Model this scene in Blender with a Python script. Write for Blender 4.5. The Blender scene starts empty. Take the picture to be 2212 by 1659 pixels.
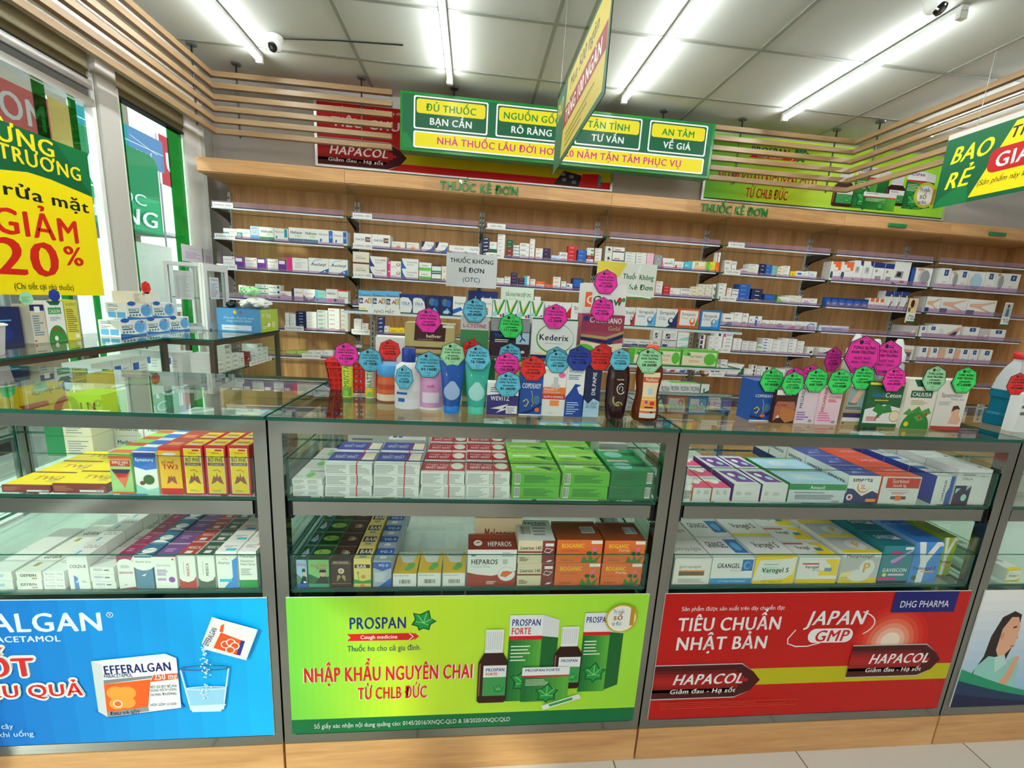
import bpy, math, random, unicodedata
from mathutils import Vector, Matrix
random.seed(7)
SC = bpy.context.scene
COL = SC.collection
# ------------------------------------------------------------------ camera
IW, IH, FPX = 2212.0, 1659.0, 907.19
YAW, PITCH, ROLL, CAMH = 0.101420, -0.191663, 0.059730, 1.35
_fw = Vector((math.sin(YAW)*math.cos(PITCH), math.cos(YAW)*math.cos(PITCH), math.sin(PITCH)))
_r0 = Vector((math.cos(YAW), -math.sin(YAW), 0))
_u0 = _r0.cross(_fw)
_r = _r0*math.cos(ROLL) + _u0*math.sin(ROLL)
_u = _u0*math.cos(ROLL) - _r0*math.sin(ROLL)
CAM = Vector((0, 0, CAMH))
cd = bpy.data.cameras.new('camera'); cd.sensor_fit = 'HORIZONTAL'; cd.sensor_width = 36.0
cd.lens = FPX/IW*36.0; cd.clip_start = 0.02; cd.clip_end = 200
cam = bpy.data.objects.new('camera', cd); COL.objects.link(cam)
cam.matrix_world = Matrix(((_r.x, _u.x, -_fw.x, 0), (_r.y, _u.y, -_fw.y, 0), (_r.z, _u.z, -_fw.z, CAMH), (0, 0, 0, 1)))
SC.camera = cam
# ------------------------------------------------------------------ exposure, sky, sun
SC.view_settings.view_transform = 'Standard'; SC.view_settings.look = 'None'
SC.view_settings.exposure = 0.95; SC.view_settings.gamma = 1.0; SC.view_settings.use_curve_mapping = False
SC.cycles.transparent_max_bounces = 40
SC.cycles.max_bounces = 10
SC.cycles.sample_clamp_indirect = 6.0
W = bpy.data.worlds.new('sky'); SC.world = W; W.use_nodes = True
_n = W.node_tree.nodes; _bg = _n['Background']
_sky = _n.new('ShaderNodeTexSky'); _sky.sky_type = 'PREETHAM'; _sky.sun_direction = (-0.45, -0.55, 0.7); _sky.turbidity = 4
_mx = _n.new('ShaderNodeMix'); _mx.data_type = 'RGBA'; _mx.inputs[0].default_value = 0.75
W.node_tree.links.new(_sky.outputs[0], _mx.inputs[6]); _mx.inputs[7].default_value = (0.92, 0.97, 1.0, 1)
W.node_tree.links.new(_mx.outputs[2], _bg.inputs[0]); _bg.inputs[1].default_value = 1.15
sd = bpy.data.lights.new('sun', 'SUN'); sd.energy = 1.6; sd.angle = 0.03; sd.color = (1, 0.93, 0.82)
sun = bpy.data.objects.new('sun', sd); COL.objects.link(sun)
sun.rotation_euler = Vector((0.66, 0.62, -0.62)).to_track_quat('-Z', 'Y').to_euler()
TUBE_L = 27.0
# ------------------------------------------------------------------ pixel -> point on a real plane (2212 x 1659 frame)
def _ray(x, y): return _r*((x-IW/2)/FPX) - _u*((y-IH/2)/FPX) + _fw
def onY(x, y, Y): d = _ray(x, y); return CAM + d*(Y/d.y)
def onX(x, y, X): d = _ray(x, y); return CAM + d*(X/d.x)
def onZ(x, y, Z): d = _ray(x, y); return CAM + d*((Z-CAMH)/d.z)
ZM = {'A': (400, 320, 4.366), 'B': (560, 500, 4.096), 'C': (1000, 500, 4.148), 'D': (1340, 440, 4.254), 'E': (1740, 460, 4.686),
      'F': (1400, 700, 5.027), 'G': (1780, 680, 5.12), 'H': (0, 880, 3.687), 'I': (560, 880, 3.95), 'J': (1000, 880, 3.95),
      'K': (1440, 900, 4.148), 'M': (1780, 900, 4.148), 'N': (0, 460, 3.456), 'P': (740, 580, 8.295), 'Q': (940, 580, 6.144), 'R': (1400, 640, 6.9125), '1': (0, 0, 1)}
def zp(k, x, y): a, b, s = ZM[k]; return a+x/s, b+y/s
# ------------------------------------------------------------------ colours
PAL = dict(w=(236,237,233), w2=(222,224,222), k=(30,30,34), gy=(150,152,155), lg=(196,198,199), dgy=(90,92,96), r=(200,30,36), dr=(140,28,34), mar=(104,28,34), or_=(236,106,40), lor=(245,150,70),
  y=(246,214,30), ly=(244,232,150), cr=(238,228,200), g=(40,150,70), dg=(14,96,58), lgn=(130,205,90), lime=(178,206,60), vg=(96,190,60), b=(30,92,180), db=(22,44,120), nv=(22,34,84), lb=(96,176,226), pb=(176,212,234), cy=(60,190,216),
  tl=(20,140,150), dtl=(18,100,116), p=(104,40,140), dp=(56,34,74), lp=(190,160,210), pk=(240,110,170), mg=(222,30,130), lpk=(246,196,216), br=(120,70,40), dbr=(62,34,28), tan=(206,160,116), sk=(224,176,146), gold=(176,160,100), slate=(72,120,150), peach=(246,200,150), vio=(140,90,170), mint=(150,214,200), blk=(14,14,16))
def lin(c):
    if isinstance(c, str): c = eval(c) if c[0] == '(' else PAL[c]
    return tuple(((v/255/12.92) if v/255 <= .04045 else ((v/255+.055)/1.055)**2.4) for v in c) + (1.0,)
# ------------------------------------------------------------------ materials
MATS = {}
def nmat(name):
    m = bpy.data.materials.new(name); m.use_nodes = True; MATS[name] = m
    nt = m.node_tree; return m, nt, nt.nodes, nt.links, nt.nodes['Principled BSDF']
def colmat(name, rough=.45, metal=0., spec=.5, noise=0.):
    m, nt, N, L, P = nmat(name)
    a = N.new('ShaderNodeVertexColor'); a.layer_name = 'Col'
    if noise:
        t = N.new('ShaderNodeTexNoise'); t.inputs['Scale'].default_value = 30
        tc = N.new('ShaderNodeTexCoord'); L.new(tc.outputs['Object'], t.inputs['Vector'])
        mp = N.new('ShaderNodeMapRange'); L.new(t.outputs[0], mp.inputs[0]); mp.inputs[3].default_value = rough-noise; mp.inputs[4].default_value = rough+noise
        L.new(mp.outputs[0], P.inputs['Roughness'])
    else: P.inputs['Roughness'].default_value = rough
    L.new(a.outputs[0], P.inputs['Base Color'])
    P.inputs['Metallic'].default_value = metal; P.inputs['Specular IOR Level'].default_value = spec
    return m
colmat('print', .42, noise=.08); colmat('vinyl', .5, spec=.22, noise=.05); colmat('plastic', .28); colmat('matte', .7); colmat('gloss', .08); colmat('dark_metal', .4, .4); colmat('paper', .6)
def wood(name, base, dark, axis, scale=1.0):
    m, nt, N, L, P = nmat(name)
    tc = N.new('ShaderNodeTexCoord'); mp = N.new('ShaderNodeMapping'); L.new(tc.outputs['Object'], mp.inputs[0])
    s = {'x': (1.2, 14, 14), 'y': (14, 1.2, 14), 'z': (14, 14, 1.2)}[axis]
    mp.inputs['Scale'].default_value = tuple(v*scale for v in s)
    w = N.new('ShaderNodeTexNoise'); w.inputs['Scale'].default_value = 1.3; w.inputs['Detail'].default_value = 5; w.inputs['Distortion'].default_value = .8; L.new(mp.outputs[0], w.inputs['Vector'])
    mp2 = N.new('ShaderNodeMapping'); L.new(tc.outputs['Object'], mp2.inputs[0]); mp2.inputs['Scale'].default_value = tuple(v*scale*5 for v in s)
    f = N.new('ShaderNodeTexNoise'); f.inputs['Scale'].default_value = 2; f.inputs['Detail'].default_value = 3; L.new(mp2.outputs[0], f.inputs['Vector'])
    ad = N.new('ShaderNodeMath'); ad.operation = 'MULTIPLY_ADD'; L.new(f.outputs[0], ad.inputs[0]); ad.inputs[1].default_value = .45; L.new(w.outputs[0], ad.inputs[2])
    r = N.new('ShaderNodeValToRGB'); e = r.color_ramp.elements
    e[0].position = .5; e[0].color = lin(dark); e[1].position = .95; e[1].color = lin(base); L.new(ad.outputs[0], r.inputs[0])
    L.new(r.outputs[0], P.inputs['Base Color']); P.inputs['Roughness'].default_value = .42
    b = N.new('ShaderNodeBump'); b.inputs['Strength'].default_value = .06; L.new(ad.outputs[0], b.inputs['Height']); L.new(b.outputs[0], P.inputs['Normal'])
    return m
wood('wood_x', (212,164,110), (182,134,82), 'x'); wood('wood_z', (210,160,106), (174,124,74), 'z')
wood('slat_x', (160,132,94), (130,102,68), 'x'); wood('slat_y', (160,132,94), (130,102,68), 'y'); wood('kick_wood', (226,176,116), (196,140,84), 'x')
def steel(name, base=(136,135,130), rough=.13, axis=(1, 60, 60)):
    m, nt, N, L, P = nmat(name)
    tc = N.new('ShaderNodeTexCoord'); mp = N.new('ShaderNodeMapping'); L.new(tc.outputs['Object'], mp.inputs[0]); mp.inputs['Scale'].default_value = axis
    t = N.new('ShaderNodeTexNoise'); t.inputs['Scale'].default_value = 4; t.inputs['Detail'].default_value = 3; L.new(mp.outputs[0], t.inputs['Vector'])
    mr = N.new('ShaderNodeMapRange'); L.new(t.outputs[0], mr.inputs[0]); mr.inputs[3].default_value = rough*.6; mr.inputs[4].default_value = rough*1.5
    L.new(mr.outputs[0], P.inputs['Roughness']); P.inputs['Base Color'].default_value = lin(base); P.inputs['Metallic'].default_value = 1.0
    b = N.new('ShaderNodeBump'); b.inputs['Strength'].default_value = .04; L.new(t.outputs[0], b.inputs['Height']); L.new(b.outputs[0], P.inputs['Normal'])
    return m
steel('steel'); steel('upright_steel', (150,146,136), .32, (30, 30, 3)); steel('aluminium', (226,228,226), .38)
def glass(name, tint=(244,252,249), k=1.0, ior=1.45):
    m, nt, N, L, P = nmat(name); N.remove(P)
    t = N.new('ShaderNodeBsdfTransparent'); t.inputs[0].default_value = lin(tint)
    g = N.new('ShaderNodeBsdfGlossy'); g.inputs['Roughness'].default_value = .003; g.inputs[0].default_value = (k, k, k, 1)
    f = N.new('ShaderNodeFresnel'); f.inputs[0].default_value = ior
    ge = N.new('ShaderNodeNewGeometry'); iv = N.new('ShaderNodeMath'); iv.operation = 'SUBTRACT'; iv.inputs[0].default_value = 1; L.new(ge.outputs['Backfacing'], iv.inputs[1])   # only the entry face mirrors
    ml = N.new('ShaderNodeMath'); ml.operation = 'MULTIPLY'; L.new(f.outputs[0], ml.inputs[0]); L.new(iv.outputs[0], ml.inputs[1])
    mx = N.new('ShaderNodeMixShader'); L.new(ml.outputs[0], mx.inputs[0]); L.new(t.outputs[0], mx.inputs[1]); L.new(g.outputs[0], mx.inputs[2])
    L.new(mx.outputs[0], N['Material Output'].inputs[0]); return m
glass('glass', (250,254,252)); glass('window_glass', (240,250,246), .8); glass('acrylic', (248,248,248), .9); glass('green_film', (96,186,120), .6); glass('top_glass', (245,252,249), 1.0, 1.5)
glass('sheer', (222,224,206), .6)
def edgeglass():
    m, nt, N, L, P = nmat('glass_edge')
    P.inputs['Base Color'].default_value = lin((28,104,88)); P.inputs['Roughness'].default_value = .08
    t = N.new('ShaderNodeBsdfTransparent'); t.inputs[0].default_value = lin((60,150,128))
    mx = N.new('ShaderNodeMixShader'); mx.inputs[0].default_value = .6; L.new(t.outputs[0], mx.inputs[1]); L.new(P.outputs[0], mx.inputs[2]); L.new(mx.outputs[0], N['Material Output'].inputs[0])
edgeglass()
def strip():
    m, nt, N, L, P = nmat('ticket_strip'); P.inputs['Base Color'].default_value = lin((228,212,232)); P.inputs['Roughness'].default_value = .2
    t = N.new('ShaderNodeBsdfTransparent'); t.inputs[0].default_value = lin((240,226,238)); mx = N.new('ShaderNodeMixShader'); mx.inputs[0].default_value = .14
    L.new(t.outputs[0], mx.inputs[1]); L.new(P.outputs[0], mx.inputs[2]); L.new(mx.outputs[0], N['Material Output'].inputs[0])
strip()
def emis(name, strength, col=None):
    m, nt, N, L, P = nmat(name)
    P.inputs['Emission Strength'].default_value = strength
    if col: P.inputs['Emission Color'].default_value = lin(col); P.inputs['Base Color'].default_value = lin(col)
    else:
        a = N.new('ShaderNodeVertexColor'); a.layer_name = 'Col'; L.new(a.outputs[0], P.inputs['Emission Color']); P.inputs['Base Color'].default_value = (.02, .02, .02, 1); P.inputs['Specular IOR Level'].default_value = .08
    P.inputs['Roughness'].default_value = .3; return m
emis('tube_light', TUBE_L, (250,255,255)); emis('lightbox', .5); emis('lightbox_glow', .58)
def liquid(name, tint, rough=.03):
    m, nt, N, L, P = nmat(name)
    P.inputs['Base Color'].default_value = lin(tint); P.inputs['Roughness'].default_value = rough
    t = N.new('ShaderNodeBsdfTransparent'); t.inputs[0].default_value = lin(tint)
    mx = N.new('ShaderNodeMixShader'); mx.inputs[0].default_value = .55; L.new(t.outputs[0], mx.inputs[1]); L.new(P.outputs[0], mx.inputs[2]); L.new(mx.outputs[0], N['Material Output'].inputs[0])
liquid('amber_liquid', (128,52,16)); liquid('teal_liquid', (20,140,170)); liquid('clear_plastic', (232,238,240)); liquid('bag_film', (226,232,226), .2)
def flat(name, c, rough=.7, bump=0., bscale=60.):
    m, nt, N, L, P = nmat(name)
    t = N.new('ShaderNodeTexNoise'); t.inputs['Scale'].default_value = bscale; tc = N.new('ShaderNodeTexCoord'); L.new(tc.outputs['Object'], t.inputs['Vector'])
    mx = N.new('ShaderNodeMix'); mx.data_type = 'RGBA'; L.new(t.outputs[0], mx.inputs[0])
    a = lin(c); mx.inputs[6].default_value = tuple(v*.94 for v in a[:3])+(1,); mx.inputs[7].default_value = tuple(min(1, v*1.05) for v in a[:3])+(1,)
    L.new(mx.outputs[2], P.inputs['Base Color']); P.inputs['Roughness'].default_value = rough
    if bump:
        b = N.new('ShaderNodeBump'); b.inputs['Strength'].default_value = bump; L.new(t.outputs[0], b.inputs['Height']); L.new(b.outputs[0], P.inputs['Normal'])
    return m
flat('wall_paint', (206,205,200)); flat('ceiling_board', (188,191,184), .8, .03, 200); flat('grid_bar', (136,140,130), .5); flat('pavement', (140,134,126), .9, .3, 8); flat('wall_grey', (178,173,167))
flat('post_paint', (196,192,184), .35); flat('white_paint', (236,236,232), .35); flat('olive_film', (118,106,74), .5); flat('far_building', (150,138,122), .9, .2, 3); flat('white_board', (232,234,232), .4)
def tiles():
    m, nt, N, L, P = nmat('floor_tile')
    tc = N.new('ShaderNodeTexCoord'); mp = N.new('ShaderNodeMapping'); L.new(tc.outputs['Object'], mp.inputs[0]); mp.inputs['Location'].default_value = (.12, .12, 0)
    b = N.new('ShaderNodeTexBrick'); b.offset = 0; b.inputs['Scale'].default_value = 1; b.inputs['Brick Width'].default_value = .6; b.inputs['Row Height'].default_value = .6; b.inputs['Mortar Size'].default_value = .0025
    b.inputs['Color1'].default_value = lin((206,200,190)); b.inputs['Color2'].default_value = lin((210,205,196)); b.inputs['Mortar'].default_value = lin((120,112,100)); L.new(mp.outputs[0], b.inputs['Vector'])
    L.new(b.outputs[0], P.inputs['Base Color']); P.inputs['Roughness'].default_value = .25
tiles()
# ------------------------------------------------------------------ mesh builder
class MB:
    def __init__(s): s.v = []; s.f = []; s.c = []; s.m = []; s.mats = []; s.sm = []
    def mi(s, mat):
        if mat not in s.mats: s.mats.append(mat)
        return s.mats.index(mat)
    def add(s, vs, fs, col, mat='print', smooth=False):
        o = len(s.v); s.v += [tuple(p) for p in vs]; k = s.mi(mat); c = lin(col)
        for f in fs: s.f.append(tuple(i+o for i in f)); s.c.append(c); s.m.append(k); s.sm.append(smooth)
    def box(s, x0, x1, y0, y1, z0, z1, col='w', mat='print', edge=None):
        vs = [(x, y, z) for z in (z0, z1) for y in (y0, y1) for x in (x0, x1)]
        F = [(0, 2, 3, 1), (4, 5, 7, 6), (0, 1, 5, 4), (2, 6, 7, 3), (0, 4, 6, 2), (1, 3, 7, 5)]
        if edge is None: s.add(vs, F, col, mat)
        else:   # edge = thin axis: its two faces get mat, the rest glass_edge
            big = {'z': (0, 1), 'y': (2, 3), 'x': (4, 5)}[edge]
            s.add(vs, [F[i] for i in big], col, mat); s.add(vs, [F[i] for i in range(6) if i not in big], col, 'glass_edge')
    def bbox(s, x0, x1, y0, y1, z0, z1, b, col='w', mat='print'):   # chamfered box
        def ring(z, i): return [(x0+i, y0+b, z) if 0 else p for p in [(x0+b+i, y0+i, z), (x1-b-i, y0+i, z), (x1-i, y0+b+i, z), (x1-i, y1-b-i, z), (x1-b-i, y1-i, z), (x0+b+i, y1-i, z), (x0+i, y1-b-i, z), (x0+i, y0+b+i, z)]]
        s.loft([ring(z0, b), ring(z0+b, 0), ring(z1-b, 0), ring(z1, b)], col, mat)
    def loft(s, rings, col='w', mat='print', cap=True, smooth=False, closed=True):
        n = len(rings[0]); vs = [p for r in rings for p in r]; fs = []
        for i in range(len(rings)-1):
            for j in range(n if closed else n-1):
                k = (j+1) % n; fs.append((i*n+j, i*n+k, (i+1)*n+k, (i+1)*n+j))
        s.add(vs, fs, col, mat, smooth)
        if cap: s.add(vs, [tuple(range(n-1, -1, -1)), tuple(range((len(rings)-1)*n, len(rings)*n))], col, mat)
    def lathe(s, prof, col='w', mat='plastic', n=24, cx=0, cy=0, sx=1, sy=1, cap=True):
        s.loft([[(cx+r*sx*math.cos(2*math.pi*j/n), cy+r*sy*math.sin(2*math.pi*j/n), z) for j in range(n)] for r, z in prof], col, mat, cap, True)
    def tube(s, pts, r, col='k', mat='plastic', n=8):
        pts = [Vector(p) for p in pts]; rings = []
        for i, p in enumerate(pts):
            d = (pts[min(i+1, len(pts)-1)]-pts[max(i-1, 0)]).normalized()
            a = d.cross(Vector((0, 0, 1)) if abs(d.z) < .9 else Vector((1, 0, 0))).normalized(); b = d.cross(a)
            rings.append([tuple(p+a*r*math.cos(2*math.pi*j/n)+b*r*math.sin(2*math.pi*j/n)) for j in range(n)])
        s.loft(rings, col, mat, True, True)
    def mesh(s, name):
        me = bpy.data.meshes.new(name); me.from_pydata(s.v, [], s.f)
        for m in s.mats: me.materials.append(MATS[m])
        me.polygons.foreach_set('material_index', s.m); me.polygons.foreach_set('use_smooth', s.sm)
        ca = me.color_attributes.new('Col', 'FLOAT_COLOR', 'CORNER'); buf = []
        for f, c in zip(s.f, s.c): buf.extend(c*len(f))
        ca.data.foreach_set('color', buf); me.update(); return me
    def build(s, name, parent=None, loc=(0, 0, 0), rz=0.):
        o = bpy.data.objects.new(name, s.mesh(name)); COL.objects.link(o); o.location = loc; o.rotation_euler = (0, 0, rz)
        if parent: o.parent = parent
        return o
def tag(o, label=None, cat=None, group=None, kind=None):
    if label: o['label'] = label
    if cat: o['category'] = cat
    if group: o['group'] = group
    if kind: o['kind'] = kind
    return o
def thing(name, label, cat, loc=(0, 0, 0), rz=0., group=None):
    o = bpy.data.objects.new(name, None); COL.objects.link(o); o.location = loc; o.rotation_euler = (0, 0, rz); o.empty_display_size = .05
    return tag(o, label, cat, group)
def struct(name, mb): return tag(mb.build(name), kind='structure')
# ------------------------------------------------------------------ lettering: glyph outlines of the built-in font, cached before the scene fills
GL = {}
def make_glyphs():
    base = 'AĂÂBCDĐEÊFGHIJKLMNOÔƠPQRSTUƯVWXYZ'; low = base.lower()
    marks = ''
    for ch in 'AĂÂEÊIOÔƠUƯY':
            for mk in '\u0300\u0301\u0303\u0309\u0323': marks += unicodedata.normalize('NFC', ch+mk) + unicodedata.normalize('NFC', (ch+mk)).lower()
    chars = base+low+marks+'0123456789.,-–/&()%®+:\'°'
    cu = bpy.data.curves.new('glyph', 'FONT'); cu.resolution_u = 3
    o = bpy.data.objects.new('glyph', cu); COL.objects.link(o); vl = bpy.context.view_layer
    def ev(body):
        cu.body = body; vl.update(); dg = bpy.context.evaluated_depsgraph_get()
        me = bpy.data.meshes.new_from_object(o.evaluated_get(dg)); vs = [(v.co.x, v.co.y, 0) for v in me.vertices]; fs = [tuple(p.vertices) for p in me.polygons]
        bpy.data.meshes.remove(me); return vs, fs
    w = lambda b: max(p[0] for p in ev(b)[0])
    hh = w('HH')
    for ch in chars:
        try: vs, fs = ev(ch); GL[ch, 0] = (vs, fs, w('H'+ch+'H')-hh)
        except Exception: continue
        nf = unicodedata.normalize('NFD', ch)
        if '\u031b' in nf and nf[0] in 'oO':   # o with horn: plain o (and its accent) plus a drawn hook
            vs, fs = ev(unicodedata.normalize('NFC', nf.replace('\u031b', ''))); v0, _f = ev(nf[0]); X = max(p[0] for p in v0); Y = max(p[1] for p in v0); n0 = len(vs); k = Y/.72
            vs = list(vs)+[(X+a*k, Y+b*k, 0) for a, b in ((-.13, -.13), (-.02, -.07), (.02, .06), (.1, .06), (.1, -.05), (.04, -.15), (-.07, -.2))]; fs = list(fs)+[tuple(range(n0, n0+7))]; GL[ch, 0] = (vs, fs, w('H'+nf[0]+'H')-hh+.06*k)
        B = []; F = []; n = len(vs)   # heavier weight: the outline laid down four times, a hair apart
        for i, (dx, dy) in enumerate(((.0, -.01), (.05, .012), (.025, 0))): B += [(x+dx, y+dy, i) for x, y, k in vs]; F += [tuple(q+i*n for q in f) for f in fs]
        GL[ch, 1] = (B, F, GL[ch, 0][2]+.05)
    bpy.data.objects.remove(o); bpy.data.curves.remove(cu)
make_glyphs()
def text_geo(t, bold=0):
    x = 0; vs = []; fs = []
    for ch in t:
        g = GL.get((ch, bold))
        if ch == ' ' or g is None: x += .3; continue
        o = len(vs); vs += [(px+x, py, pk) for px, py, pk in g[0]]; fs += [tuple(i+o for i in f) for f in g[1]]; x += g[2]
    return vs, fs, x
class CV:   # a flat printed face: origin + U, V directions, every mark a hair above the last
    def __init__(s, mb, o, U, V, w=1., h=1., mat='print', eps=.00004):
        s.mb = mb; s.o = Vector(o); s.U = Vector(U); s.V = Vector(V); s.N = s.U.cross(s.V).normalized(); s.L = 0; s.w = w; s.h = h; s.mat = mat; s.eps = eps
    def pt(s, u, v): return s.o + s.U*(u*s.w) + s.V*(v*s.h) + s.N*(s.L*s.eps)
    def poly(s, pts, col, mat=None): s.L += 1; s.mb.add([s.pt(*p) for p in pts], [tuple(range(len(pts)))], col, mat or s.mat)
    def rect(s, u0, v0, u1, v1, col, mat=None): s.poly([(u0, v0), (u1, v0), (u1, v1), (u0, v1)], col, mat)
    def ell(s, cx, cy, rx, ry, col, n=28, a0=0, a1=360, mat=None): s.poly([(cx+rx*math.cos(math.radians(a0+(a1-a0)*i/n)), cy+ry*math.sin(math.radians(a0+(a1-a0)*i/n))) for i in range(n + (0 if a1-a0 == 360 else 1))], col, mat)
    def rrect(s, u0, v0, u1, v1, r, col, mat=None):
        rv = r*s.w/s.h; P = []
        for cx, cy, a in ((u1-r, v1-rv, 0), (u0+r, v1-rv, 90), (u0+r, v0+rv, 180), (u1-r, v0+rv, 270)):
            for k in range(6): t = math.radians(a+18*k); P.append((cx+r*math.cos(t), cy+rv*math.sin(t)))
        s.poly(P, col, mat)
    def line(s, pts, wd, col, mat=None):   # polyline of width wd (fraction of width)
        s.L += 1
        P = [Vector((u*s.w, v*s.h)) for u, v in pts]; wd *= s.w; lo = []; hi = []
        for i, p in enumerate(P):
            d = (P[min(i+1, len(P)-1)]-P[max(i-1, 0)]); d = d.normalized() if d.length > 0 else Vector((1, 0)); n = Vector((-d.y, d.x))*wd/2
            lo.append(p-n); hi.append(p+n)
        q = lambda p: s.o+s.U*p.x+s.V*p.y+s.N*(s.L*s.eps)
        n = len(P); s.mb.add([q(p) for p in lo+hi], [(i, i+1, n+i+1, n+i) for i in range(n-1)], col, mat or s.mat)
    def text(s, t, u, v, h, col, w=None, bold=0, shear=0., align='l', rot=0., mat=None, maxw=None, out=None):
        """h: letter height as a fraction of the face height; w: fit to this width; maxw: shrink if wider."""
        vs, fs, adv = text_geo(t, bold)
        if not vs: return
        if out: s.text(t, u, v, h, out[0], w, bold+0, shear, align, rot, mat, maxw); 
        k = h*s.h/.72; kx = k; tw = adv*k
        if w: kx = w*s.w/adv
        elif maxw and tw > maxw*s.w: kx = maxw*s.w/adv
        off = {'l': 0, 'c': -adv*kx/2, 'r': -adv*kx}[align]; s.L += 1
        ca, sa = math.cos(math.radians(rot)), math.sin(math.radians(rot)); U0, V0 = u*s.w, v*s.h; P = []
        for x, y, l in vs:
            a = x*kx+off+shear*y*k; b = y*k; P.append(s.o+s.U*(U0+a*ca-b*sa)+s.V*(V0+a*sa+b*ca)+s.N*((s.L+l)*s.eps))
        s.L += 2*bold
        s.mb.add(P, fs, col, mat or s.mat)
    def fine(s, u0, v0, u1, v1, n, col, fill=.45):   # rows of small print
        dv = (v1-v0)/n
        for i in range(n):
            a = u1-(u1-u0)*random.random()*.45; y = v1-(i+1)*dv; s.L += 0 if i else 1
            s.mb.add([s.pt(u0, y), s.pt(a, y), s.pt(a, y+dv*fill), s.pt(u0, y+dv*fill)], [(0, 1, 2, 3)], col, s.mat)
    def bars(s, u0, v0, u1, v1):
        s.rect(u0, v0, u1, v1, 'w'); s.L += 1; x = u0+.04*(u1-u0)
        while x < u1-.05*(u1-u0):
            b = (u1-u0)*random.choice((.015, .03, .045)); s.mb.add([s.pt(x, v0+.1*(v1-v0)), s.pt(x+b, v0+.1*(v1-v0)), s.pt(x+b, v1-.05*(v1-v0)), s.pt(x, v1-.05*(v1-v0))], [(0, 1, 2, 3)], 'k', s.mat); x += b+(u1-u0)*random.choice((.02, .03))
    def curvefill(s, fn, u0, u1, vb, col, n=20):   # area between v=fn(u) and v=vb
        s.poly([(u0, vb), (u1, vb)]+[(u1+(u0-u1)*i/n, fn(u1+(u0-u1)*i/n)) for i in range(n+1)], col)
    def op(s, t):   # one-letter mini language used by the carton styles
        a = t.split(); k = a[0]; f = [None]+[float(x) if x.lstrip('-').replace('.', '', 1).isdigit() else x for x in a[1:]]
        if k == 'R': s.rect(f[1], f[2], f[3], f[4], f[5])
        elif k == 'T': s.text(a[1].replace('_', ' '), f[2], f[3], f[4], f[5], maxw=f[6] if len(f) > 6 else .92-f[2], bold=0)
        elif k == 'B': s.text(a[1].replace('_', ' '), f[2], f[3], f[4], f[5], maxw=f[6] if len(f) > 6 else .92-f[2], bold=1)
        elif k == 'W': s.text(a[1].replace('_', ' '), f[2], f[3], f[4]*s.w/s.h, f[5], bold=1, rot=90)
        elif k == 'E': s.ell(f[1], f[2], f[3], f[4], f[5])
        elif k == 'P': s.poly([tuple(map(float, q.split(','))) for q in a[1:-1]], a[-1])
        elif k == 'H': s.ell(f[1], f[2], f[3], f[4], f[5], 20, 0, 180)
        elif k == 'S': s.line([tuple(map(float, q.split(','))) for q in a[1:-2]], float(a[-2]), a[-1])
        elif k == 'L': s.fine(f[1], f[2], f[3], f[4], int(f[5]), f[6])
        elif k == 'C': s.bars(f[1], f[2], f[3], f[4])
    def ops(s, t):
        for o in t.split('|'):
            if o.strip(): s.op(o.strip())
def ordn(i): return ('first second third fourth fifth sixth seventh eighth ninth tenth eleventh twelfth thirteenth fourteenth fifteenth sixteenth seventeenth eighteenth nineteenth twentieth'.split()+['%dth' % k for k in range(21, 60)])[i]
# ================================================================== room shell
CH = 2.885; XL, XR, YB, YF = -2.05, 5.4, 3.76, -4.6
m = MB(); m.box(XL-.3, XR+.2, YF-.2, YB+.2, -.12, 0, 'w', 'floor_tile'); struct('floor', m)
m = MB(); m.box(XL-.3, XR+.2, YF-.2, YB+.2, CH, CH+.12, 'w', 'ceiling_board'); struct('ceiling', m)
m = MB()
for k in range(-3, 6): x = .395+1.22*k; m.box(x-.012, x+.012, YF, YB, CH-.004, CH+.001, 'w', 'grid_bar')
for k in range(0, 14): y = 3.262-.61*k; m.box(XL, XR, y-.012, y+.012, CH-.0045, CH+.001, 'w', 'grid_bar')
struct('trim_1', m)
m = MB(); m.box(XL-.2, XR+.2, YB, YB+.15, 0, CH, 'w', 'wall_grey'); struct('wall_back', m)
m = MB(); m.box(XR, XR+.15, YF, YB, 0, CH, 'w', 'wall_paint'); struct('wall_right', m)
m = MB(); m.box(XL-.15, XR+.15, YF-.15, YF, 2.4, CH, 'w', 'wall_paint'); m.box(XL-.15, XR+.15, YF-.15, YF, 1.3, 2.4, 'w', 'wall_grey'); m.box(XL-.15, XR+.15, YF-.15, YF, 0, 1.3, 'w', 'wood_z'); struct('wall_front', m)
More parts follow.
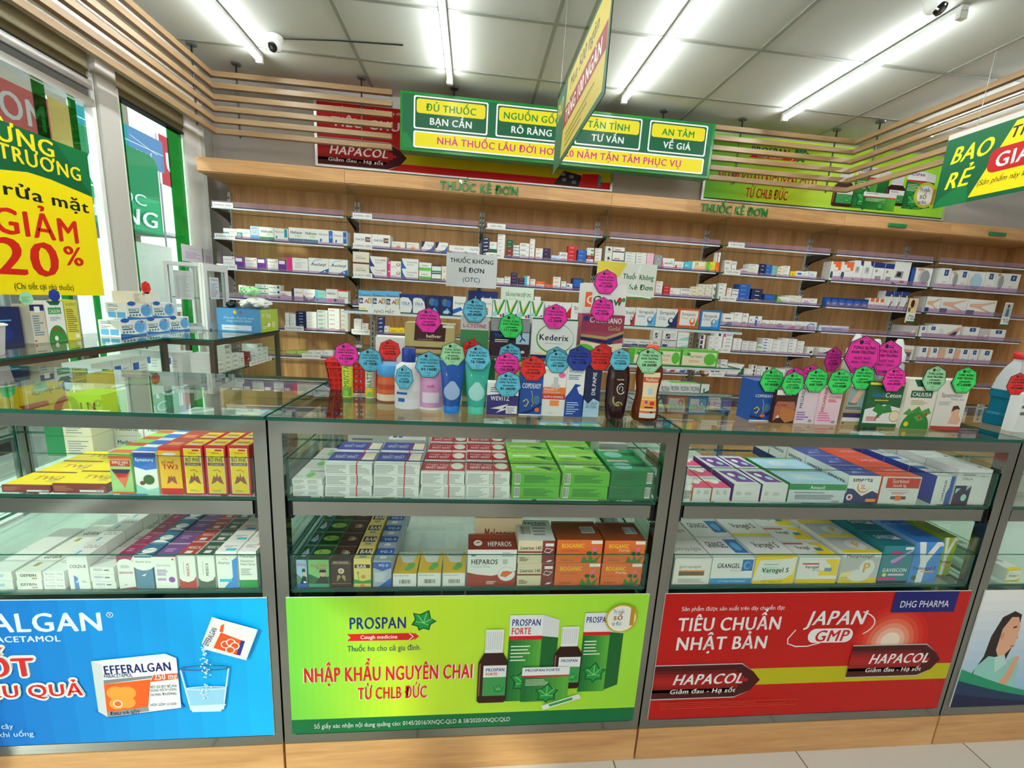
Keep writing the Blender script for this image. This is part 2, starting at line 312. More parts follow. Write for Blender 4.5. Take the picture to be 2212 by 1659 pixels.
# ---- glazed left wall
m = MB(); m.box(XL-.12, XL, 3.42, YB, 0, CH, 'w', 'white_paint'); m.box(XL-.12, XL, YF, 3.42, 2.52, CH, 'w', 'white_paint'); m.box(XL-.12, XL, YF, 3.42, 0, .12, 'w', 'white_paint')
struct('wall_left', m)
m = MB()
for k in range(3): m.box(XL, XL+.03-.009*k, 3.58+.05*k, 3.63+.05*k, 0, CH-.01, 'w', 'aluminium')
struct('trim_2', m)
def window(n, y0, y1, film):
    m = MB(); m.box(XL-.03, XL-.02, y0, y1, .12, 2.37, 'w', 'window_glass'); w = struct('window_%d' % n, m)
    m = MB(); m.box(XL-.05, XL-.005, y0, y1, 2.37, 2.52, 'w', 'olive_film'); m.box(XL-.05, XL, y0, y1, 2.36, 2.372, 'blk', 'matte'); tag(m.build('transom_panel', w), 'olive film over the transom')
    if n != 2:
        m = MB(); m.box(XL-.06, XL+.01, y0, y1, 2.315, 2.358, 'w', 'aluminium'); m.box(XL-.05, XL-.005, y0, y1, 2.275, 2.315, (96,98,96), 'plastic'); m.box(XL-.06, XL+.01, y0, y1, 2.235, 2.272, 'w', 'aluminium'); m.build('track', w)
    for a, b in film:
        m = MB(); m.box(XL-.019, XL-.016, a, b, .14, 2.23 if n != 2 else 2.36, 'w', 'green_film'); tag(m.build('film_strip', w), 'translucent green film strip on the glass')
    m = MB()
    for a in (y0, y1): m.box(XL-.035, XL+.005, a-.012, a+.012, .125, 2.4, 'w', 'white_paint')
    m.build('window_frame', w)
    return w
window(1, -.87, 2.665, [(2.36, 2.42), (2.54, 2.58)]); window(2, 2.83, 3.41, [(2.85, 2.885), (3.25, 3.39)]); window(3, -4.5, -.99, [])
m = MB(); m.box(XL-.045, XL+.02, 2.682, 2.812, 0, 2.54, 'w', 'post_paint'); struct('trim_3', m)
m = MB(); m.box(XL-.045, XL+.02, -.98, -.88, 0, 2.54, 'w', 'post_paint'); struct('trim_4', m)
# ---- street outside
m = MB(); m.box(-40, XL-.15, -20, 30, -.2, -.02, 'w', 'pavement'); m.box(XL-.15, 12, -20, YF-.16, -.2, -.02, 'w', 'pavement'); struct('pavement', m)
f = thing('street_building', 'pale shop building across the street beyond the glass shopfront', 'building', (-13, 8, 0))
m = MB(); m.box(-1, 1, -14, 9, -.02, 7.5, 'w', 'far_building'); m.build('wall', f)
m = MB()
for k in range(7): m.box(1.001, 1.02, -13+3*k, -11+3*k, .1, 2.6, (84,88,90), 'matte')
tag(m.build('shutter', f), 'row of dark shop openings')
m = MB(); m.box(1.0, 2.6, -14, 9, 2.9, 3.0, (206,210,206), 'matte'); m.build('awning', f)
def sheet(name, lab, cat, x, y, z0, y1, z1, th, draw, mat='vinyl', back=None):
    """a board facing +X: spans y..y1, z0..z1; draw(cv) with u=Y-y, v=Z-z0 in metres"""
    t = thing(name, lab, cat, (x, y, z0)); m = MB(); m.box(-th, 0, 0, y1-y, 0, z1-z0, back or 'w', mat); c = CV(m, (0, 0, 0), (0, 1, 0), (0, 0, 1), 1, 1, mat); draw(c, y1-y, z1-z0); m.build('board', t)
    if 'banner' in name:
        m = MB(); m.tube([(-th-.021, .03, -z0), (-th-.021, .03, z1-z0)], .02, 'gy', 'dark_metal'); m.build('post', t)
    return t
def pl(x, y, X, y0, z0): p = onX(x, y, X); return p.y-y0, p.z-z0
# green pharmacy sign standing outside
gX = -3.6; a = onX(180, 530, gX); b = onX(352, 490, gX); z0 = onX(300, 500, gX).z; zt = onX(300, 325, gX).z
t = thing('pharmacy_sign', 'green pharmacy signboard with rounded corner standing outside the window', 'sign', (gX, a.y-.3, z0))
m = MB(); wd = b.y-a.y+.3; hh = zt-z0
prof = [(0, 0), (wd, 0), (wd, hh-.12)]+[(wd-.12+.12*math.cos(math.radians(15*i)), hh-.12+.12*math.sin(math.radians(15*i))) for i in range(1, 7)]+[(0, hh)]
m.loft([[(0-.35, y, z) for y, z in prof], [(0, y, z) for y, z in prof]], (20,130,80), 'vinyl')
c = CV(m, (0, 0, 0), (0, 1, 0), (0, 0, 1), 1, 1, 'vinyl', .002)
c.rect(0.02, .02, wd-.02, hh*.45, (34,160,104)); cx, cy = pl(232, 375, gX, a.y-.3, z0); c.ell(cx, cy, hh*.27, hh*.27, (226,236,230))
for i in range(3):
    for j in range(3):
        if (i+j) % 2 == 0: c.rect(cx-.02+i*.055, cy-.03+j*.055, cx+.03+i*.055, cy+.02+j*.055, (60,160,110))
u0, v0 = pl(178, 425, gX, a.y-.3, z0); u1, _ = pl(316, 450, gX, a.y-.3, z0); c.text('NHÀ THUỐC', u1-1.55, hh*.33, hh*.14, (210,232,222), w=1.55)
u1, _ = pl(338, 478, gX, a.y-.3, z0); c.text('KHANG', u1-1.25, hh*.08, hh*.2, 'w', w=1.25, bold=1, shear=.15)
m.build('board', t)
m = MB(); m.box(-.25, -.1, .3, .45, -z0, 0, (200,204,204), 'plastic'); m.build('post', t)
def teal(c, w, h):
    c.rect(0, 0, w*.56, h, (24,140,150)); c.rect(w*.56, 0, w, h, (90,130,176)); c.rect(0, h*.55, w, h*.57, 'w')
    c.text('BIA', w*.08, h*.1, h*.3, 'w', bold=1); c.text('PHÁ', w*.62, h*.1, h*.3, 'w', bold=1); c.line([(w*.58, h*.75), (w*.9, h*.5), (w*.92, h*.52)], .01, 'w')
p = onX(165, 330, -7); q = onX(352, 330, -7)
sheet('street_banner', 'teal and blue street banner with white lettering above the green sign', 'banner', -7, p.y, onX(260, 335, -7).z, q.y, onX(260, 262, -7).z, .05, teal)
def red(c, w, h): c.rect(0, 0, w, h, (196,50,64)); c.text('U', w*.3, h*.3, h*.4, 'w', bold=1)
p = onX(352, 400, -8); q = onX(382, 400, -8)
sheet('street_banner', 'narrow red banner beside the teal one, far outside', 'banner', -8, p.y, onX(365, 402, -8).z, q.y, onX(365, 300, -8).z, .05, red)
def redw(c, w, h):
    c.rect(0, 0, w, h, (226,110,110)); c.text('OM', w*.3, h*.2, h*.6, (240,232,240), w=w*.66, bold=1)
p = onX(-60, 220, -2.5); q = onX(108, 260, -2.5)
sheet('window_banner', 'pink-red banner with white letters hanging outside behind the yellow poster', 'banner', -2.5, p.y, onX(50, 285, -2.5).z, q.y, onX(50, 190, -2.5).z, .01, redw, 'vinyl', (226,110,110))
def yb(c, w, h): c.rect(0, 0, w, h, (226,196,110)); [c.poly([(w, h*k/12), (w*1.0, h*(k+1)/12), (w*.86, h*(k+.5)/12)], (150,180,120)) for k in range(12)]
p = onX(108, 260, -2.6); q = onX(168, 290, -2.6)
sheet('window_banner', 'straw-yellow banner with scalloped edge outside, beside the pink-red one', 'banner', -2.6, p.y, onX(140, 330, -2.6).z, q.y, onX(140, 225, -2.6).z, .01, yb, 'vinyl')
# stall goods across the pavement
t = thing('market_stall', 'low market stall with piled sacks seen through the window', 'stall', (-4.6, 4.2, 0))
m = MB(); m.box(-.5, .5, -1.6, 2.2, 0, .95, (150,120,90), 'matte'); m.box(-.55, .55, -1.7, 2.3, .95, 1.0, (226,226,220), 'plastic'); m.build('counter', t)
for i in range(9):
    m = MB(); m.lathe([(.03, 0), (.16, .03), (.2, .12), (.15, .22), (.05, .26)], [(206,150,80), (180,110,60), (214,180,120), (120,130,140)][i % 4], 'matte', 12, .25, -1.35+.4*i); m.build('sack', t)
m = MB(); m.box(-.5, -.45, -1.6, 2.2, 1.0, 2.0, (120,116,110), 'matte'); m.box(-.45, 0, -1.6, 2.2, 1.55, 1.58, (226,226,220), 'plastic'); m.build('backboard', t)
t = thing('white_cabinet', 'tall plain white metal cabinet just outside the narrow window', 'cabinet', (-2.62, 3.32, 0))
m = MB(); m.box(-.3, .2, 0, .42, 0, 1.62, (240,240,238), 'plastic'); m.build('body', t); m = MB(); m.box(.2, .204, .01, .41, .05, 1.6, (246,246,244), 'plastic'); m.build('door', t)
m = MB(); m.box(.205, .215, .03, .05, .8, 1.0, 'gy', 'plastic'); m.build('handle', t)
# ================================================================== ceiling lights
def batten(x, y0, lab):
    t = thing('tube_light', lab, 'ceiling light', (x, y0, CH), 0, 'ceiling tube lights')
    m = MB(); m.box(-.018, .018, 0, 1.21, -.03, -.004, (230,232,230), 'plastic'); tag(m.build('housing', t), 'white channel')
    m = MB()
    for y in (.0, 1.185): m.box(-.02, .02, y, y+.025, -.062, -.028, (222,224,220), 'plastic')
    m.build('end_caps', t)
    m = MB(); m.loft([[(.0145*math.cos(a*math.pi/6), y, -.046+.0145*math.sin(a*math.pi/6)) for a in range(12)] for y in (.026, 1.184)], 'w', 'tube_light', True, True); tag(m.build('tube', t), 'glowing white tube')
TX = (-1.49, -.226, 1.036, 2.297, 3.53)
for i, x in enumerate(TX): batten(x, 2.13, '%s glowing ceiling tube counted from the shop window, over the counters' % ordn(i))
for i, x in enumerate(TX): batten(x, .74 if i < 4 else -.35, 'glowing ceiling tube in the second row, %s from the shop window' % ordn(i))  # unseen row, moved forward to put more light on the counters
for i, x in enumerate(TX): batten(x, -.9 if i < 4 else -2.2, 'glowing ceiling tube in the third row, %s from the shop window' % ordn(i))
for i, x in enumerate(TX): batten(x, -3.4, 'glowing ceiling tube in the entrance row, %s from the shop window' % ordn(i))
def dome(x, y, lab, aim):
    t = thing('security_camera', lab, 'security camera', (x, y, CH), aim)
    m = MB(); m.lathe([(.045, -.003), (.046, -.018), (.04, -.03)], 'w', 'plastic', 28); m.build('mount', t)
    m = MB(); m.lathe([(.038, -.03), (.04, -.045), (.036, -.065), (.026, -.08), (.004, -.087)], 'w', 'plastic', 28); m.build('body', t)
    m = MB(); d = Vector((0, -.72, -.69)).normalized(); a = Vector((1, 0, 0)); b = d.cross(a); c0 = Vector((0, -.006, -.055))
    ring = lambda r, k: [tuple(c0+d*k+a*r*math.cos(j*math.pi/12)+b*r*math.sin(j*math.pi/12)) for j in range(24)]
    m.loft([ring(.026, .01), ring(.027, .036), ring(.022, .04)], 'blk', 'gloss'); ln = m.build('lens', t); m = MB(); m.loft([ring(.01, .0395), ring(.008, .0425)], (70,72,76), 'gloss'); m.build('iris', ln)
dome(-1.29, 3.10, 'white dome camera on the ceiling beside the first tube', -.3); dome(2.10, 2.1, 'white dome camera on the ceiling beside the fourth tube', .6)
m = MB(); m.tube([(-1.24, 3.1, CH-.01), (-.9, 3.06, CH-.006), (-.5, 3.03, CH-.004)], .004, 'blk'); tag(m.build('camera_cable'), 'thin black cable running along the ceiling from the first camera', 'cable')
# ================================================================== hanging slat screens
def slats(lab, xs, xe, ye, rods):
    """six L-shaped wooden slats: one leg along Y at x=xs, the other along X from xs to xe at y=ye"""
    t = thing('slat_screen', lab, 'slat screen', (xs, ye, CH)); s = 1 if xe > xs else -1
    for k in range(6):
        z = 2.433+.0735*k-CH; b, h = .017, .034
        m = MB(); m.box(-b, b, -4.5, -b if s > 0 else -b, z-h/2, z+h/2, 'w', 'slat_y'); m.box(min(-b*s, xe-xs), max(-b*s, xe-xs), -b, b, z-h/2, z+h/2, 'w', 'slat_x'); m.build('slat', t)
    for x, y in rods:
        m = MB(); m.tube([(x-xs, y-ye, 2.40-CH), (x-xs, y-ye, -.004)], .006, 'blk', 'plastic'); m.build('rod', t)
        m = MB(); m.lathe([(.03, -.012), (.034, -.003)], (70,74,70), 'plastic', 20, x-xs, y-ye); m.build('ceiling_rose', t)
slats('wooden slat screen hanging along the window side and turning before the red wall poster', -1.9, -.652, 3.5, [(-1.9, 3.3), (-1.728, 3.5), (-.871, 3.5), (-1.9, 2.1), (-1.9, .9)])
slats('wooden slat screen hanging at right, turning before the green wall poster', 3.065, 1.845, 3.5, [(3.065, 3.3), (2.069, 3.5), (2.885, 3.5), (3.065, 1.9), (3.065, .7)])
# ================================================================== lit sign
t = thing('light_box_sign', 'green and yellow backlit sign hanging above the middle shelves', 'sign', (-.585, 3.45, 2.41))
sw, sh = 2.41, .395
m = MB(); m.box(0, sw, 0, .1, 0, sh, (16,120,40), 'plastic'); m.build('case', t)
m = MB(); c = CV(m, (0, -.002, 0), (1, 0, 0), (0, 0, 1), sw, sh, 'lightbox', .0001)
c.rect(.008, .04, .992, .96, (8,104,58))
c.poly([(.008, .04), (.05, .04), (.02, .3), (.008, .3)], (30,130,60)); c.poly([(.95, .96), (.992, .96), (.992, .5), (.965, .7)], (14,120,70))
G = 'lightbox_glow'
for (a, b, t1, t2) in ((.04, .265, 'ĐỦ THUỐC', 'BẠN CẦN'), (.29, .515, 'NGUỒN GỐC', 'RÕ RÀNG'), (.54, .755, 'TẬN TÌNH', 'TƯ VẤN'), (.78, .975, 'AN TÂM', 'VỀ GIÁ')):
    c.rrect(a, .385, b, .945, .006, 'w', G); c.rrect(a+.0045, .41, b-.0045, .92, .005, (6,96,56)); c.rrect(a+.0085, .655, b-.0085, .895, .008, (238,226,20))
    c.text(t1, (a+b)/2, .705, .12, (10,140,50), align='c', bold=1, maxw=b-a-.04); c.text(t2, (a+b)/2, .475, .12, (240,246,240), align='c', bold=1, maxw=b-a-.05)
c.rrect(.04, .06, .975, .35, .006, 'w', G); c.rrect(.0445, .085, .9705, .325, .005, (240,228,20))
c.text('NHÀ THUỐC LÂU ĐỜI HƠN 20 NĂM TẬN TÂM PHỤC VỤ', .11, .15, .125, (206,44,130), w=.79, bold=1)
m.build('lit_face', t)
for x in (.38, 2.0):
    m = MB(); m.tube([(x, .05, sh), (x, .05, CH-2.41-.003)], .007, 'blk'); m.lathe([(.03, CH-2.41-.014), (.034, CH-2.41-.003)], (60,64,62), 'plastic', 18, x, .05); m.build('hanger', t)
# ================================================================== printed posters
def leaf(c, x, y, r, asp, col=(30,150,70), edge=(10,90,40), rot=0):
    P = [(0, -1.15), (.3, -.8), (.85, -.8), (.78, -.2), (1.15, .3), (.55, .42), (.1, 1.15), (-.5, .5), (-1.15, .4), (-.76, -.15), (-.85, -.8), (-.3, -.78)]
    ca, sa = math.cos(math.radians(rot)), math.sin(math.radians(rot)); q = lambda s: [(x+(a*ca-b*sa)*r*s, y+(a*sa+b*ca)*r*s*asp) for a, b in P]
    c.poly(q(1.1), edge); c.poly(q(.92), col)
    for a, b in ((0, .95), (.85, .55), (-.85, .45), (.7, -.4), (-.7, -.4)): c.line([(x, y-.3*r*asp), (x+(a*ca-b*sa)*r*.9, y+(a*sa+b*ca)*r*.9*asp)], r*.07, (150,220,120))
def grad_h(c, u0, v0, u1, v1, A, B, n=14):
    c.L += 1
    for i in range(n):
        a = u0+(u1-u0)*i/n; b = u0+(u1-u0)*(i+1)/n; k = i/(n-1); c.L -= 1; c.rect(a, v0, b, v1, tuple(A[j]+(B[j]-A[j])*k for j in range(3)))
def ivy_box(c, u0, v0, u1, v1, asp, side, top='PROSPAN', sub='FORTE'):
    h = v1-v0; w = u1-u0
    if side: c.poly([(u1, v0+.01), (u1+w*.5, v0+h*.08), (u1+w*.5, v1-h*.06), (u1, v1)], (26,100,46)); c.poly([(u1, v0+h*.76), (u1+w*.5, v0+h*.74), (u1+w*.5, v1-h*.06), (u1, v1)], (220,222,224))
    grad_h(c, u0, v0, u1, v1, (20,110,50), (90,170,60), 8); c.rect(u0, v0+h*.76, u1, v1, (232,236,238)); c.rect(u0, v0+h*.72, u1, v0+h*.765, (206,30,34))
    c.text(top, u0+w*.06, v1-h*.12, h*.075, (28,40,130), bold=1, maxw=w*.88)
    if sub: c.text(sub, u0+w*.06, v1-h*.215, h*.075, (214,30,36), bold=1, maxw=w*.6)
    c.fine(u0+w*.08, v0+h*.48, u0+w*.7, v0+h*.68, 5, (220,235,210), .35); leaf(c, u0+w*.55, v0+h*.25, min(w*.36, h*.24/asp), asp)
def med_bottle(c, u0, v0, u1, v1, lab):
    w = u1-u0; h = v1-v0; x = (u0+u1)/2
    c.poly([(u0, v0+h*.03), (u0+w*.08, v0), (u1-w*.08, v0), (u1, v0+h*.03), (u1, v0+h*.56), (u1-w*.2, v0+h*.7), (u0+w*.2, v0+h*.7), (u0, v0+h*.56)], (52,20,16)); c.line([(u0+w*.06, v0+h*.1), (u0+w*.06, v0+h*.55)], .004, (150,90,70))
    c.rect(u0+w*.2, v0+h*.69, u1-w*.2, v1, (232,234,236))
    for k in range(8): c.rect(u0+w*(.22+.07*k), v0+h*.74, u0+w*(.245+.07*k), v1-h*.03, (200,204,208))
    c.rect(u0+w*.18, v0+h*.1, u0+w*.96, v0+h*.52, (60,150,80)); c.rect(u0+w*.18, v0+h*.36, u0+w*.96, v0+h*.52, (232,236,236)); c.text(lab, u0+w*.26, v0+h*.44, h*.045, (28,40,130), bold=1, maxw=w*.64)
    if lab == 'PROSPAN': c.text('FORTE', u0+w*.26, v0+h*.385, h*.04, (214,30,36), bold=1, maxw=w*.4)
    leaf(c, u0+w*.72, v0+h*.2, w*.15, 2.0)
def art_ivy_wall(c, asp): art_ivy(c, asp, True)
def art_ivy(c, asp, wall=False):
    o = -.14 if wall else 0
    grad_h(c, 0, 0, .3, 1, (120,210,70), (200,232,50)); grad_h(c, .3, 0, 1, 1, (200,232,50), (160,222,60)); c.rect(0, 0, 1, .02 if wall else .11, (8,110,60) if not wall else (10,60,30))
    c.text('PROSPAN', .16, .775, .085, (20,44,140), w=.155, bold=1); leaf(c, .36, .83, .028, asp, rot=-20)
    c.poly([(.155, .69), (.33, .69), (.345, .715), (.33, .74), (.155, .74), (.165, .715)], (222,24,36)); c.text('Cough medicine', .19, .703, .028, 'w', w=.1, bold=1)
    for k in range(3): c.line([(.322+.007*k, .692), (.333+.007*k, .715), (.322+.007*k, .738)], .003, 'w' if k < 1 else (222,24,36))
    c.text('Thuốc ho cho cả gia đình.', .155, .615, .042, (20,60,110), w=.2)
    if wall: c.text('NHẬP KHẨU NGUYÊN CHAI', .045, .29, .15, (196,20,36), w=.40, bold=1); c.text('TỪ CHLB ĐỨC', .165, .08, .15, (196,20,36), w=.17, bold=1)
    else:
        c.text('NHẬP KHẨU NGUYÊN CHAI', .034, .39, .115, 'w', w=.474, bold=1); c.text('NHẬP KHẨU NGUYÊN CHAI', .036, .394, .11, (222,20,36), w=.468, bold=1)
        c.text('TỪ CHLB ĐỨC', .179, .25, .098, 'w', w=.199, bold=1); c.text('TỪ CHLB ĐỨC', .181, .254, .093, (222,20,36), w=.194, bold=1)
        c.text('Số giấy xác nhận nội dung quảng cáo: 0145/2016/XNQC-QLD & 58/2020/XNQC/QLD', .06, .04, .034, 'w', w=.56)
    ivy_box(c, .60, .2+o, .695, .86+o, asp, 1); ivy_box(c, .815, .26+o, .895, .87+o, asp, 1, 'PROSPAN', None)
    med_bottle(c, .735, .29+o, .818, .77+o, 'PROSPAN '); med_bottle(c, .517, .2+o, .602, .76+o, 'PROSPAN'); ivy_box(c, .645, .2+o, .785, .47+o, asp, 0, 'PROSPAN FORTE', None)
    if wall:
        c.ell(.905, .36, .047, .047*asp, (206,200,60)); c.ell(.905, .36, .036, .036*asp, 'w'); c.text('Thị phần', .876, .42, .06, (20,60,140), w=.045, bold=1); c.text('số', .882, .3, .09, (150,110,30), bold=1); c.text('tại Đức', .878, .22, .05, (20,60,140), w=.04, bold=1); c.text('1', .918, .22, .26, (180,130,30), bold=1); return
    c.poly([(.71, .165), (.82, .25), (.828, .215), (.715, .13)], (232,236,236)); c.poly([(.73, .172), (.8, .225), (.803, .205), (.735, .155)], (60,160,80))
    c.ell(.922, .83, .047, .047*asp, (206,170,40)); c.ell(.922, .83, .042, .042*asp, (240,240,220)); c.ell(.922, .83, .034, .034*asp, 'w')
    c.text('Thị phần', .895, .87, .028, (20,60,140), w=.034); c.text('số', .897, .82, .045, (150,110,30), bold=1); c.text('tại Đức', .895, .78, .028, (20,60,140), w=.03); c.text('1', .93, .78, .14, (190,140,30), bold=1)
def arrow_badge(c, u0, v0, u1, v1, asp, t0=.17):
    w = u1-u0; h = v1-v0; P = lambda e: [(u0, v0+e), (u1-w*.22, v0+e), (u1-w*.08, v0+h*.2), (u1, v0+h*.5), (u1-w*.08, v1-h*.25), (u1-w*.2, v1-e), (u0, v1-e)]
    c.poly(P(0), (196,190,190)); c.poly(P(h*.03), (72,10,12))
    for k in range(7): c.L -= 1; c.rect(u0, v0+h*(.2+.09*k), u1-w*(.12+.04*abs(k-3)), v0+h*(.2+.09*(k+1)), [(110,14,16), (140,18,18), (164,20,20), (176,22,20), (164,20,20), (140,18,18), (110,14,16)][k]); c.L += 1
    c.L += 6; c.text('HAPACOL', u0+w*t0, v0+h*.43, h*.3, (240,240,240), w=w*.66, bold=1, shear=.25); c.text('Giảm đau - Hạ sốt', u0+w*(t0-.01), v0+h*.17, h*.13, (240,236,230), w=w*.62, bold=1, shear=.12)
def art_red(c, asp):
    c.rect(0, 0, 1, 1, (190,14,10)); c.rect(.3, .265, 1, .4, (190,184,12))
    c.text('Sản phẩm được sản xuất trên dây chuyền đạt', .055, .87, .032, 'w', w=.325, bold=0); c.text('TIÊU CHUẨN', .05, .715, .105, (236,236,236), w=.33, bold=1); c.text('NHẬT BẢN', .052, .565, .105, (236,236,236), w=.295, bold=1)
    for k in range(7): f = 1-k/8; c.ell(.76, .60, .13*f, .13*f*asp, (204+int(40*k/6), 22+int(200*(k/6)**1.3), 14+int(190*(k/6)**1.6)))
    c.text('JAPAN', .46, .745, .115, (238,238,238), w=.195, bold=1, shear=.2); c.rrect(.475, .6, .625, .715, .024, (238,238,238)); c.text('GMP', .495, .612, .092, (196,24,18), w=.115, bold=1, shear=.15)
    c.line([(.555+.135*math.cos(math.radians(a)), .735+.13*math.sin(math.radians(a+8))*1.0) for a in range(50, -50, -10)], .004, 'w'); c.line([(.43, .71), (.41, .64), (.412, .6), (.44, .575), (.48, .575), (.52, .6)], .004, 'w')
    c.rect(.735, .835, .955, 1, (20,24,110)); c.text('DHG PHARMA', .76, .875, .055, 'w', w=.17)
    arrow_badge(c, 0, .165, .345, .45, asp); arrow_badge(c, .635, .3, .955, .575, asp, .2); c.fine(.03, .09, .5, .15, 4, (222,70,50), .3)
def art_red_wall(c, asp):
    c.rect(0, 0, 1, 1, (196,18,22)); c.rect(.25, .12, 1, .3, (186,176,14)); c.text('Sản phẩm được sản xuất trên dây chuyền đạt', .035, .9, .05, 'w', w=.29); c.text('TIÊU CHUẨN', .045, .64, .15, (236,230,230), w=.295, bold=1)
    arrow_badge(c, 0, .0, .29, .45, asp, .12); c.text('JAPAN GMP', .5, .7, .15, 'w', w=.3, bold=1)
    c.poly([(.86, .0), (.87, .22), (.955, .25), (.955, .02)], (206,30,34)); c.text('650', .87, .17, .06, 'w', bold=1); c.poly([(.955, .02), (.955, .25), (.965, .22), (.965, .05)], (80,150,180))
    c.poly([(.795, .02), (.83, .26), (.895, .2), (.885, -.02+.02)], (44,44,50))
    for a, b in ((.82, .17), (.85, .14), (.825, .08), (.86, .05)): c.rrect(a, b, a+.016, b+.055, .004, (120,120,126))
def poster(name, lab, x0, x1, y, z0, z1, art, cat='poster', mat='vinyl', th=.006, frame=None, parent=None):
    m = MB(); m.box(0, x1-x0, 0, th, 0, z1-z0, 'w', mat); c = CV(m, (0, 0, 0), (1, 0, 0), (0, 0, 1), x1-x0, z1-z0, mat); art(c, (x1-x0)/(z1-z0))
    if parent: o = m.build(name, parent, (x0, y, z0)); o['label'] = lab; return o
    t = thing(name, lab, cat, (x0, y, z0)); m.build('print', t)
    if frame:
        m = MB(); w, h = x1-x0, z1-z0; m.box(-.02, 0, -.004, th+.002, -.0, h, 'w', frame); m.box(w, w+.02, -.004, th+.002, 0, h, 'w', frame); m.box(-.02, w+.02, -.004, th+.002, -.012, 0, 'w', frame); m.build('frame', t)
    return t
poster('wall_poster', 'wide red advertising board on the back wall, left of the lit sign', -1.27, 1.115, 3.735, 2.335, 2.79, art_red_wall, 'poster', 'vinyl', .012, 'aluminium')
poster('wall_poster', 'wide lime green advertising board on the back wall behind the right slat screen', 1.95, 4.27, 3.735, 2.335, 2.86, art_ivy_wall, 'poster', 'vinyl', .012, 'aluminium')
# ---- yellow opening poster on the shopfront
t = thing('hanging_poster', 'big yellow and green opening poster on the shop window with a red 20% discount', 'poster', (-1.985, 1.66, 1.256)); y0, z0 = 1.66, 1.256; pw, ph = .85, .712
m = MB(); m.box(-.004, 0, 0, pw, 0, ph, 'w', 'vinyl'); c = CV(m, (0, 0, 0), (0, 1, 0), (0, 0, 1), 1, 1, 'vinyl', .00006)
P_ = lambda x, y: pl(x, y, -1.985, y0, z0)
c.rect(0, 0, pw, ph, (246,222,8)); B_ = [P_(*q) for q in ((0, 366), (60, 372), (110, 388), (150, 405), (193, 424))]
c.poly([(0, B_[0][1]+.01)]+B_[:-1]+[(pw, B_[-1][1]), (pw, ph), (0, ph)], (8,92,50)); c.poly([(pw-.17, ph), (pw, ph), (pw, B_[-1][1])], (16,110,60))
def fit(txt, x1, yb, hpx, col, wd, **k):
    u, v = P_(x1, yb); h = P_(x1, yb-hpx)[1]-v; c.text(txt, u-wd, v, h, col, w=wd, **k)
fit('MỪNG', 122, 343, 34, (246,222,30), .36, bold=1); fit('KHAI TRƯƠNG', 178, 393, 28, (246,222,30), .62, bold=1)
fit('sữa rửa mặt', 193, 461, 24, (20,30,22), .62, bold=1); fit('GIẢM', 175, 527, 48, (206,32,16), .40, bold=1)
u, v = P_(135, 598); c.text('20', u-.30, v, P_(135, 527)[1]-v, (206,32,16), w=.30, bold=1); u, v = P_(183, 575); c.text('%', u-.11, v, P_(183, 535)[1]-v, (206,32,16), w=.11, bold=1)
fit('(Chi tiết tại nhà thuốc)', 160, 627, 12, (40,44,30), .28); m.build('print', t)
# ---- two translucent hanging banners
def hang(lab, x, ya, yb, z0, z1, flip, threads):
    t = thing('hanging_banner', lab, 'banner', (x, ya, z0)); w, h = yb-ya, z1-z0; m = MB()
    sl = w*.18
    if flip: c = CV(m, (0, w, 0), (0, -1, 0), (0, 0, 1), w, h, 'vinyl', .00006)
    else: c = CV(m, (0, 0, 0), (0, 1, 0), (0, 0, 1), w, h, 'vinyl', .00006)
    m.box(-.003, 0, 0, w, 0, h, 'w', 'vinyl')
    c.rect(0, 0, 1, .92, (10,92,54)); c.rect(0, .92, 1, 1, (196,196,186))
    return t, m, c, w, h
t, m, c, w, h = hang('green and yellow banner hanging by threads at far right under the ceiling', 2.83, 1.30, 2.54, 2.075, 2.495, True, None)
m2 = MB(); m2.box(-.003, 0, 0, w, 0, h, 'w', 'vinyl'); c = CV(m2, (-.003, w, 0), (0, -1, 0), (0, 0, 1), w, h, 'vinyl', .00006)
c.rect(0, 0, 1, .93, (10,88,52)); c.rect(0, .93, 1, 1, (190,186,178)); c.poly([(.15, .06), (.5, .06), (.6, .9), (.27, .9)], (244,212,10)); c.poly([(.0, 0), (.15, 0), (.13, .3), (.02, .12)], (20,110,60))
c.text('BAO', .03, .58, .22, (246,226,30), w=.17, bold=1, shear=.2); c.text('RẺ', .03, .24, .22, (246,226,30), w=.11, bold=1, shear=.2); c.text('Thực phẩm', .255, .7, .14, (30,34,26), w=.28, bold=1, shear=.15)
c.rrect(.2, .32, .55, .62, .03, (176,26,26)); c.text('GIÁ TỐT', .225, .38, .18, 'w', w=.3, bold=1); c.text('(Sản phẩm này không áp dụng)', .175, .19, .07, (50,54,20), w=.32, shear=.2)
m2.build('print', t)
for yy in (1.10,):
    m = MB(); m.tube([(0, 1.10, h), (.004, 1.10, CH-2.075-.002)], .0015, 'gy'); m.build('thread', t); m = MB(); m.tube([(0, .2, h), (.004, .2, CH-2.075-.002)], .0015, 'gy'); m.build('thread', t)
t, m, c, w, h = hang('green and yellow banner seen edge-on, hanging in front of the lit sign', .415, 1.55, 2.5, 2.06, 2.475, True, None)
m2 = MB(); m2.box(-.003, 0, 0, w, 0, h, 'w', 'sheer')
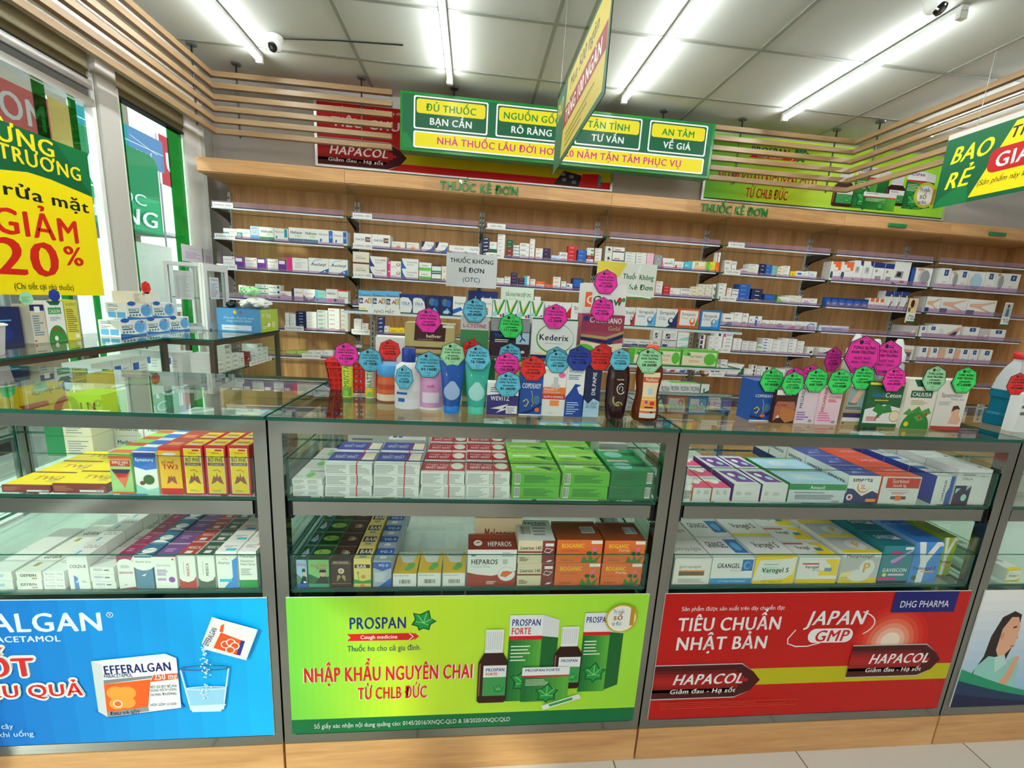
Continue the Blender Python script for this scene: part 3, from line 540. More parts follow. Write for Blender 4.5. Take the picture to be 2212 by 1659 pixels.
for side in (0, 1):
    c = CV(m2, (-.003, w, 0), (0, -1, 0), (0, 0, 1), w, h, 'vinyl', .00006) if side == 0 else CV(m2, (0, 0, 0), (0, 1, 0), (0, 0, 1), w, h, 'vinyl', .00006)
    c.rect(.0, .0, 1, .9, (40,96,70)); c.poly([(.2, .06), (.96, .06), (.99, .86), (.28, .86)], (196,176,76)); c.text('Mua 500 ngàn', .34, .68, .13, (50,60,50), w=.5, bold=1, shear=.15); c.rect(.22, .36, .97, .58, (140,44,38)); c.text('TẶNG 100 NGÀN', .27, .4, .14, (236,230,220), w=.64, bold=1); c.text('BAO', .03, .6, .2, (222,206,80), w=.15, bold=1, shear=.2); c.fine(.3, .12, .9, .3, 3, (130,120,50), .35)
m2.build('print', t)
for yy in (.91, .1):
    m = MB(); m.tube([(0, yy, h), (.004, yy, CH-2.06-.002)], .0015, 'gy'); m.build('thread', t)
# ================================================================== carton styles: description, base colour, marks on the front, on the top, on the left side
S = {}
def st(n, desc, base, front='', top='', left=''): S[n] = (desc, base, front, top, left)
FT = 'L .1 .12 .6 .35 3 lg'
st('w', 'plain white carton', 'w', 'L .1 .5 .7 .8 2 gy|L .1 .15 .5 .3 1 lg'); st('wgrey', 'white carton with grey lettering', 'w', 'L .1 .45 .8 .8 2 dgy|R .8 .15 .92 .35 lg'); st('wred', 'white carton with red lettering', 'w', 'L .1 .5 .75 .8 2 r|L .1 .15 .5 .3 1 lg', '', 'R 0 0 1 1 lor')
st('wgold', 'white carton with gold lettering', 'w', 'L .1 .45 .7 .75 2 gold|L .1 .15 .6 .3 1 lg'); st('wredl', 'white carton with orange edge', 'w', 'L .1 .4 .7 .7 2 r|R .94 0 1 1 or_'); st('wpink', 'white carton with pink marks', 'w', 'R .04 .5 .3 .6 pk|L .1 .15 .6 .35 2 pk')
st('wpink2', 'white carton with pink panel', 'w', 'R .05 .05 .5 .3 pk|R .68 .1 .9 .3 db|B MEDO .1 .6 .14 nv'); st('wblue', 'white carton with blue mark', 'w', 'R .1 .45 .45 .75 b|L .5 .3 .9 .7 3 lg'); st('wblueline', 'white carton with blue line', 'w', 'R .03 0 .06 1 b|L .2 .4 .8 .75 2 lb')
st('wblue2', 'white carton with navy spine', 'w', 'R 0 0 .2 1 nv|B CEFALOX .26 .6 .14 r|L .3 .2 .7 .4 2 lg'); st('wnavy', 'white carton with navy band', 'w', 'R 0 .42 1 .55 nv|L .15 .65 .8 .85 1 r'); st('navyw', 'navy carton with white swoosh', 'nv', 'P .2,.55 .8,.75 .85,.5 .3,.4 w', 'R 0 0 1 1 nv'); st('navy', 'dark navy carton', 'nv', 'L .3 .35 .85 .65 1 w', 'R 0 0 1 1 nv')
st('wyel', 'white carton with yellow band', 'w', 'R 0 .05 1 .3 ly|L .1 .5 .7 .8 2 gy'); st('wlime', 'white carton with green swoosh', 'w', 'P 0,0 1,0 .5,.2 .2,.7 0,.9 lgn|B Thamal .4 .35 .2 k'); st('wgreen', 'white carton with green patch', 'w', 'R .55 .1 .95 .55 g|L .1 .4 .5 .8 2 gy'); st('wteal', 'white carton with teal band', 'w', 'R 0 .1 1 .35 tl|L .1 .5 .7 .8 2 gy'); st('thin', 'thin white carton with dark lettering', 'w', 'R .7 .3 .88 .7 k|L .1 .35 .6 .7 2 dgy')
st('thingreen', 'thin white-green carton', 'w', 'R 0 0 1 .22 g|L .1 .4 .6 .8 2 mint|L .7 .4 .95 .8 5 k'); st('thinblue', 'thin white-blue carton', 'w', 'R .8 .3 .96 .8 db|B Klamen .1 .35 .3 k'); st('cream', 'cream carton with brown lettering', 'cr', 'L .15 .4 .8 .75 2 br'); st('wcream', 'off-white carton', (228,224,208), 'L .15 .4 .75 .7 2 gy|R .7 .12 .85 .2 r')
st('swab', 'white carton with teal dotted corner', 'w', 'R .02 .05 .42 .6 tl|L .05 .1 .4 .55 4 w|L .5 .5 .9 .8 2 lg'); st('bluefade', 'pale blue upright carton', (196,212,232), 'R 0 0 1 .3 (120,140,200)|T Zenot .15 .8 .12 b|T mid .4 .5 .08 g'.replace('(120,140,200)', 'lb')); st('haf50', 'white carton with green base band', 'w', 'R 0 0 1 .25 (0)|B Hafixim .12 .58 .2 k|B 50 .5 .36 .17 lgn'.replace('(0)', 'g')); st('haf100', 'white carton with slate base band', 'w', 'R 0 0 1 .25 slate|B Hafixim .12 .58 .2 k|B 100 .4 .36 .17 lgn')
st('klamg', 'white carton with green side panel', 'w', 'R .74 .3 .96 .95 tl|T Klamentin .06 .65 .17 dgy .64|E .16 .3 .07 .1 tl'); st('klamb', 'white carton with bright blue panel', 'w', 'R .7 .12 .96 .95 b|T Klamentin .04 .6 .16 dgy .62|P .1,.25 .17,.4 .26,.3 .18,.1 b|T 625 .74 .45 .16 w'); st('aug', 'white carton with purple end', 'w', 'R .58 0 1 1 p|R .62 .6 .92 .9 w|T Augmentin .06 .68 .13 mg .48|E .5 .85 .04 .06 or_|L .06 .2 .5 .55 3 lg|R 0 0 .04 1 p'); st('mag', 'white carton with magenta spine', 'w', 'R 0 0 .26 1 (0)|L .4 .3 .9 .75 5 lg|T Tavanic .45 .85 .08 gy'.replace('(0)', 'mg'))
st('auc', 'white carton with blue swoosh', 'w', 'P .45,0 1,0 1,.35 .75,.22 b|S .1,.5 .3,.85 .7,.92 .03 lb|B Auclatyl .15 .5 .19 nv|P .72,.08 .8,.2 .88,.1 w'); st('purp', 'white carton with purple base', 'w', 'R 0 0 1 .35 p|R .4 .5 .8 .8 k'); st('amp', 'white carton with navy crescent', 'w', 'P 0,0 1,0 1,.55 .8,.25 .5,.15 .2,.25 0,.55 nv|T Ampicilin .12 .58 .13 r'); st('cyan', 'light cyan carton', 'pb', 'R .05 .1 .25 .95 cy|R .3 .3 .9 .85 mint|E .15 .15 .06 .06 db'); st('wredtop', 'white carton with red top edge', 'w', 'R 0 .9 1 1 r|B Kecefcin .12 .38 .13 k|R .1 .4 .2 .5 r')
st('lime', 'lime green carton', 'lime', 'T Clatop .15 .35 .3 w|S 0,.7 .5,.85 1,.7 .03 w'); st('ela', 'white carton with mauve number patch', 'w', 'B ELACOX .1 .48 .16 k .5|R .64 .4 .92 .75 (0)|T 200 .67 .5 .16 w'.replace('(0)', 'mar')); st('worange', 'white carton with orange window', 'w', 'R .35 .12 .65 .5 lor|T Neurontin .1 .65 .16 gy|L .1 .1 .3 .4 2 lg'); st('donep', 'navy-white carton with curved patch', 'w', 'P 0,1 .3,1 .15,.5 0,.35 nv|P .3,0 1,0 1,.7 .8,.3 b|T Donep .5 .6 .14 r'); st('vol', 'low white carton with green flourish', 'w', 'T VOLTOR .35 .5 .24 k|P 0,0 .3,0 .1,.3 0,.35 lgn')
st('cele', 'ivory carton with maroon base line', (230,222,204), 'R 0 0 1 .14 mar|B CELECOXIB .16 .42 .11 k .62|L .2 .62 .7 .7 1 gy'); st('cel2', 'white carton with blue side curve', 'w', 'P 0,0 .3,0 .1,.5 0,1 db|T Celosti .3 .58 .18 dgy|B 200 .68 .58 .18 r|S .3,.4 .75,.4 .02 r'); st('cel1', 'white carton with blue curve', 'w', 'P 0,0 .3,0 .1,.5 0,1 b|T Celosti .3 .58 .18 dgy|B 100 .7 .58 .18 or_|S .3,.4 .75,.4 .02 k'); st('pinkm', 'white carton with magenta spine dots', 'w', 'R 0 0 .2 1 mg|E .1 .75 .05 .1 w|E .8 .6 .14 .18 dr|E .8 .62 .09 .12 w|T meloxib .26 .25 .15 r')
st('greenw', 'white carton with green lower half', 'w', 'R 0 .06 1 .42 vg|L .2 .6 .8 .8 1 gy'); st('greenw2', 'white-green carton with navy cap', 'w', 'R 0 .06 1 .3 g|R 0 .85 1 1 nv'); st('navyswoosh', 'blue carton with white swoosh', 'db', 'P .1,.45 .5,.7 .8,.65 .7,.45 w', '', ''); st('yellow', 'bright yellow carton', 'y', 'L .2 .45 .8 .7 2 br|L .3 .15 .7 .25 1 br'); st('dkg', 'dark green carton', 'dg', 'L .2 .4 .8 .6 1 w'); st('redd', 'deep red carton', 'dr', 'L .2 .4 .8 .6 1 w'); st('dkpurple', 'dark purple carton', 'dp', 'L .2 .4 .8 .6 1 lp', 'R 0 0 1 1 dp'); st('paleblue', 'pale blue low carton', (206,220,236), 'L .1 .3 .8 .7 2 lb'); st('wpurple', 'white carton with violet band', 'w', 'R .1 .1 .9 .4 lp|L .2 .5 .8 .75 1 vio')
st('red', 'red carton', 'r', 'L .2 .45 .85 .65 1 w', 'R 0 0 1 1 r'); st('blue', 'mid blue carton', 'b', 'L .15 .5 .8 .7 1 pb', 'R 0 0 1 1 b'); st('bluegreen', 'blue-green carton', (120,180,190), 'L .2 .4 .8 .7 2 w'); st('face', 'carton with a portrait picture', 'w', 'R .1 .1 1 1 (0)|E .5 .55 .16 .26 sk|P .34,.65 .5,.9 .68,.65 .74,.5 .66,.75 .5,.8 .36,.72 k'.replace('(0)', 'w2')); st('pink', 'pink-white carton', 'lpk', 'L .2 .4 .8 .7 2 pk'); st('greybox', 'square grey carton', 'gy', 'E .55 .5 .22 .24 lg|E .55 .5 .17 .19 gy'); st('medop', 'white carton with pink edge, blue mark', 'w', 'P 0,0 .2,0 .1,.4 0,1 pk|B MEDOPRAL .2 .42 .15 nv|E .8 .7 .08 .1 pb'); st('wredart', 'white carton with red sketch', 'w', 'P .05,.05 .3,.1 .25,.6 .1,.5 r|L .4 .3 .9 .75 3 lg')
st('teal', 'teal carton', 'cy', 'L .2 .5 .8 .7 1 w'); st('tealw', 'white carton with teal side', 'w', 'R 0 0 .5 1 cy'); st('peach', 'peach carton', 'peach', 'R .1 .5 .9 .9 cr|E .2 .7 .12 .2 lgn'); st('limeyellow', 'green and yellow carton', 'y', 'R 0 0 .4 1 vg|E .5 .5 .2 .25 lime'); st('orange', 'orange carton', 'or_', 'R .3 .2 .6 .45 lor', 'R 0 0 1 1 or_'); st('wpurp2', 'white carton with purple stripe', 'w', 'R .2 0 .42 1 p|R .55 .6 .8 .72 gy'); st('wpurp', 'white carton with small purple square', 'w', 'R .45 .1 .75 .9 dp|L .05 .5 .4 .8 2 lg')
st('uricare', 'white meter carton with orange corner', 'w', 'P .2,1 1,1 1,.55 .75,.55 .75,.7 .45,.7 .45,.85 .2,.85 or_|E .2 .28 .13 .2 k|E .2 .31 .07 .1 dtl|T uricare .35 .5 .07 dgy'); st('bpm', 'white monitor carton with blue corner', 'w', 'P .65,1 1,1 1,.75 .75,.8 db|R .2 .42 .65 .72 lg|R .3 .5 .55 .68 gy|E .12 .1 .06 .06 db'); st('bpm2', 'monitor carton with blue top band', 'w', 'R 0 .75 1 1 db|E .3 .6 .13 .08 gold|R .25 .15 .8 .35 gy'); st('bpm3', 'white monitor carton with device picture', 'w', 'P .1,.3 .2,.6 .62,.58 .6,.28 gy|P .2,.35 .27,.55 .5,.53 .48,.34 k|R .5 .08 .75 .18 r|P 0,0 .35,0 0,.12 db'); st('navyside', 'narrow navy carton', 'db', 'R .1 .1 .9 .9 b')
st('maskg', 'white carton with grey mask picture', 'w', 'E .55 .5 .35 .42 lg|E .62 .5 .28 .36 gy|E .3 .9 .2 .08 tan'); st('masks', 'white carton with pale garment picture', 'w', 'E .5 .45 .38 .42 (0)|P .3,.9 .7,.9 .9,.2 .2,.1 pb'.replace('(0)', 'lg')); st('sq', 'white carton with dark blue square', 'w', 'R .35 .62 .75 .92 db|R .48 .7 .62 .85 lb|T mm .3 .25 .12 gy'); st('bluebox', 'small bright blue carton', 'b', 'R 0 .75 1 1 db|R .25 .2 .75 .4 pb', 'R 0 0 1 1 db'); st('uric2', 'white strip carton with orange top', 'w', 'R .3 .65 1 1 or_|L .2 .2 .8 .5 3 lg'); st('accu', 'tall grey-blue card pack', 'w2', 'R 0 .7 1 1 db|R .45 .1 .6 .6 w|P .6,.1 .9,.5 .95,.4 .7,.05 k|E .75 .75 .1 .07 y'); st('legs', 'white stocking carton with leg picture', 'w', 'P .08,.7 .5,.75 .95,.92 .97,.85 .55,.6 .5,.5 .85,.25 .8,.18 .4,.42 .08,.5 (0)|R 0 .02 .28 .3 db'.replace('(0)', 'sk')); st('knee', 'carton with knee picture', 'lg', 'P .1,0 .9,.8 1,.5 .6,0 sk|P .45,.3 .7,.6 .85,.4 .65,.15 w'); st('knee2', 'white carton with elbow support picture', 'w', 'P .4,.3 .95,.9 1,.7 .8,.2 sk|P .5,.2 .75,.5 .88,.5 .8,.15 nv|L .08 .3 .3 .7 4 lg'); st('tan', 'tan-sided carton', 'sk', 'R 0 0 1 .25 w')
st('blue2', 'wide dark blue carton', 'db', 'R .1 .25 .9 .9 b|R .8 0 1 1 dg'); st('wtealcurve', 'white carton with teal curve', 'w', 'P .1,0 .9,0 .9,.35 .5,.3 tl|L .2 .55 .8 .75 1 dgy'); st('wpinkcurve', 'white carton with pink curve', 'w', 'P 0,0 .5,.4 .6,.3 .3,0 pk|L .3 .6 .8 .8 1 dgy'); st('wblueband', 'white carton with blue upright band', 'w', 'R .15 .1 .45 .95 b|E .3 .7 .1 .1 w|L .55 .4 .9 .6 2 dgy'); st('wpinkg', 'white carton with pink base', 'w', 'P .3,0 1,0 1,.4 .6,.3 pk|T Enterobel .15 .55 .14 dgy'); st('wgreenl', 'white carton with leaf green corner', 'w', 'P .4,0 1,0 1,.5 lgn|T Dogastrol .1 .55 .14 dgy'); st('wswirl', 'white carton with grey-blue swirl', 'w', 'S .3,.1 .25,.5 .5,.8 .85,.7 .08 slate|S .4,.1 .4,.45 .6,.6 .9,.5 .05 lb')
st('effe', 'white fever tablet carton with blue base', 'w', 'R 0 .05 .6 .35 b|R .55 .1 .95 .4 db|B EFFERALGAN .06 .58 .2 nv|R 0 .3 .6 .36 lgn'); st('effe2', 'grey-white low carton', 'w2', 'L .1 .4 .8 .7 2 r'); st('tana', 'white carton with purple square picture', 'w', 'R .22 .08 .52 .62 dp|E .3 .25 .05 .1 w|E .42 .4 .05 .1 w|L .55 .2 .9 .8 5 lg'); st('diosb', 'grey-white carton with blue tab', 'w2', 'R .05 .1 .4 .4 db|T Lifecef .2 .6 .15 dgy|R .05 .85 .95 .92 nv'); st('wgreenfade', 'white carton with mint fade', 'w', 'P 0,0 1,0 1,.5 .4,.3 mint|T Enterogel .1 .58 .12 cy'); st('wbrown', 'thin white carton with brown lettering', 'w', 'L .3 .35 .85 .65 1 br'); st('pinkbar', 'white carton with hot pink end', 'w', 'R 0 0 .25 1 mg|R .3 .3 .9 .8 lp'); st('wdevice', 'white carton with black device picture', 'w', 'P .3,.3 .7,.6 .9,.4 .8,.2 k|L .2 .75 .6 .85 1 gy'); st('watch', 'white carton with wrist band picture', 'w', 'R .05 .35 .9 .75 sk|R .25 .25 .8 .55 dgy'); st('wredsw', 'white carton with red hand', 'w', 'P .3,.1 .8,.15 .95,.7 .7,.6 .4,.6 r'); st('wbluesw', 'white carton with blue hand', 'w', 'P .3,.1 .8,.15 .95,.7 .7,.6 .4,.6 b'); st('navyA', 'navy carton with white triangle', 'nv', 'P .3,.3 .45,.7 .55,.3 w|P .6,.3 .75,.7 .85,.3 lb'); st('dcio', 'white carton with green curved edge', 'w', 'P .6,0 1,.9 1,.1 .9,0 dg|P .6,.05 .9,.7 .95,.95 .8,.95 .5,.05 w|T DCID .08 .5 .12 r .4|E .5 .4 .05 .08 r')
st('eyem', 'eye drop carton with letter squares', 'w', 'R 0 .72 1 1 lb|R .03 .34 .32 .62 db|R .4 .36 .62 .6 w|R .68 .36 .97 .64 gold|B B6 .07 .4 .15 w|B A .42 .37 .2 r|B E .76 .4 .17 w|T Eyemiru .05 .7 .14 nv|R .03 .04 .5 .1 y'); st('osla', 'navy eye drop carton with white bubble', 'db', 'P 0,0 .85,0 .98,.3 .9,.6 .65,.8 .2,.82 0,.75 w|B OSLA .14 .42 .16 b .64|S .15,.35 .8,.35 .02 lb'); st('bluephoto', 'dark blue photo carton', 'nv', 'E .4 .65 .25 .2 slate|E .7 .6 .2 .2 b|P .2,.1 .6,.35 .9,.1 lb|R .3 .05 .7 .2 pb'); st('daig', 'white carton with blue base flourish', 'w', 'P 0,.05 .8,.3 .6,.45 0,.3 b|T Daigaku .12 .6 .12 k'); st('vroh', 'white carton with green V', 'w', 'P .02,.95 .16,.95 .42,.35 .85,1 .98,.95 .5,.15 .3,.15 g|P .16,.9 .4,.45 .75,1 .42,.28 y|E .2 .2 .18 .16 mint|R .6 .05 .75 .2 r|R .8 .05 .95 .25 b'); st('streps', 'white lozenge carton with red wave', 'w', 'P .6,0 1,0 1,.8 .8,.4 r|E .7 .32 .12 .2 k|E .7 .38 .07 .11 w|T Strepsils .08 .62 .2 k'); st('strepo', 'white lozenge carton, original', 'w', 'T Strepsils .1 .62 .2 k|T Original .14 .45 .1 r|E .7 .25 .12 .16 r'); st('strepc', 'white lozenge carton with pale blue wave', 'w', 'P .6,0 1,0 1,.85 .8,.4 lb|E .72 .34 .13 .2 slate|E .72 .4 .08 .11 w|T Strepsils .14 .68 .19 k|B COOL .12 .47 .12 b .36'); st('strepn', 'white lozenge carton with navy wave', 'w', 'P .5,0 1,0 1,.9 .8,.4 .7,.15 db|E .72 .32 .14 .2 nv|E .72 .38 .08 .11 w|T Strepsils .14 .68 .19 k|T Throat .12 .48 .09 b|T & cough .12 .38 .09 b'.replace('& cough', '&_cough')); st('strepor', 'orange-framed lozenge carton', (206,84,36), 'R .09 .14 .92 .9 w|E .68 .36 .13 .2 or_|E .68 .42 .07 .11 w|P .8,.14 .92,.14 .92,.6 g|T Strepsils .16 .64 .16 k|T Orange .14 .48 .09 or_'); st('strepb', 'blue-framed lozenge carton', (30,120,196), 'R .09 .14 .9 .9 w|E .68 .34 .13 .2 slate|E .68 .4 .07 .11 w|P .5,.14 .9,.14 .9,.6 lb|T Strepsils .16 .62 .16 k|B COOL .15 .46 .11 b .35')
st('thao', 'long green herbal carton with round window', 'vg', 'R .02 .06 .95 .86 cr|E .78 .46 .17 .36 vg|E .1 .78 .09 .18 lgn|E .18 .72 .05 .1 g|T THAO_THANH .2 .52 .14 dg .36|L .2 .25 .55 .42 3 lor', 'R 0 0 1 1 lgn'); st('pros', 'cough syrup carton with lime base', 'w', 'R 0 0 1 .46 lime|R 0 .46 1 .54 r|B PROSPAN .06 .64 .22 nv', 'R 0 0 1 1 w2'); st('prosf', 'cough syrup carton with red second line', 'w', 'R 0 0 1 .22 g|R 0 .22 1 .3 r|B PROSPAN .06 .68 .2 nv|B FORTE .08 .42 .18 r', 'R 0 0 1 1 vg'); st('mimo', 'dark green syrup carton', 'dg', 'P 0,.6 1,.75 1,1 0,1 w|T mimosa .15 .2 .16 y|E .4 .75 .12 .08 tl'); st('opc', 'pale green-white oil carton', (216,230,212), 'B DẦU_KHUYNH_DIỆP_OPC .14 .7 .12 dg|R .14 .5 .66 .6 g|S .8,.1 .86,.3 .95,.2 .03 g'); st('bbott', 'blue carton with little bottle pictures', 'db', 'P .15,.1 .2,.6 .25,.8 .3,.6 .35,.1 w|P .4,.1 .45,.6 .5,.8 .55,.6 .6,.1 w|P .65,.1 .7,.6 .75,.8 .8,.6 .85,.1 w')
# ================================================================== cartons
CM = {}
def carton_mesh(style, w, h, d, rot=False):
    key = (style, round(w, 3), round(h, 3), round(d, 3))
    if key in CM: return CM[key]
    desc, base, fr, tp, lf = S[style]; m = MB(); m.box(-w/2, w/2, 0, d, 0, h, eval(base) if isinstance(base, str) and base.startswith('(') else base)
    c = CV(m, (-w/2, 0, 0), (1, 0, 0), (0, 0, 1), w, h); c.ops(fr)
    if tp: CV(m, (-w/2, 0, h), (1, 0, 0), (0, 1, 0), w, d).ops(tp)
    if lf: CV(m, (-w/2, d, 0), (0, -1, 0), (0, 0, 1), d, h).ops(lf); CV(m, (w/2, 0, 0), (0, 1, 0), (0, 0, 1), d, h).ops(lf)
    if d > .02 and h > .03:   # tuck flap seam on the top
        e = CV(m, (-w/2, 0, h), (1, 0, 0), (0, 1, 0), w, d, eps=.0002); e.L = 2; e.rect(.0, .93, 1, .95, 'lg')
    CM[key] = m.mesh('medicine_carton'); return CM[key]
def put(me, name, label, cat, loc, rz=0., group=None):
    o = bpy.data.objects.new(name, me); COL.objects.link(o); o.location = loc; o.rotation_euler = (0, 0, rz); return tag(o, label, cat, group)
LV = {1: [''], 2: ['lower', 'upper'], 3: ['bottom', 'middle', 'top'], 4: ['bottom', 'second', 'third', 'top'], 5: ['bottom', 'second', 'third', 'fourth', 'top'], 6: ['bottom', 'second', 'third', 'fourth', 'fifth', 'top']}
BX = [-1.935, -.957, .043, 1.024, 2.002, 2.977, 3.94, 5.0]
BN = ['leftmost', 'second', 'third', 'fourth', 'fifth', 'sixth', 'last']
SZ = [1.91, 1.695, 1.48, 1.265, 1.05, .84]
SN = ['top', 'second', 'third', 'fourth', 'fifth', 'sixth']
def bayof(x):
    for i in range(7):
        if x < BX[i+1]: return i
    return 6
def row(items, Y, z, where, name='medicine_carton', group=None, dep=None, bays=True, xmin=-9):
    """items: (zoom, x0, x1, ytop, n, style[|style..]) read on the photo; every carton stands on the surface z at depth Y"""
    L = []
    for k, x0, x1, yt, n, sty in items:
        a = onY(*zp(k, x0, yt), Y).x; b = onY(*zp(k, x1, yt), Y).x; t = onY(*zp(k, (x0+x1)/2, yt), Y).z; L.append([a, b, max(t-z, .018), n, sty.split('|')])
    L.sort(key=lambda q: q[0]); prev = xmin; cnt = {}
    for q in L:
        q[0] = max(q[0]+.0006, prev+.0008); q[1] = max(q[1]-.0006, q[0]+.018); bi = bayof((q[0]+q[1])/2) if bays else 0
        if bays:
            for e in BX[1:-1]:
                if q[0] < e-.004 < q[1] and (q[0]+q[1])/2 < e: q[1] = min(q[1], e-.005)
                if q[0] < e+.004 < q[1] and (q[0]+q[1])/2 >= e: q[0] = max(q[0], e+.005)
        prev = q[1]; i = cnt.get(bi, 0); cnt[bi] = i+1; w = q[1]-q[0]; n = q[3]; h = q[2]/n
        d = dep or min(.2, max(.045, min(w*.9, .12)))
        for l in range(n):
            sty = q[4][l % len(q[4])] if len(q[4]) < n or n == 1 else q[4][l]; desc = S[sty][0]
            pos = '%s from left' % ordn(i) if n == 1 else '%s in %s stack' % (LV[n][l], ordn(i))
            lab = '%s, %s, %s' % (desc, pos, where if not bays else '%s, %s wall bay' % (where, BN[bi]))
            g = group if not bays else 'cartons on the %s of the %s wall bay' % (where, BN[bi])
            j = .002*math.sin(7.3*i+3.1*l) if n > 1 else 0
            put(carton_mesh(sty, w-.002 if n > 1 else w, h-.0006, d), name if n == 1 or name != 'medicine_carton' else 'stacked_carton', lab, 'medicine box', ((q[0]+q[1])/2, Y+.002+abs(j), z+.0005+l*h), 0, g)
# ================================================================== wall shelving, one thing per bay
for i in range(7):
    x0, x1 = BX[i], BX[i+1]; t = thing('wall_shelf_bay', 'oak wall shelving bay with glass shelves, %s from the window side' % (ordn(i) if i else 'first'), 'shelving unit', (x0, 3.72, 0), 0, 'wall shelving bays'); w = x1-x0; Y = 3.72
    m = MB(); m.box(.001, w-.001, -.02, 0, .1, 2.13, 'w', 'wood_z'); m.build('back_panel', t)
    m = MB(); e = .0 if i else -.02; m.box(e+.001, w-.001, -.37, -.001, 2.125, 2.215, 'w', 'wood_x'); m.box(e+.002, w-.002, -.36, -.02, 2.118, 2.126, 'w', 'wood_x'); m.build('hood', t)
    m = MB(); m.box(.001, w-.001, -.42, -.021, 0, .6, 'w', 'wood_x'); m.build('base_cabinet', t)
    for s in ((0, 1) if i == 0 else (0,)):
        for dx in ((-.021, .003) if i else (.0, )):
            u = MB(); u.box(dx, dx+.018, -.045, -.02, .61, 2.06, (196,193,182), 'plastic')
            cvu = CV(u, (dx, -.0455, .61), (1, 0, 0), (0, 0, 1), .018, 1.45, 'matte')
            for k in range(36): cvu.L = 1; cvu.rect(.3, .02+k*.027, .7, .02+k*.027+.012, 'blk')
            if s == 0: u.build('upright', t)
    for k, z in enumerate(SZ):
        if i == 0 and k > 5: continue
        m = MB(); m.box(.008, w-.008, -.315, -.022, z-.008, z, 'w', 'glass', 'z'); sh = m.build('glass_shelf', t)
        m = MB(); m.box(.03, w-.03, -.3215, -.3155, z-.018, z-.0095, (232,236,246), 'plastic'); m.box(.03, w-.03, -.3214, -.3156, z-.0095, z-.002, (44,50,84), 'plastic'); m.build('price_rail', sh)
        m = MB(); m.box(.03, w-.03, -.3195, -.3175, z-.002, z+.034 if k in (0, 3) or i > 4 else z+.014, 'w', 'ticket_strip'); m.build('ticket_strip', sh)
        y0, y1 = -.30, -.045
        for dx in ((-.0135, .0105) if i else (.008,)):
            m = MB(); m.loft([[(dx+q, y1, z-.009), (dx+q, y0, z-.009), (dx+q, y0, z-.016), (dx+q, y1+.05-.1, z-.06), (dx+q, y1, z-.085)] for q in (0, .003)], (66,62,58), 'dark_metal'); m.build('bracket', t)
    m = MB(); m.box(-.0015, .0015, -.315, -.05, 1.28, 2.11, 'w', 'acrylic', 'x') if i else None
    if i: tag(m.build('side_pane', t), 'clear acrylic divider')
def shelf_card(i, k, txt, lab, dx=.04, w=.14):
    t = thing('shelf_label', lab, 'label', (BX[i]+dx, 3.3975, SZ[k]-.012), 0, 'shelf labels'); m = MB(); m.box(0, w, -.0015, 0, 0, .036, 'w', 'paper'); c = CV(m, (0, -.0015, 0), (1, 0, 0), (0, 0, 1), w, .036, 'paper'); c.text(txt, .5, .3, .4, 'k', align='c', maxw=.86); m.build('card', t)
for i, k, txt in ((0, 0, 'KHÁNG SINH'), (0, 1, 'KHÁNG SINH'), (0, 2, 'KHÁNG SINH'), (1, 0, 'KHÁNG VIÊM'), (1, 1, 'KHÁNG VIÊM'), (1, 2, 'KHÁNG VIÊM'), (2, 0, 'LIPID MÁU'), (2, 1, 'LIPID MÁU'), (3, 1, 'NGỪA THAI'), (4, 0, 'THẦN KINH'), (4, 1, 'THẦN KINH'), (4, 2, 'THẦN KINH'), (0, 4, 'KHÁNG NẤM'), (1, 4, 'CƠ XƯƠNG KHỚP'), (4, 4, 'TIÊU HÓA'), (4, 5, 'TIÊU HÓA'), (0, 5, 'KHÁNG NẤM')):
    shelf_card(i, k, txt, 'white shelf label reading %s on the %s shelf' % (txt, SN[k]) + (' at left' if i == 0 else ''), {(0, 4): .5, (0, 5): .62, (1, 4): .02, (4, 4): .06}.get((i, k), .04))
m = MB(); m.box(5.0, 5.03, 3.34, 3.72, 0, 2.215, 'w', 'wood_z'); t = m.build('end_panel'); tag(t, 'oak end panel closing the wall shelving at far right', 'panel')
for n, (xa, ya, xb, yb_) in (('bay two and three', (950, 415, 1120, 421)), ('bay four and five', (1512, 462, 1658, 467))):
    p = onY(xa, ya, 3.345); q = onY(xb, yb_, 3.345); t = thing('fascia_lettering', 'green THUỐC KÊ ĐƠN letters on the oak hood, %s' % ('over the middle bays' if xa < 1000 else 'right of the lit sign'), 'sign', (p.x, 3.348, 2.135))
    m = MB(); m.box(-.12, q.x-p.x+.22, 0, .002, -.012, .078, 'w', 'acrylic'); tag(m.build('acrylic_plate', t), 'clear acrylic plate')
    m = MB(); vs, fs, adv = text_geo('THUỐC KÊ ĐƠN', 1); k = (q.x-p.x)/adv; hz = .062/.72
    for y in (-.008, -.0005): m.add([(x*k, y-l*.0002, yy*hz+.0) for x, yy, l in vs], fs, (20,120,50), 'plastic')
    n_ = len(vs); from collections import Counter
    ec = Counter(); ed = {}
    for f in fs:
        for a in range(len(f)): e = (f[a], f[(a+1) % len(f)]); ec[tuple(sorted(e))] += 1; ed[tuple(sorted(e))] = e
    m.add([(x*k, y, yy*hz) for y in (-.008, -.0005) for x, yy, l in vs], [(e[0], e[1], e[1]+n_, e[0]+n_) for s_, e in ed.items() if ec[s_] == 1], (16,100,42), 'plastic'); m.build('letters', t)
for xa, xb, lab in ((1917, 1956, 'small green block letter strip on the oak hood, sixth bay'), (2134, 2170, 'small green block letter strip on the oak hood, last bay')):
    p = onY(xa, 495 if xa < 2000 else 513, 3.345); q = onY(xb, 495 if xa < 2000 else 514, 3.345); m = MB(); m.bbox(p.x, q.x, 3.335, 3.349, 2.14, 2.168, .003, (20,120,60), 'plastic'); tag(m.build('fascia_strip'), lab, 'sign')
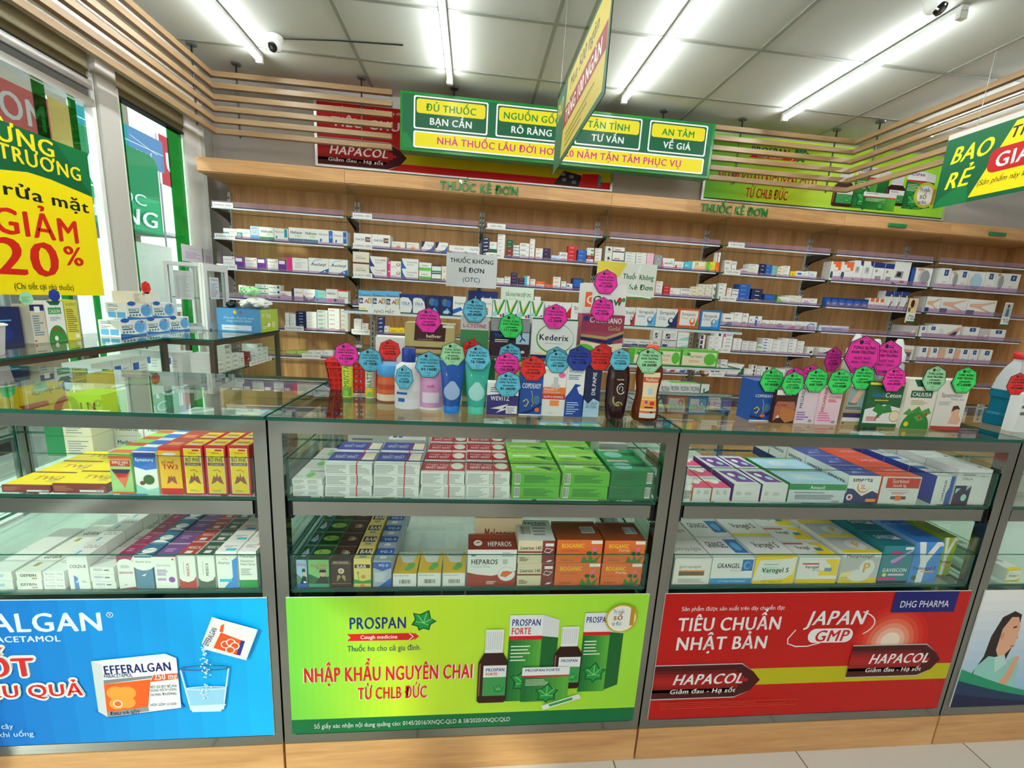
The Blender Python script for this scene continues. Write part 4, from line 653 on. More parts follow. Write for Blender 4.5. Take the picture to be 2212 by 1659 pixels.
row([('A',357,480,757,1,'swab'),('A',482,610,762,1,'swab'),('A',610,690,735,1,'bluefade'),('A',692,832,745,1,'haf50'),('A',835,965,757,1,'klamg'),('A',972,1112,750,1,'haf100'),('A',1112,1250,760,1,'haf100'),('A',1250,1395,770,1,'klamb'),('A',1397,1540,783,1,'klamb'),
 ('B',835,995,18,1,'ela'),('B',997,1157,28,1,'ela'),('B',1172,1290,90,1,'worange'),('B',1303,1415,98,1,'worange'),('B',1435,1545,90,1,'donep'),('B',1560,1668,97,1,'donep'),('B',1680,1820,125,1,'vol'),('B',1820,1950,132,1,'vol'),
 ('C',170,237,52,5,'navyw'),('C',240,308,93,2,'dkg|w'),('C',313,383,25,6,'wred'),('C',397,452,73,4,'redd|redd|dkg|dkg'),('C',452,510,123,4,'wteal'),('C',512,600,105,3,'wgrey'),('C',603,650,68,5,'wred'),('C',652,720,152,3,'wred'),('C',722,790,150,3,'dkpurple'),('C',792,866,215,1,'paleblue'),('C',868,940,187,2,'wpurple'),('C',945,1025,130,4,'red'),('C',1032,1112,165,3,'blue'),('C',1115,1180,147,4,'w|redd|wgreen|wgreen'),
 ('C',1187,1250,150,5,'wred'),('C',1252,1346,133,2,'face'),('C',1348,1455,142,2,'wnavy'),('C',1460,1555,185,5,'wgrey'),('C',1557,1653,190,5,'wgrey'),('C',1655,1718,195,4,'pink'),('C',1720,1790,212,1,'greybox'),('C',1792,1898,240,1,'medop'),('C',1900,1983,270,1,'wredart'),('C',1987,2040,272,1,'teal'),('D',643,690,530,1,'tealw'),('D',692,793,530,1,'peach'),('D',795,880,535,1,'limeyellow'),
 ('D',885,965,450,2,'orange|wpurp2'),('D',967,1030,520,2,'wgrey'),('D',1032,1078,530,2,'wgrey'),('D',1110,1178,600,1,'wnavy'),('D',1182,1280,555,3,'w|wyel|w'),('D',1285,1343,553,3,'navy'),('D',1345,1398,562,3,'blue'),('D',1400,1450,570,3,'bluegreen'),('D',1452,1508,580,3,'cream'),('D',1510,1568,572,3,'w'),('D',1570,1620,622,1,'yellow'),('D',1622,1730,622,1,'wblue'),('D',1732,1812,622,1,'wblueline'),
 ('E',200,373,490,1,'uricare'),('E',375,503,497,1,'uricare'),('E',505,600,482,1,'bpm'),('E',602,703,490,1,'bpm'),('E',705,818,505,1,'bpm2'),('E',820,913,515,1,'bpm2'),('E',915,1083,495,1,'bpm3'),('E',1085,1125,555,1,'navyside'),('E',1128,1383,560,1,'maskg'),('E',1385,1490,560,1,'sq'),('E',1492,1573,590,1,'maskg'),('E',1575,1670,580,1,'sq'),('E',1672,1835,595,1,'masks'),('E',1840,1945,600,1,'sq'),('E',1947,2043,610,1,'maskg'),('E',2045,2190,618,1,'sq')], 3.405, SZ[1], 'second shelf down')
row([('A',345,550,1022,1,'aug'),('A',553,760,1035,1,'aug'),('A',765,952,1048,1,'aug'),('A',955,1155,1035,1,'mag'),('A',1160,1350,1038,1,'auc'),('A',1352,1550,1050,1,'auc'),
 ('B',825,972,180,2,'cele'),('B',975,1130,222,2,'cel2'),('B',1135,1255,262,2,'pinkm'),('B',1258,1410,242,2,'cel1'),('B',1413,1523,275,2,'greenw'),('B',1525,1612,298,2,'greenw2'),('B',1615,1660,310,2,'worange'),
 ('C',305,370,415,3,'w'),('C',373,430,405,3,'wgrey'),('C',432,494,368,4,'dkpurple'),('C',497,553,418,3,'dkpurple'),('C',555,600,398,1,'tealw'),('C',603,653,427,2,'wred'),('C',655,735,447,2,'w|orange'),('C',737,806,475,1,'orange'),('C',808,880,407,3,'wred'),('C',882,928,447,2,'wgrey'),('C',930,984,468,1,'wblue'),('C',987,1085,420,1,'blue2'),
 ('D',332,396,713,4,'wred'),('D',398,460,755,3,'red'),('D',462,555,775,1,'wpink'),('D',558,665,778,2,'wgrey'),('D',667,725,762,3,'cream'),('D',727,788,740,3,'wcream'),('D',790,850,742,3,'wcream'),('D',853,912,740,2,'wgreen'),('D',914,983,732,4,'wgrey'),('D',985,1030,775,3,'wred'),('D',1032,1095,785,3,'wnavy'),('D',1098,1205,740,4,'blue'),('D',1215,1317,783,3,'navy'),('D',1320,1448,832,1,'blue2'),('D',1450,1553,857,1,'wlime'),('D',1555,1672,845,2,'wcream'),('D',1675,1755,870,1,'wpurple'),('D',1757,1815,872,1,'w'),
 ('E',219,264,852,1,'bluebox'),('E',276,337,855,1,'bluebox'),('E',349,412,860,1,'bluebox'),('E',424,489,865,1,'bluebox'),('E',501,569,870,1,'bluebox'),('E',581,644,876,1,'bluebox'),('E',652,703,862,1,'uric2'),('E',705,750,865,1,'uric2'),('E',752,803,868,1,'uric2'),('E',815,908,790,1,'accu'),('E',910,985,795,1,'accu'),('E',987,1060,800,1,'accu'),('E',1150,1385,845,1,'legs'),('E',1388,1655,860,1,'legs'),('E',1657,1950,880,1,'legs')], 3.405, SZ[2], 'third shelf down')
row([('A',500,543,1290,1,'purp'),('A',545,652,1300,2,'thin'),('A',655,775,1283,3,'thingreen'),('A',777,890,1290,3,'thinblue'),('A',895,1000,1350,1,'wred'),('A',1003,1110,1323,1,'wblue2'),('A',1112,1222,1330,1,'amp'),('A',1225,1325,1340,1,'cyan'),('A',1327,1435,1330,1,'wpink2'),('A',1437,1550,1340,1,'wredtop'),
 ('D',952,1050,1010,1,'wtealcurve'),('D',1052,1130,1000,2,'w'),('D',1132,1188,1008,2,'wgrey'),('D',1190,1233,1035,1,'wpinkcurve'),('D',1235,1308,1033,1,'wblueband'),('D',1310,1372,1070,1,'w'),('D',1374,1432,1072,1,'wgold'),('D',1435,1518,1075,1,'wpurple'),('D',1520,1613,1080,1,'wpinkg'),('D',1615,1695,1085,1,'wgreenl'),('D',1697,1812,1088,1,'wswirl'),('D',1830,1935,1120,1,'paleblue'),('D',1940,2105,1125,1,'paleblue'),
 ('E',1010,1153,1140,1,'knee'),('E',1155,1235,1145,1,'sq'),('E',1247,1353,1140,1,'sq'),('E',1355,1590,1130,1,'knee2'),('E',1620,1773,1155,1,'sq'),('E',1775,1878,1175,1,'knee'),('E',1880,2040,1180,1,'sq')], 3.405, SZ[3], 'fourth shelf down')
row([('B',225,262,720,6,'w'),('B',265,320,730,5,'w'),('B',322,410,708,6,'navy'),('B',412,506,712,6,'wgold'),('B',508,603,697,5,'wgrey'),('B',605,716,682,5,'wredl'),('B',718,830,690,5,'wredl'),('B',835,903,775,4,'wpink'),('B',905,965,815,3,'wred'),
 ('P',615,742,870,4,'navyswoosh'),('P',745,830,1035,1,'w'),('P',832,1010,1065,1,'yellow'),('P',1012,1105,1065,1,'yellow'),
 ('C',1445,1578,970,1,'effe'),('C',1580,1700,975,1,'effe'),('C',1705,1790,880,2,'effe2|tana'),('C',1795,1928,890,2,'diosb|tana'),('C',1932,2035,905,2,'wgreenfade'),
 ('D',710,790,1205,3,'wpurp'),('D',792,870,1215,3,'w'),('D',872,953,1178,4,'w|w|w|wpurp'),('D',955,1043,1195,5,'wbrown|wbrown|wbrown|wbrown|pinkbar'),('D',1045,1123,1240,5,'wbrown'),('D',1125,1193,1262,4,'wgrey'),('D',1195,1263,1268,4,'wgrey'),('D',1265,1308,1290,2,'greenw'),('D',1310,1413,1240,5,'wblue'),('D',1415,1488,1250,4,'w'),('D',1490,1558,1238,5,'w'),('D',1560,1633,1245,5,'wgrey'),('D',1635,1700,1265,4,'w'),('D',1725,1833,1320,1,'wdevice'),('D',1835,1945,1325,1,'wdevice'),
 ('E',995,1163,1345,1,'watch'),('E',1165,1253,1355,1,'sq'),('E',1255,1272,1370,1,'tan'),('E',1275,1360,1360,1,'sq'),('E',1362,1428,1380,1,'tan'),('E',1430,1523,1365,1,'sq'),('E',1525,1577,1390,1,'tan'),('E',1580,1672,1375,1,'sq'),('E',1678,1765,1380,1,'sq'),('E',1788,1905,1385,1,'sq')], 3.405, SZ[4], 'fifth shelf down')
row([('B',235,328,1055,1,'lime'),('B',330,425,1055,1,'lime'),('B',427,493,1055,1,'w'),('B',495,565,1055,1,'w'),('B',568,650,1055,1,'w'),
 ('D',300,395,1505,1,'w'),('D',430,513,1510,1,'wredsw'),('D',515,615,1510,1,'wbluesw'),('D',670,728,1520,1,'wgreen'),('D',730,836,1525,1,'wred'),('D',838,918,1515,1,'navyA'),('D',920,993,1435,4,'wgrey'),('D',995,1143,1475,1,'dcio'),('D',1145,1205,1520,2,'w'),('D',1207,1260,1485,3,'wpurp'),('D',1262,1300,1500,3,'wgrey'),('D',1302,1385,1500,3,'wpurp'),('D',1420,1520,1520,1,'w'),('D',1540,1640,1520,1,'wblue')], 3.405, SZ[5], 'sixth shelf down')
# hanging cards on the right bays
def card(lab, k, x0, y0, x1, y1, draw, Y=3.385):
    p = onY(*zp(k, x0, y1), Y); q = onY(*zp(k, x1, y0), Y); t = thing('hanging_card', lab, 'card', (p.x, Y, p.z)); m = MB(); m.box(0, q.x-p.x, 0, .002, 0, q.z-p.z, 'w', 'vinyl'); draw(CV(m, (0, 0, 0), (1, 0, 0), (0, 0, 1), q.x-p.x, q.z-p.z, 'vinyl')); m.build('card', t)
    m = MB(); m.box((q.x-p.x)*.4, (q.x-p.x)*.6, .002, .006, (q.z-p.z)*.9, (q.z-p.z)+.008, 'w', 'acrylic'); m.build('clip', t)
def cd1(c): c.rect(0, .4, 1, 1, (236,206,150)); c.ell(.68, .75, .2, .16, 'sk'); c.ell(.45, .78, .2, .17, 'dbr'); c.rect(.1, .45, .35, .62, 'dgy'); c.text('Máy', .3, .24, .1, 'dg', bold=1); c.text('Y Khoa', .22, .12, .1, 'dg', bold=1); c.rect(0, 0, 1, .07, 'dg'); c.rect(0, 0, .15, .12, 'y')
def cd2(c): c.rect(.05, .4, .95, .95, 'lg'); c.ell(.5, .85, .12, .08, 'dbr'); c.poly([(.3, .4), (.35, .75), (.65, .75), (.75, .4)], 'slate'); c.text('Dụng Cụ', .15, .24, .09, 'dg', bold=1, maxw=.7); c.text('Y Tế', .3, .12, .09, 'dg', bold=1); c.rect(0, 0, 1, .06, 'dg')
card('hanging card with two smiling faces, over the sixth bay shelf edge', 'E', 1000, 868, 1150, 1110, cd1); card('hanging card with a seated figure, at the right end panel', 'E', 1965, 912, 2110, 1140, cd2)
# ================================================================== front display counters
CT = 1.055; YC = 1.0
def counter(x0, x1, lab, art, plab, poster_name='advert_panel'):
    t = thing('display_counter', lab, 'display counter', (x0, YC, 0), 0, 'front display counters'); w = x1-x0; D = .48
    m = MB()
    for x in (0, w-.03):
        m.box(x, x+.03, 0, .03, .112, 1.0445, 'w', 'steel'); m.box(x, x+.03, D-.03, D, .112, 1.0445, 'w', 'steel'); m.box(x, x+.03, .03, D-.03, 1.018, 1.0445, 'w', 'steel')
    m.box(.03, w-.03, 0, .03, 1.014, 1.0445, 'w', 'steel'); m.box(.03, w-.03, D-.03, D, 1.014, 1.0445, 'w', 'steel'); m.box(.03, w-.03, .0, .02, .112, .142, 'w', 'steel'); m.box(.03, w-.03, .0, .025, .56, .572, 'w', 'steel'); m.build('frame', t)
    m = MB(); m.box(.001, w-.001, -.006, D+.005, 1.0455, CT, 'w', 'top_glass', 'z'); m.build('glass_top', t)
    for x in (.012, w-.018): m = MB(); m.box(x, x+.006, .032, D-.032, .58, 1.013, 'w', 'glass', 'x'); m.build('side_pane', t)
    m = MB(); m.box(.03, w-.03, D-.014, D-.008, .58, 1.013, 'w', 'glass', 'y'); m.build('back_pane', t)
    for z, hl, nm in ((.838, .102, 'upper'), (.582, .1, 'lower')):
        dr = bpy.data.objects.new('drawer', None); COL.objects.link(dr); dr.parent = t; dr['label'] = nm+' glass drawer'
        m = MB(); m.box(.034, w-.034, .006, D-.03, z, z+.008, 'w', 'glass', 'z'); m.build('floor_pane', dr)
        m = MB(); m.box(.034, w-.034, .004, .009, z+.008, z+.008+hl, 'w', 'glass', 'y'); m.build('front_pane', dr)
        for x in (.034, w-.039): m = MB(); m.box(x, x+.005, .01, D-.04, z+.0085, z+.008+hl, 'w', 'glass', 'x'); m.build('side_pane', dr)
        if nm == 'upper':
            m = MB(); m.box(.045, w-.045, .008, .03, z-.04, z-.003, 'w', 'steel'); m.build('front_rail', dr)
            for x in (.031, w-.043): m = MB(); m.box(x, x+.012, .012, .42, z-.05, z-.004, 'blk', 'dark_metal'); m.build('slide', dr)
    m = MB(); m.box(.031, w-.031, .021, D-.001, .112, .56, 'w', 'white_board'); m.build('cabinet_box', t)
    m = MB(); m.box(.001, w-.001, -.002, D-.02, .0, .1115, 'w', 'kick_wood'); m.build('kickboard', t)
    poster(poster_name, plab, .022, w-.02, -.0035, .148, .574, art, parent=t, th=.003)
    return t
def art_blue(c, asp):
    n = 16
    for i in range(n):
        k = i/(n-1); c.L = 1; c.rect(i/n, 0, (i+1)/n, 1, (int(0+6*k), int(84+96*k), int(180+70*k)))
    X0, X1, Z0, Z1 = -1.463, -.497, .148, .574
    q = lambda x, y: (lambda p: ((p.x-X0)/(X1-X0), (p.z-Z0)/(Z1-Z0)))(onY(x/3.456, 1260+y/3.456, YC-.0035))
    def T(txt, xe, yb, hp, col, wd, **k): u, v = q(xe, yb); h = q(xe, yb-hp)[1]-v; c.text(txt, u-wd, v, h, col, w=wd, **k)
    T('EFFERALGAN', 780, 352, 140, (226,236,246), .465, bold=1); u, v = q(815, 235); c.ell(u, v, .008, .018, (226,236,246)); c.ell(u, v, .0062, .014, (0,110,200)); c.text('R', u-.003, v-.008, .018, 'w')
    T('PARACETAMOL', 452, 432, 44, (226,236,246), .2, bold=1)
    for dx in (0, 1):
        u, v = q(275, 685); h = q(275, 545)[1]-v
        if dx == 0:
            for a in range(10): c.L += 0; c.text('SỐT', u-.165+.007*math.cos(a*.63), v+.016*math.sin(a*.63), h, 'w', w=.165, bold=1)
            u, v = q(630, 828); h2 = q(630, 738)[1]-v
            for a in range(10): c.text('HIỆU QUẢ', u-.29+.006*math.cos(a*.63), v+.014*math.sin(a*.63), h2, 'w', w=.29, bold=1)
        else:
            c.text('SỐT', u-.165, v, h, (214,34,34), w=.165, bold=1); u, v = q(630, 828); c.text('HIỆU QUẢ', u-.29, v, h2, (214,34,34), w=.29, bold=1)
    T('hương trái cây', 108, 1075, 38, (210,232,246), .13); T('trước khi uống', 260, 1130, 38, (210,232,246), .15)
    P = lambda pts, col: c.poly([q(*p) for p in pts], col)
    P([(700, 940), (820, 1000), (1380, 920), (1350, 880)], (10,110,190)); P([(685, 575), (1235, 518), (1318, 550), (765, 600)], (226,232,236)); P([(685, 575), (765, 600), (808, 990), (740, 950)], (206,214,220)); P([(765, 600), (1318, 550), (1355, 920), (808, 990)], (240,243,244))
    P([(778, 715), (1140, 680), (1135, 700), (780, 745)], (130,136,140)); P([(780, 745), (1128, 708), (1110, 912), (803, 955)], (238,96,30)); P([(803, 955), (1110, 912), (1118, 945), (808, 990)], (140,146,150)); P([(1148, 675), (1330, 662), (1332, 706), (1125, 728)], (236,90,40))
    for ex, ey, r in ((870, 810, 70), (950, 810, 70), (880, 890, 60), (955, 880, 62)): a, b = q(ex, ey); s = q(ex+r, ey)[0]-a; c.ell(a, b, s, s*asp*.9, (246,160,60))
    a, b = q(885, 890); s = q(920, 890)[0]-a; c.ell(a, b, s, s*asp, 'w'); c.ell(a, b, s*.75, s*asp*.75, (240,110,40))
    u, v = q(782, 672); w_ = q(1285, 620)[0]-u; c.text('EFFERALGAN', u, v, q(782, 606)[1]-v, (30,30,110), w=w_, bold=1, rot=2.6); u, v = q(1155, 712); c.text('250 mg', u, v, .045, 'w', w=.058, bold=1, rot=2); u, v = q(782, 700); c.text('PARACETAMOL', u, v, .028, (30,30,110), w=.07, rot=2)
    for yy, tx in ((775, 'BỘT SỦI BỌT ĐỂ PHA'), (800, 'DUNG DỊCH UỐNG'), (832, 'DÙNG ĐƯỜNG'), (908, 'HỘP GỒM 12 GÓI')): u, v = q(1128, yy); c.text(tx, u, v, .018, (50,50,90), maxw=.066, rot=2)
    u, v = q(830, 975); c.text('ĐAU VÀ SỐT', u, v, .024, (30,30,80), maxw=.075, rot=2)
    P([(1385, 770), (1690, 765), (1655, 935), (1440, 945)], (150,206,238)); P([(1420, 905), (1690, 890), (1650, 945), (1440, 950)], (214,232,246))
    for a_, b_ in (((1350, 640), (1430, 935)), ((1708, 620), (1668, 930))): c.line([q(*a_), q(*b_)], .004, (210,232,246))
    a, b = q(1530, 622); rx = q(1710, 622)[0]-a; c.line([(a+rx*math.cos(k*.2618), b+rx*.22*asp*.55*math.sin(k*.2618)) for k in range(25)], .003, (60,90,140)); a, b = q(1545, 772); rx *= .83; c.line([(a+rx*math.cos(k*.2618), b+rx*.2*asp*.5*math.sin(k*.2618)) for k in range(25)], .002, (230,244,250))
    for k in range(70): a, b = q(1525+random.gauss(10, 16), 450+random.random()*400); c.L += 0; c.ell(a, b, .0022, .005, (226,238,248), 6)
    P([(1590, 237), (1930, 330), (1843, 558), (1545, 478), (1515, 430)], (232,238,240)); P([(1600, 262), (1895, 345), (1820, 530), (1548, 462)], 'w'); P([(1655, 350), (1805, 408), (1780, 520), (1600, 465)], (236,86,30)); P([(1805, 408), (1835, 415), (1800, 522), (1770, 516)], (60,50,140)); P([(1655, 300), (1682, 285), (1672, 350), (1645, 345)], (236,90,40))
    u, v = q(1560, 455); c.text('EFFERALGAN', u, v, .034, (30,30,110), w=.06, bold=1, rot=62)
    for ex, ey in ((1690, 440), (1730, 425), (1760, 450), (1725, 480)): a, b = q(ex, ey); c.ell(a, b, .012, .026, 'w'); c.ell(a, b, .009, .02, (236,86,30))
def art_woman(c, asp):
    f = .42; po = lambda P, col: c.poly([(u*f, v) for u, v in P], col); li = lambda P, wd, col: c.line([(u*f, v) for u, v in P], wd, col)
    for i in range(12): k = i/11; c.L = 1; c.rect(0, i/12, 1, (i+1)/12, (int(150+90*k), int(190+50*k), int(226+14*k)))
    po([(.1, .3), (.16, .45), (.17, .62), (.22, .78), (.31, .83), (.38, .8), (.4, .6), (.36, .4), (.25, .3)], (44,30,28))
    po([(.25, .5), (.25, .68), (.3, .78), (.36, .78), (.4, .7), (.4, .55), (.34, .46), (.3, .42)], (226,172,140)); c.ell(.268*f, .62, .007, .03, (206,150,120)); li([(.34, .69), (.37, .7)], .006, (50,34,30)); po([(.395, .64), (.415, .6), (.395, .59)], (216,160,130)); li([(.37, .53), (.4, .535)], .005, (180,80,80))
    po([(.08, .1), (.12, .36), (.2, .45), (.26, .44), (.34, .34), (.42, .44), (.5, .36), (.52, .1)], (150,210,200)); po([(.26, .44), (.3, .3), (.38, .38), (.34, .46)], (190,226,216)); po([(.3, .1), (.4, .28), (.44, .44), (.48, .44), (.46, .24), (.36, .08)], (222,168,136))
    c.curvefill(lambda u: .34-.26*math.sin(min(1, u*2.2)*1.57), 0, 1, 0, (30,150,110)); c.curvefill(lambda u: .24-.2*math.sin(min(1, u*2.2)*1.57)+.02*u, 0, 1, 0, (30,54,90)); c.curvefill(lambda u: .12-.1*math.sin(min(1, u*2.2)*1.57), 0, 1, 0, (20,26,66))
counter(-1.485, -.475, 'glass display counter with the blue fever tablet advert, at left', art_blue, 'blue printed advert panel')
counter(-.470, .543, 'glass display counter with the lime green cough syrup advert, in the middle', art_ivy, 'lime green printed advert panel')
counter(.548, 1.560, 'glass display counter with the red tablet advert', art_red, 'red printed advert panel')
counter(1.565, 2.577, 'glass display counter with the woman in mint shirt advert, at far right', art_woman, 'pale blue printed advert panel with a woman in a mint shirt')
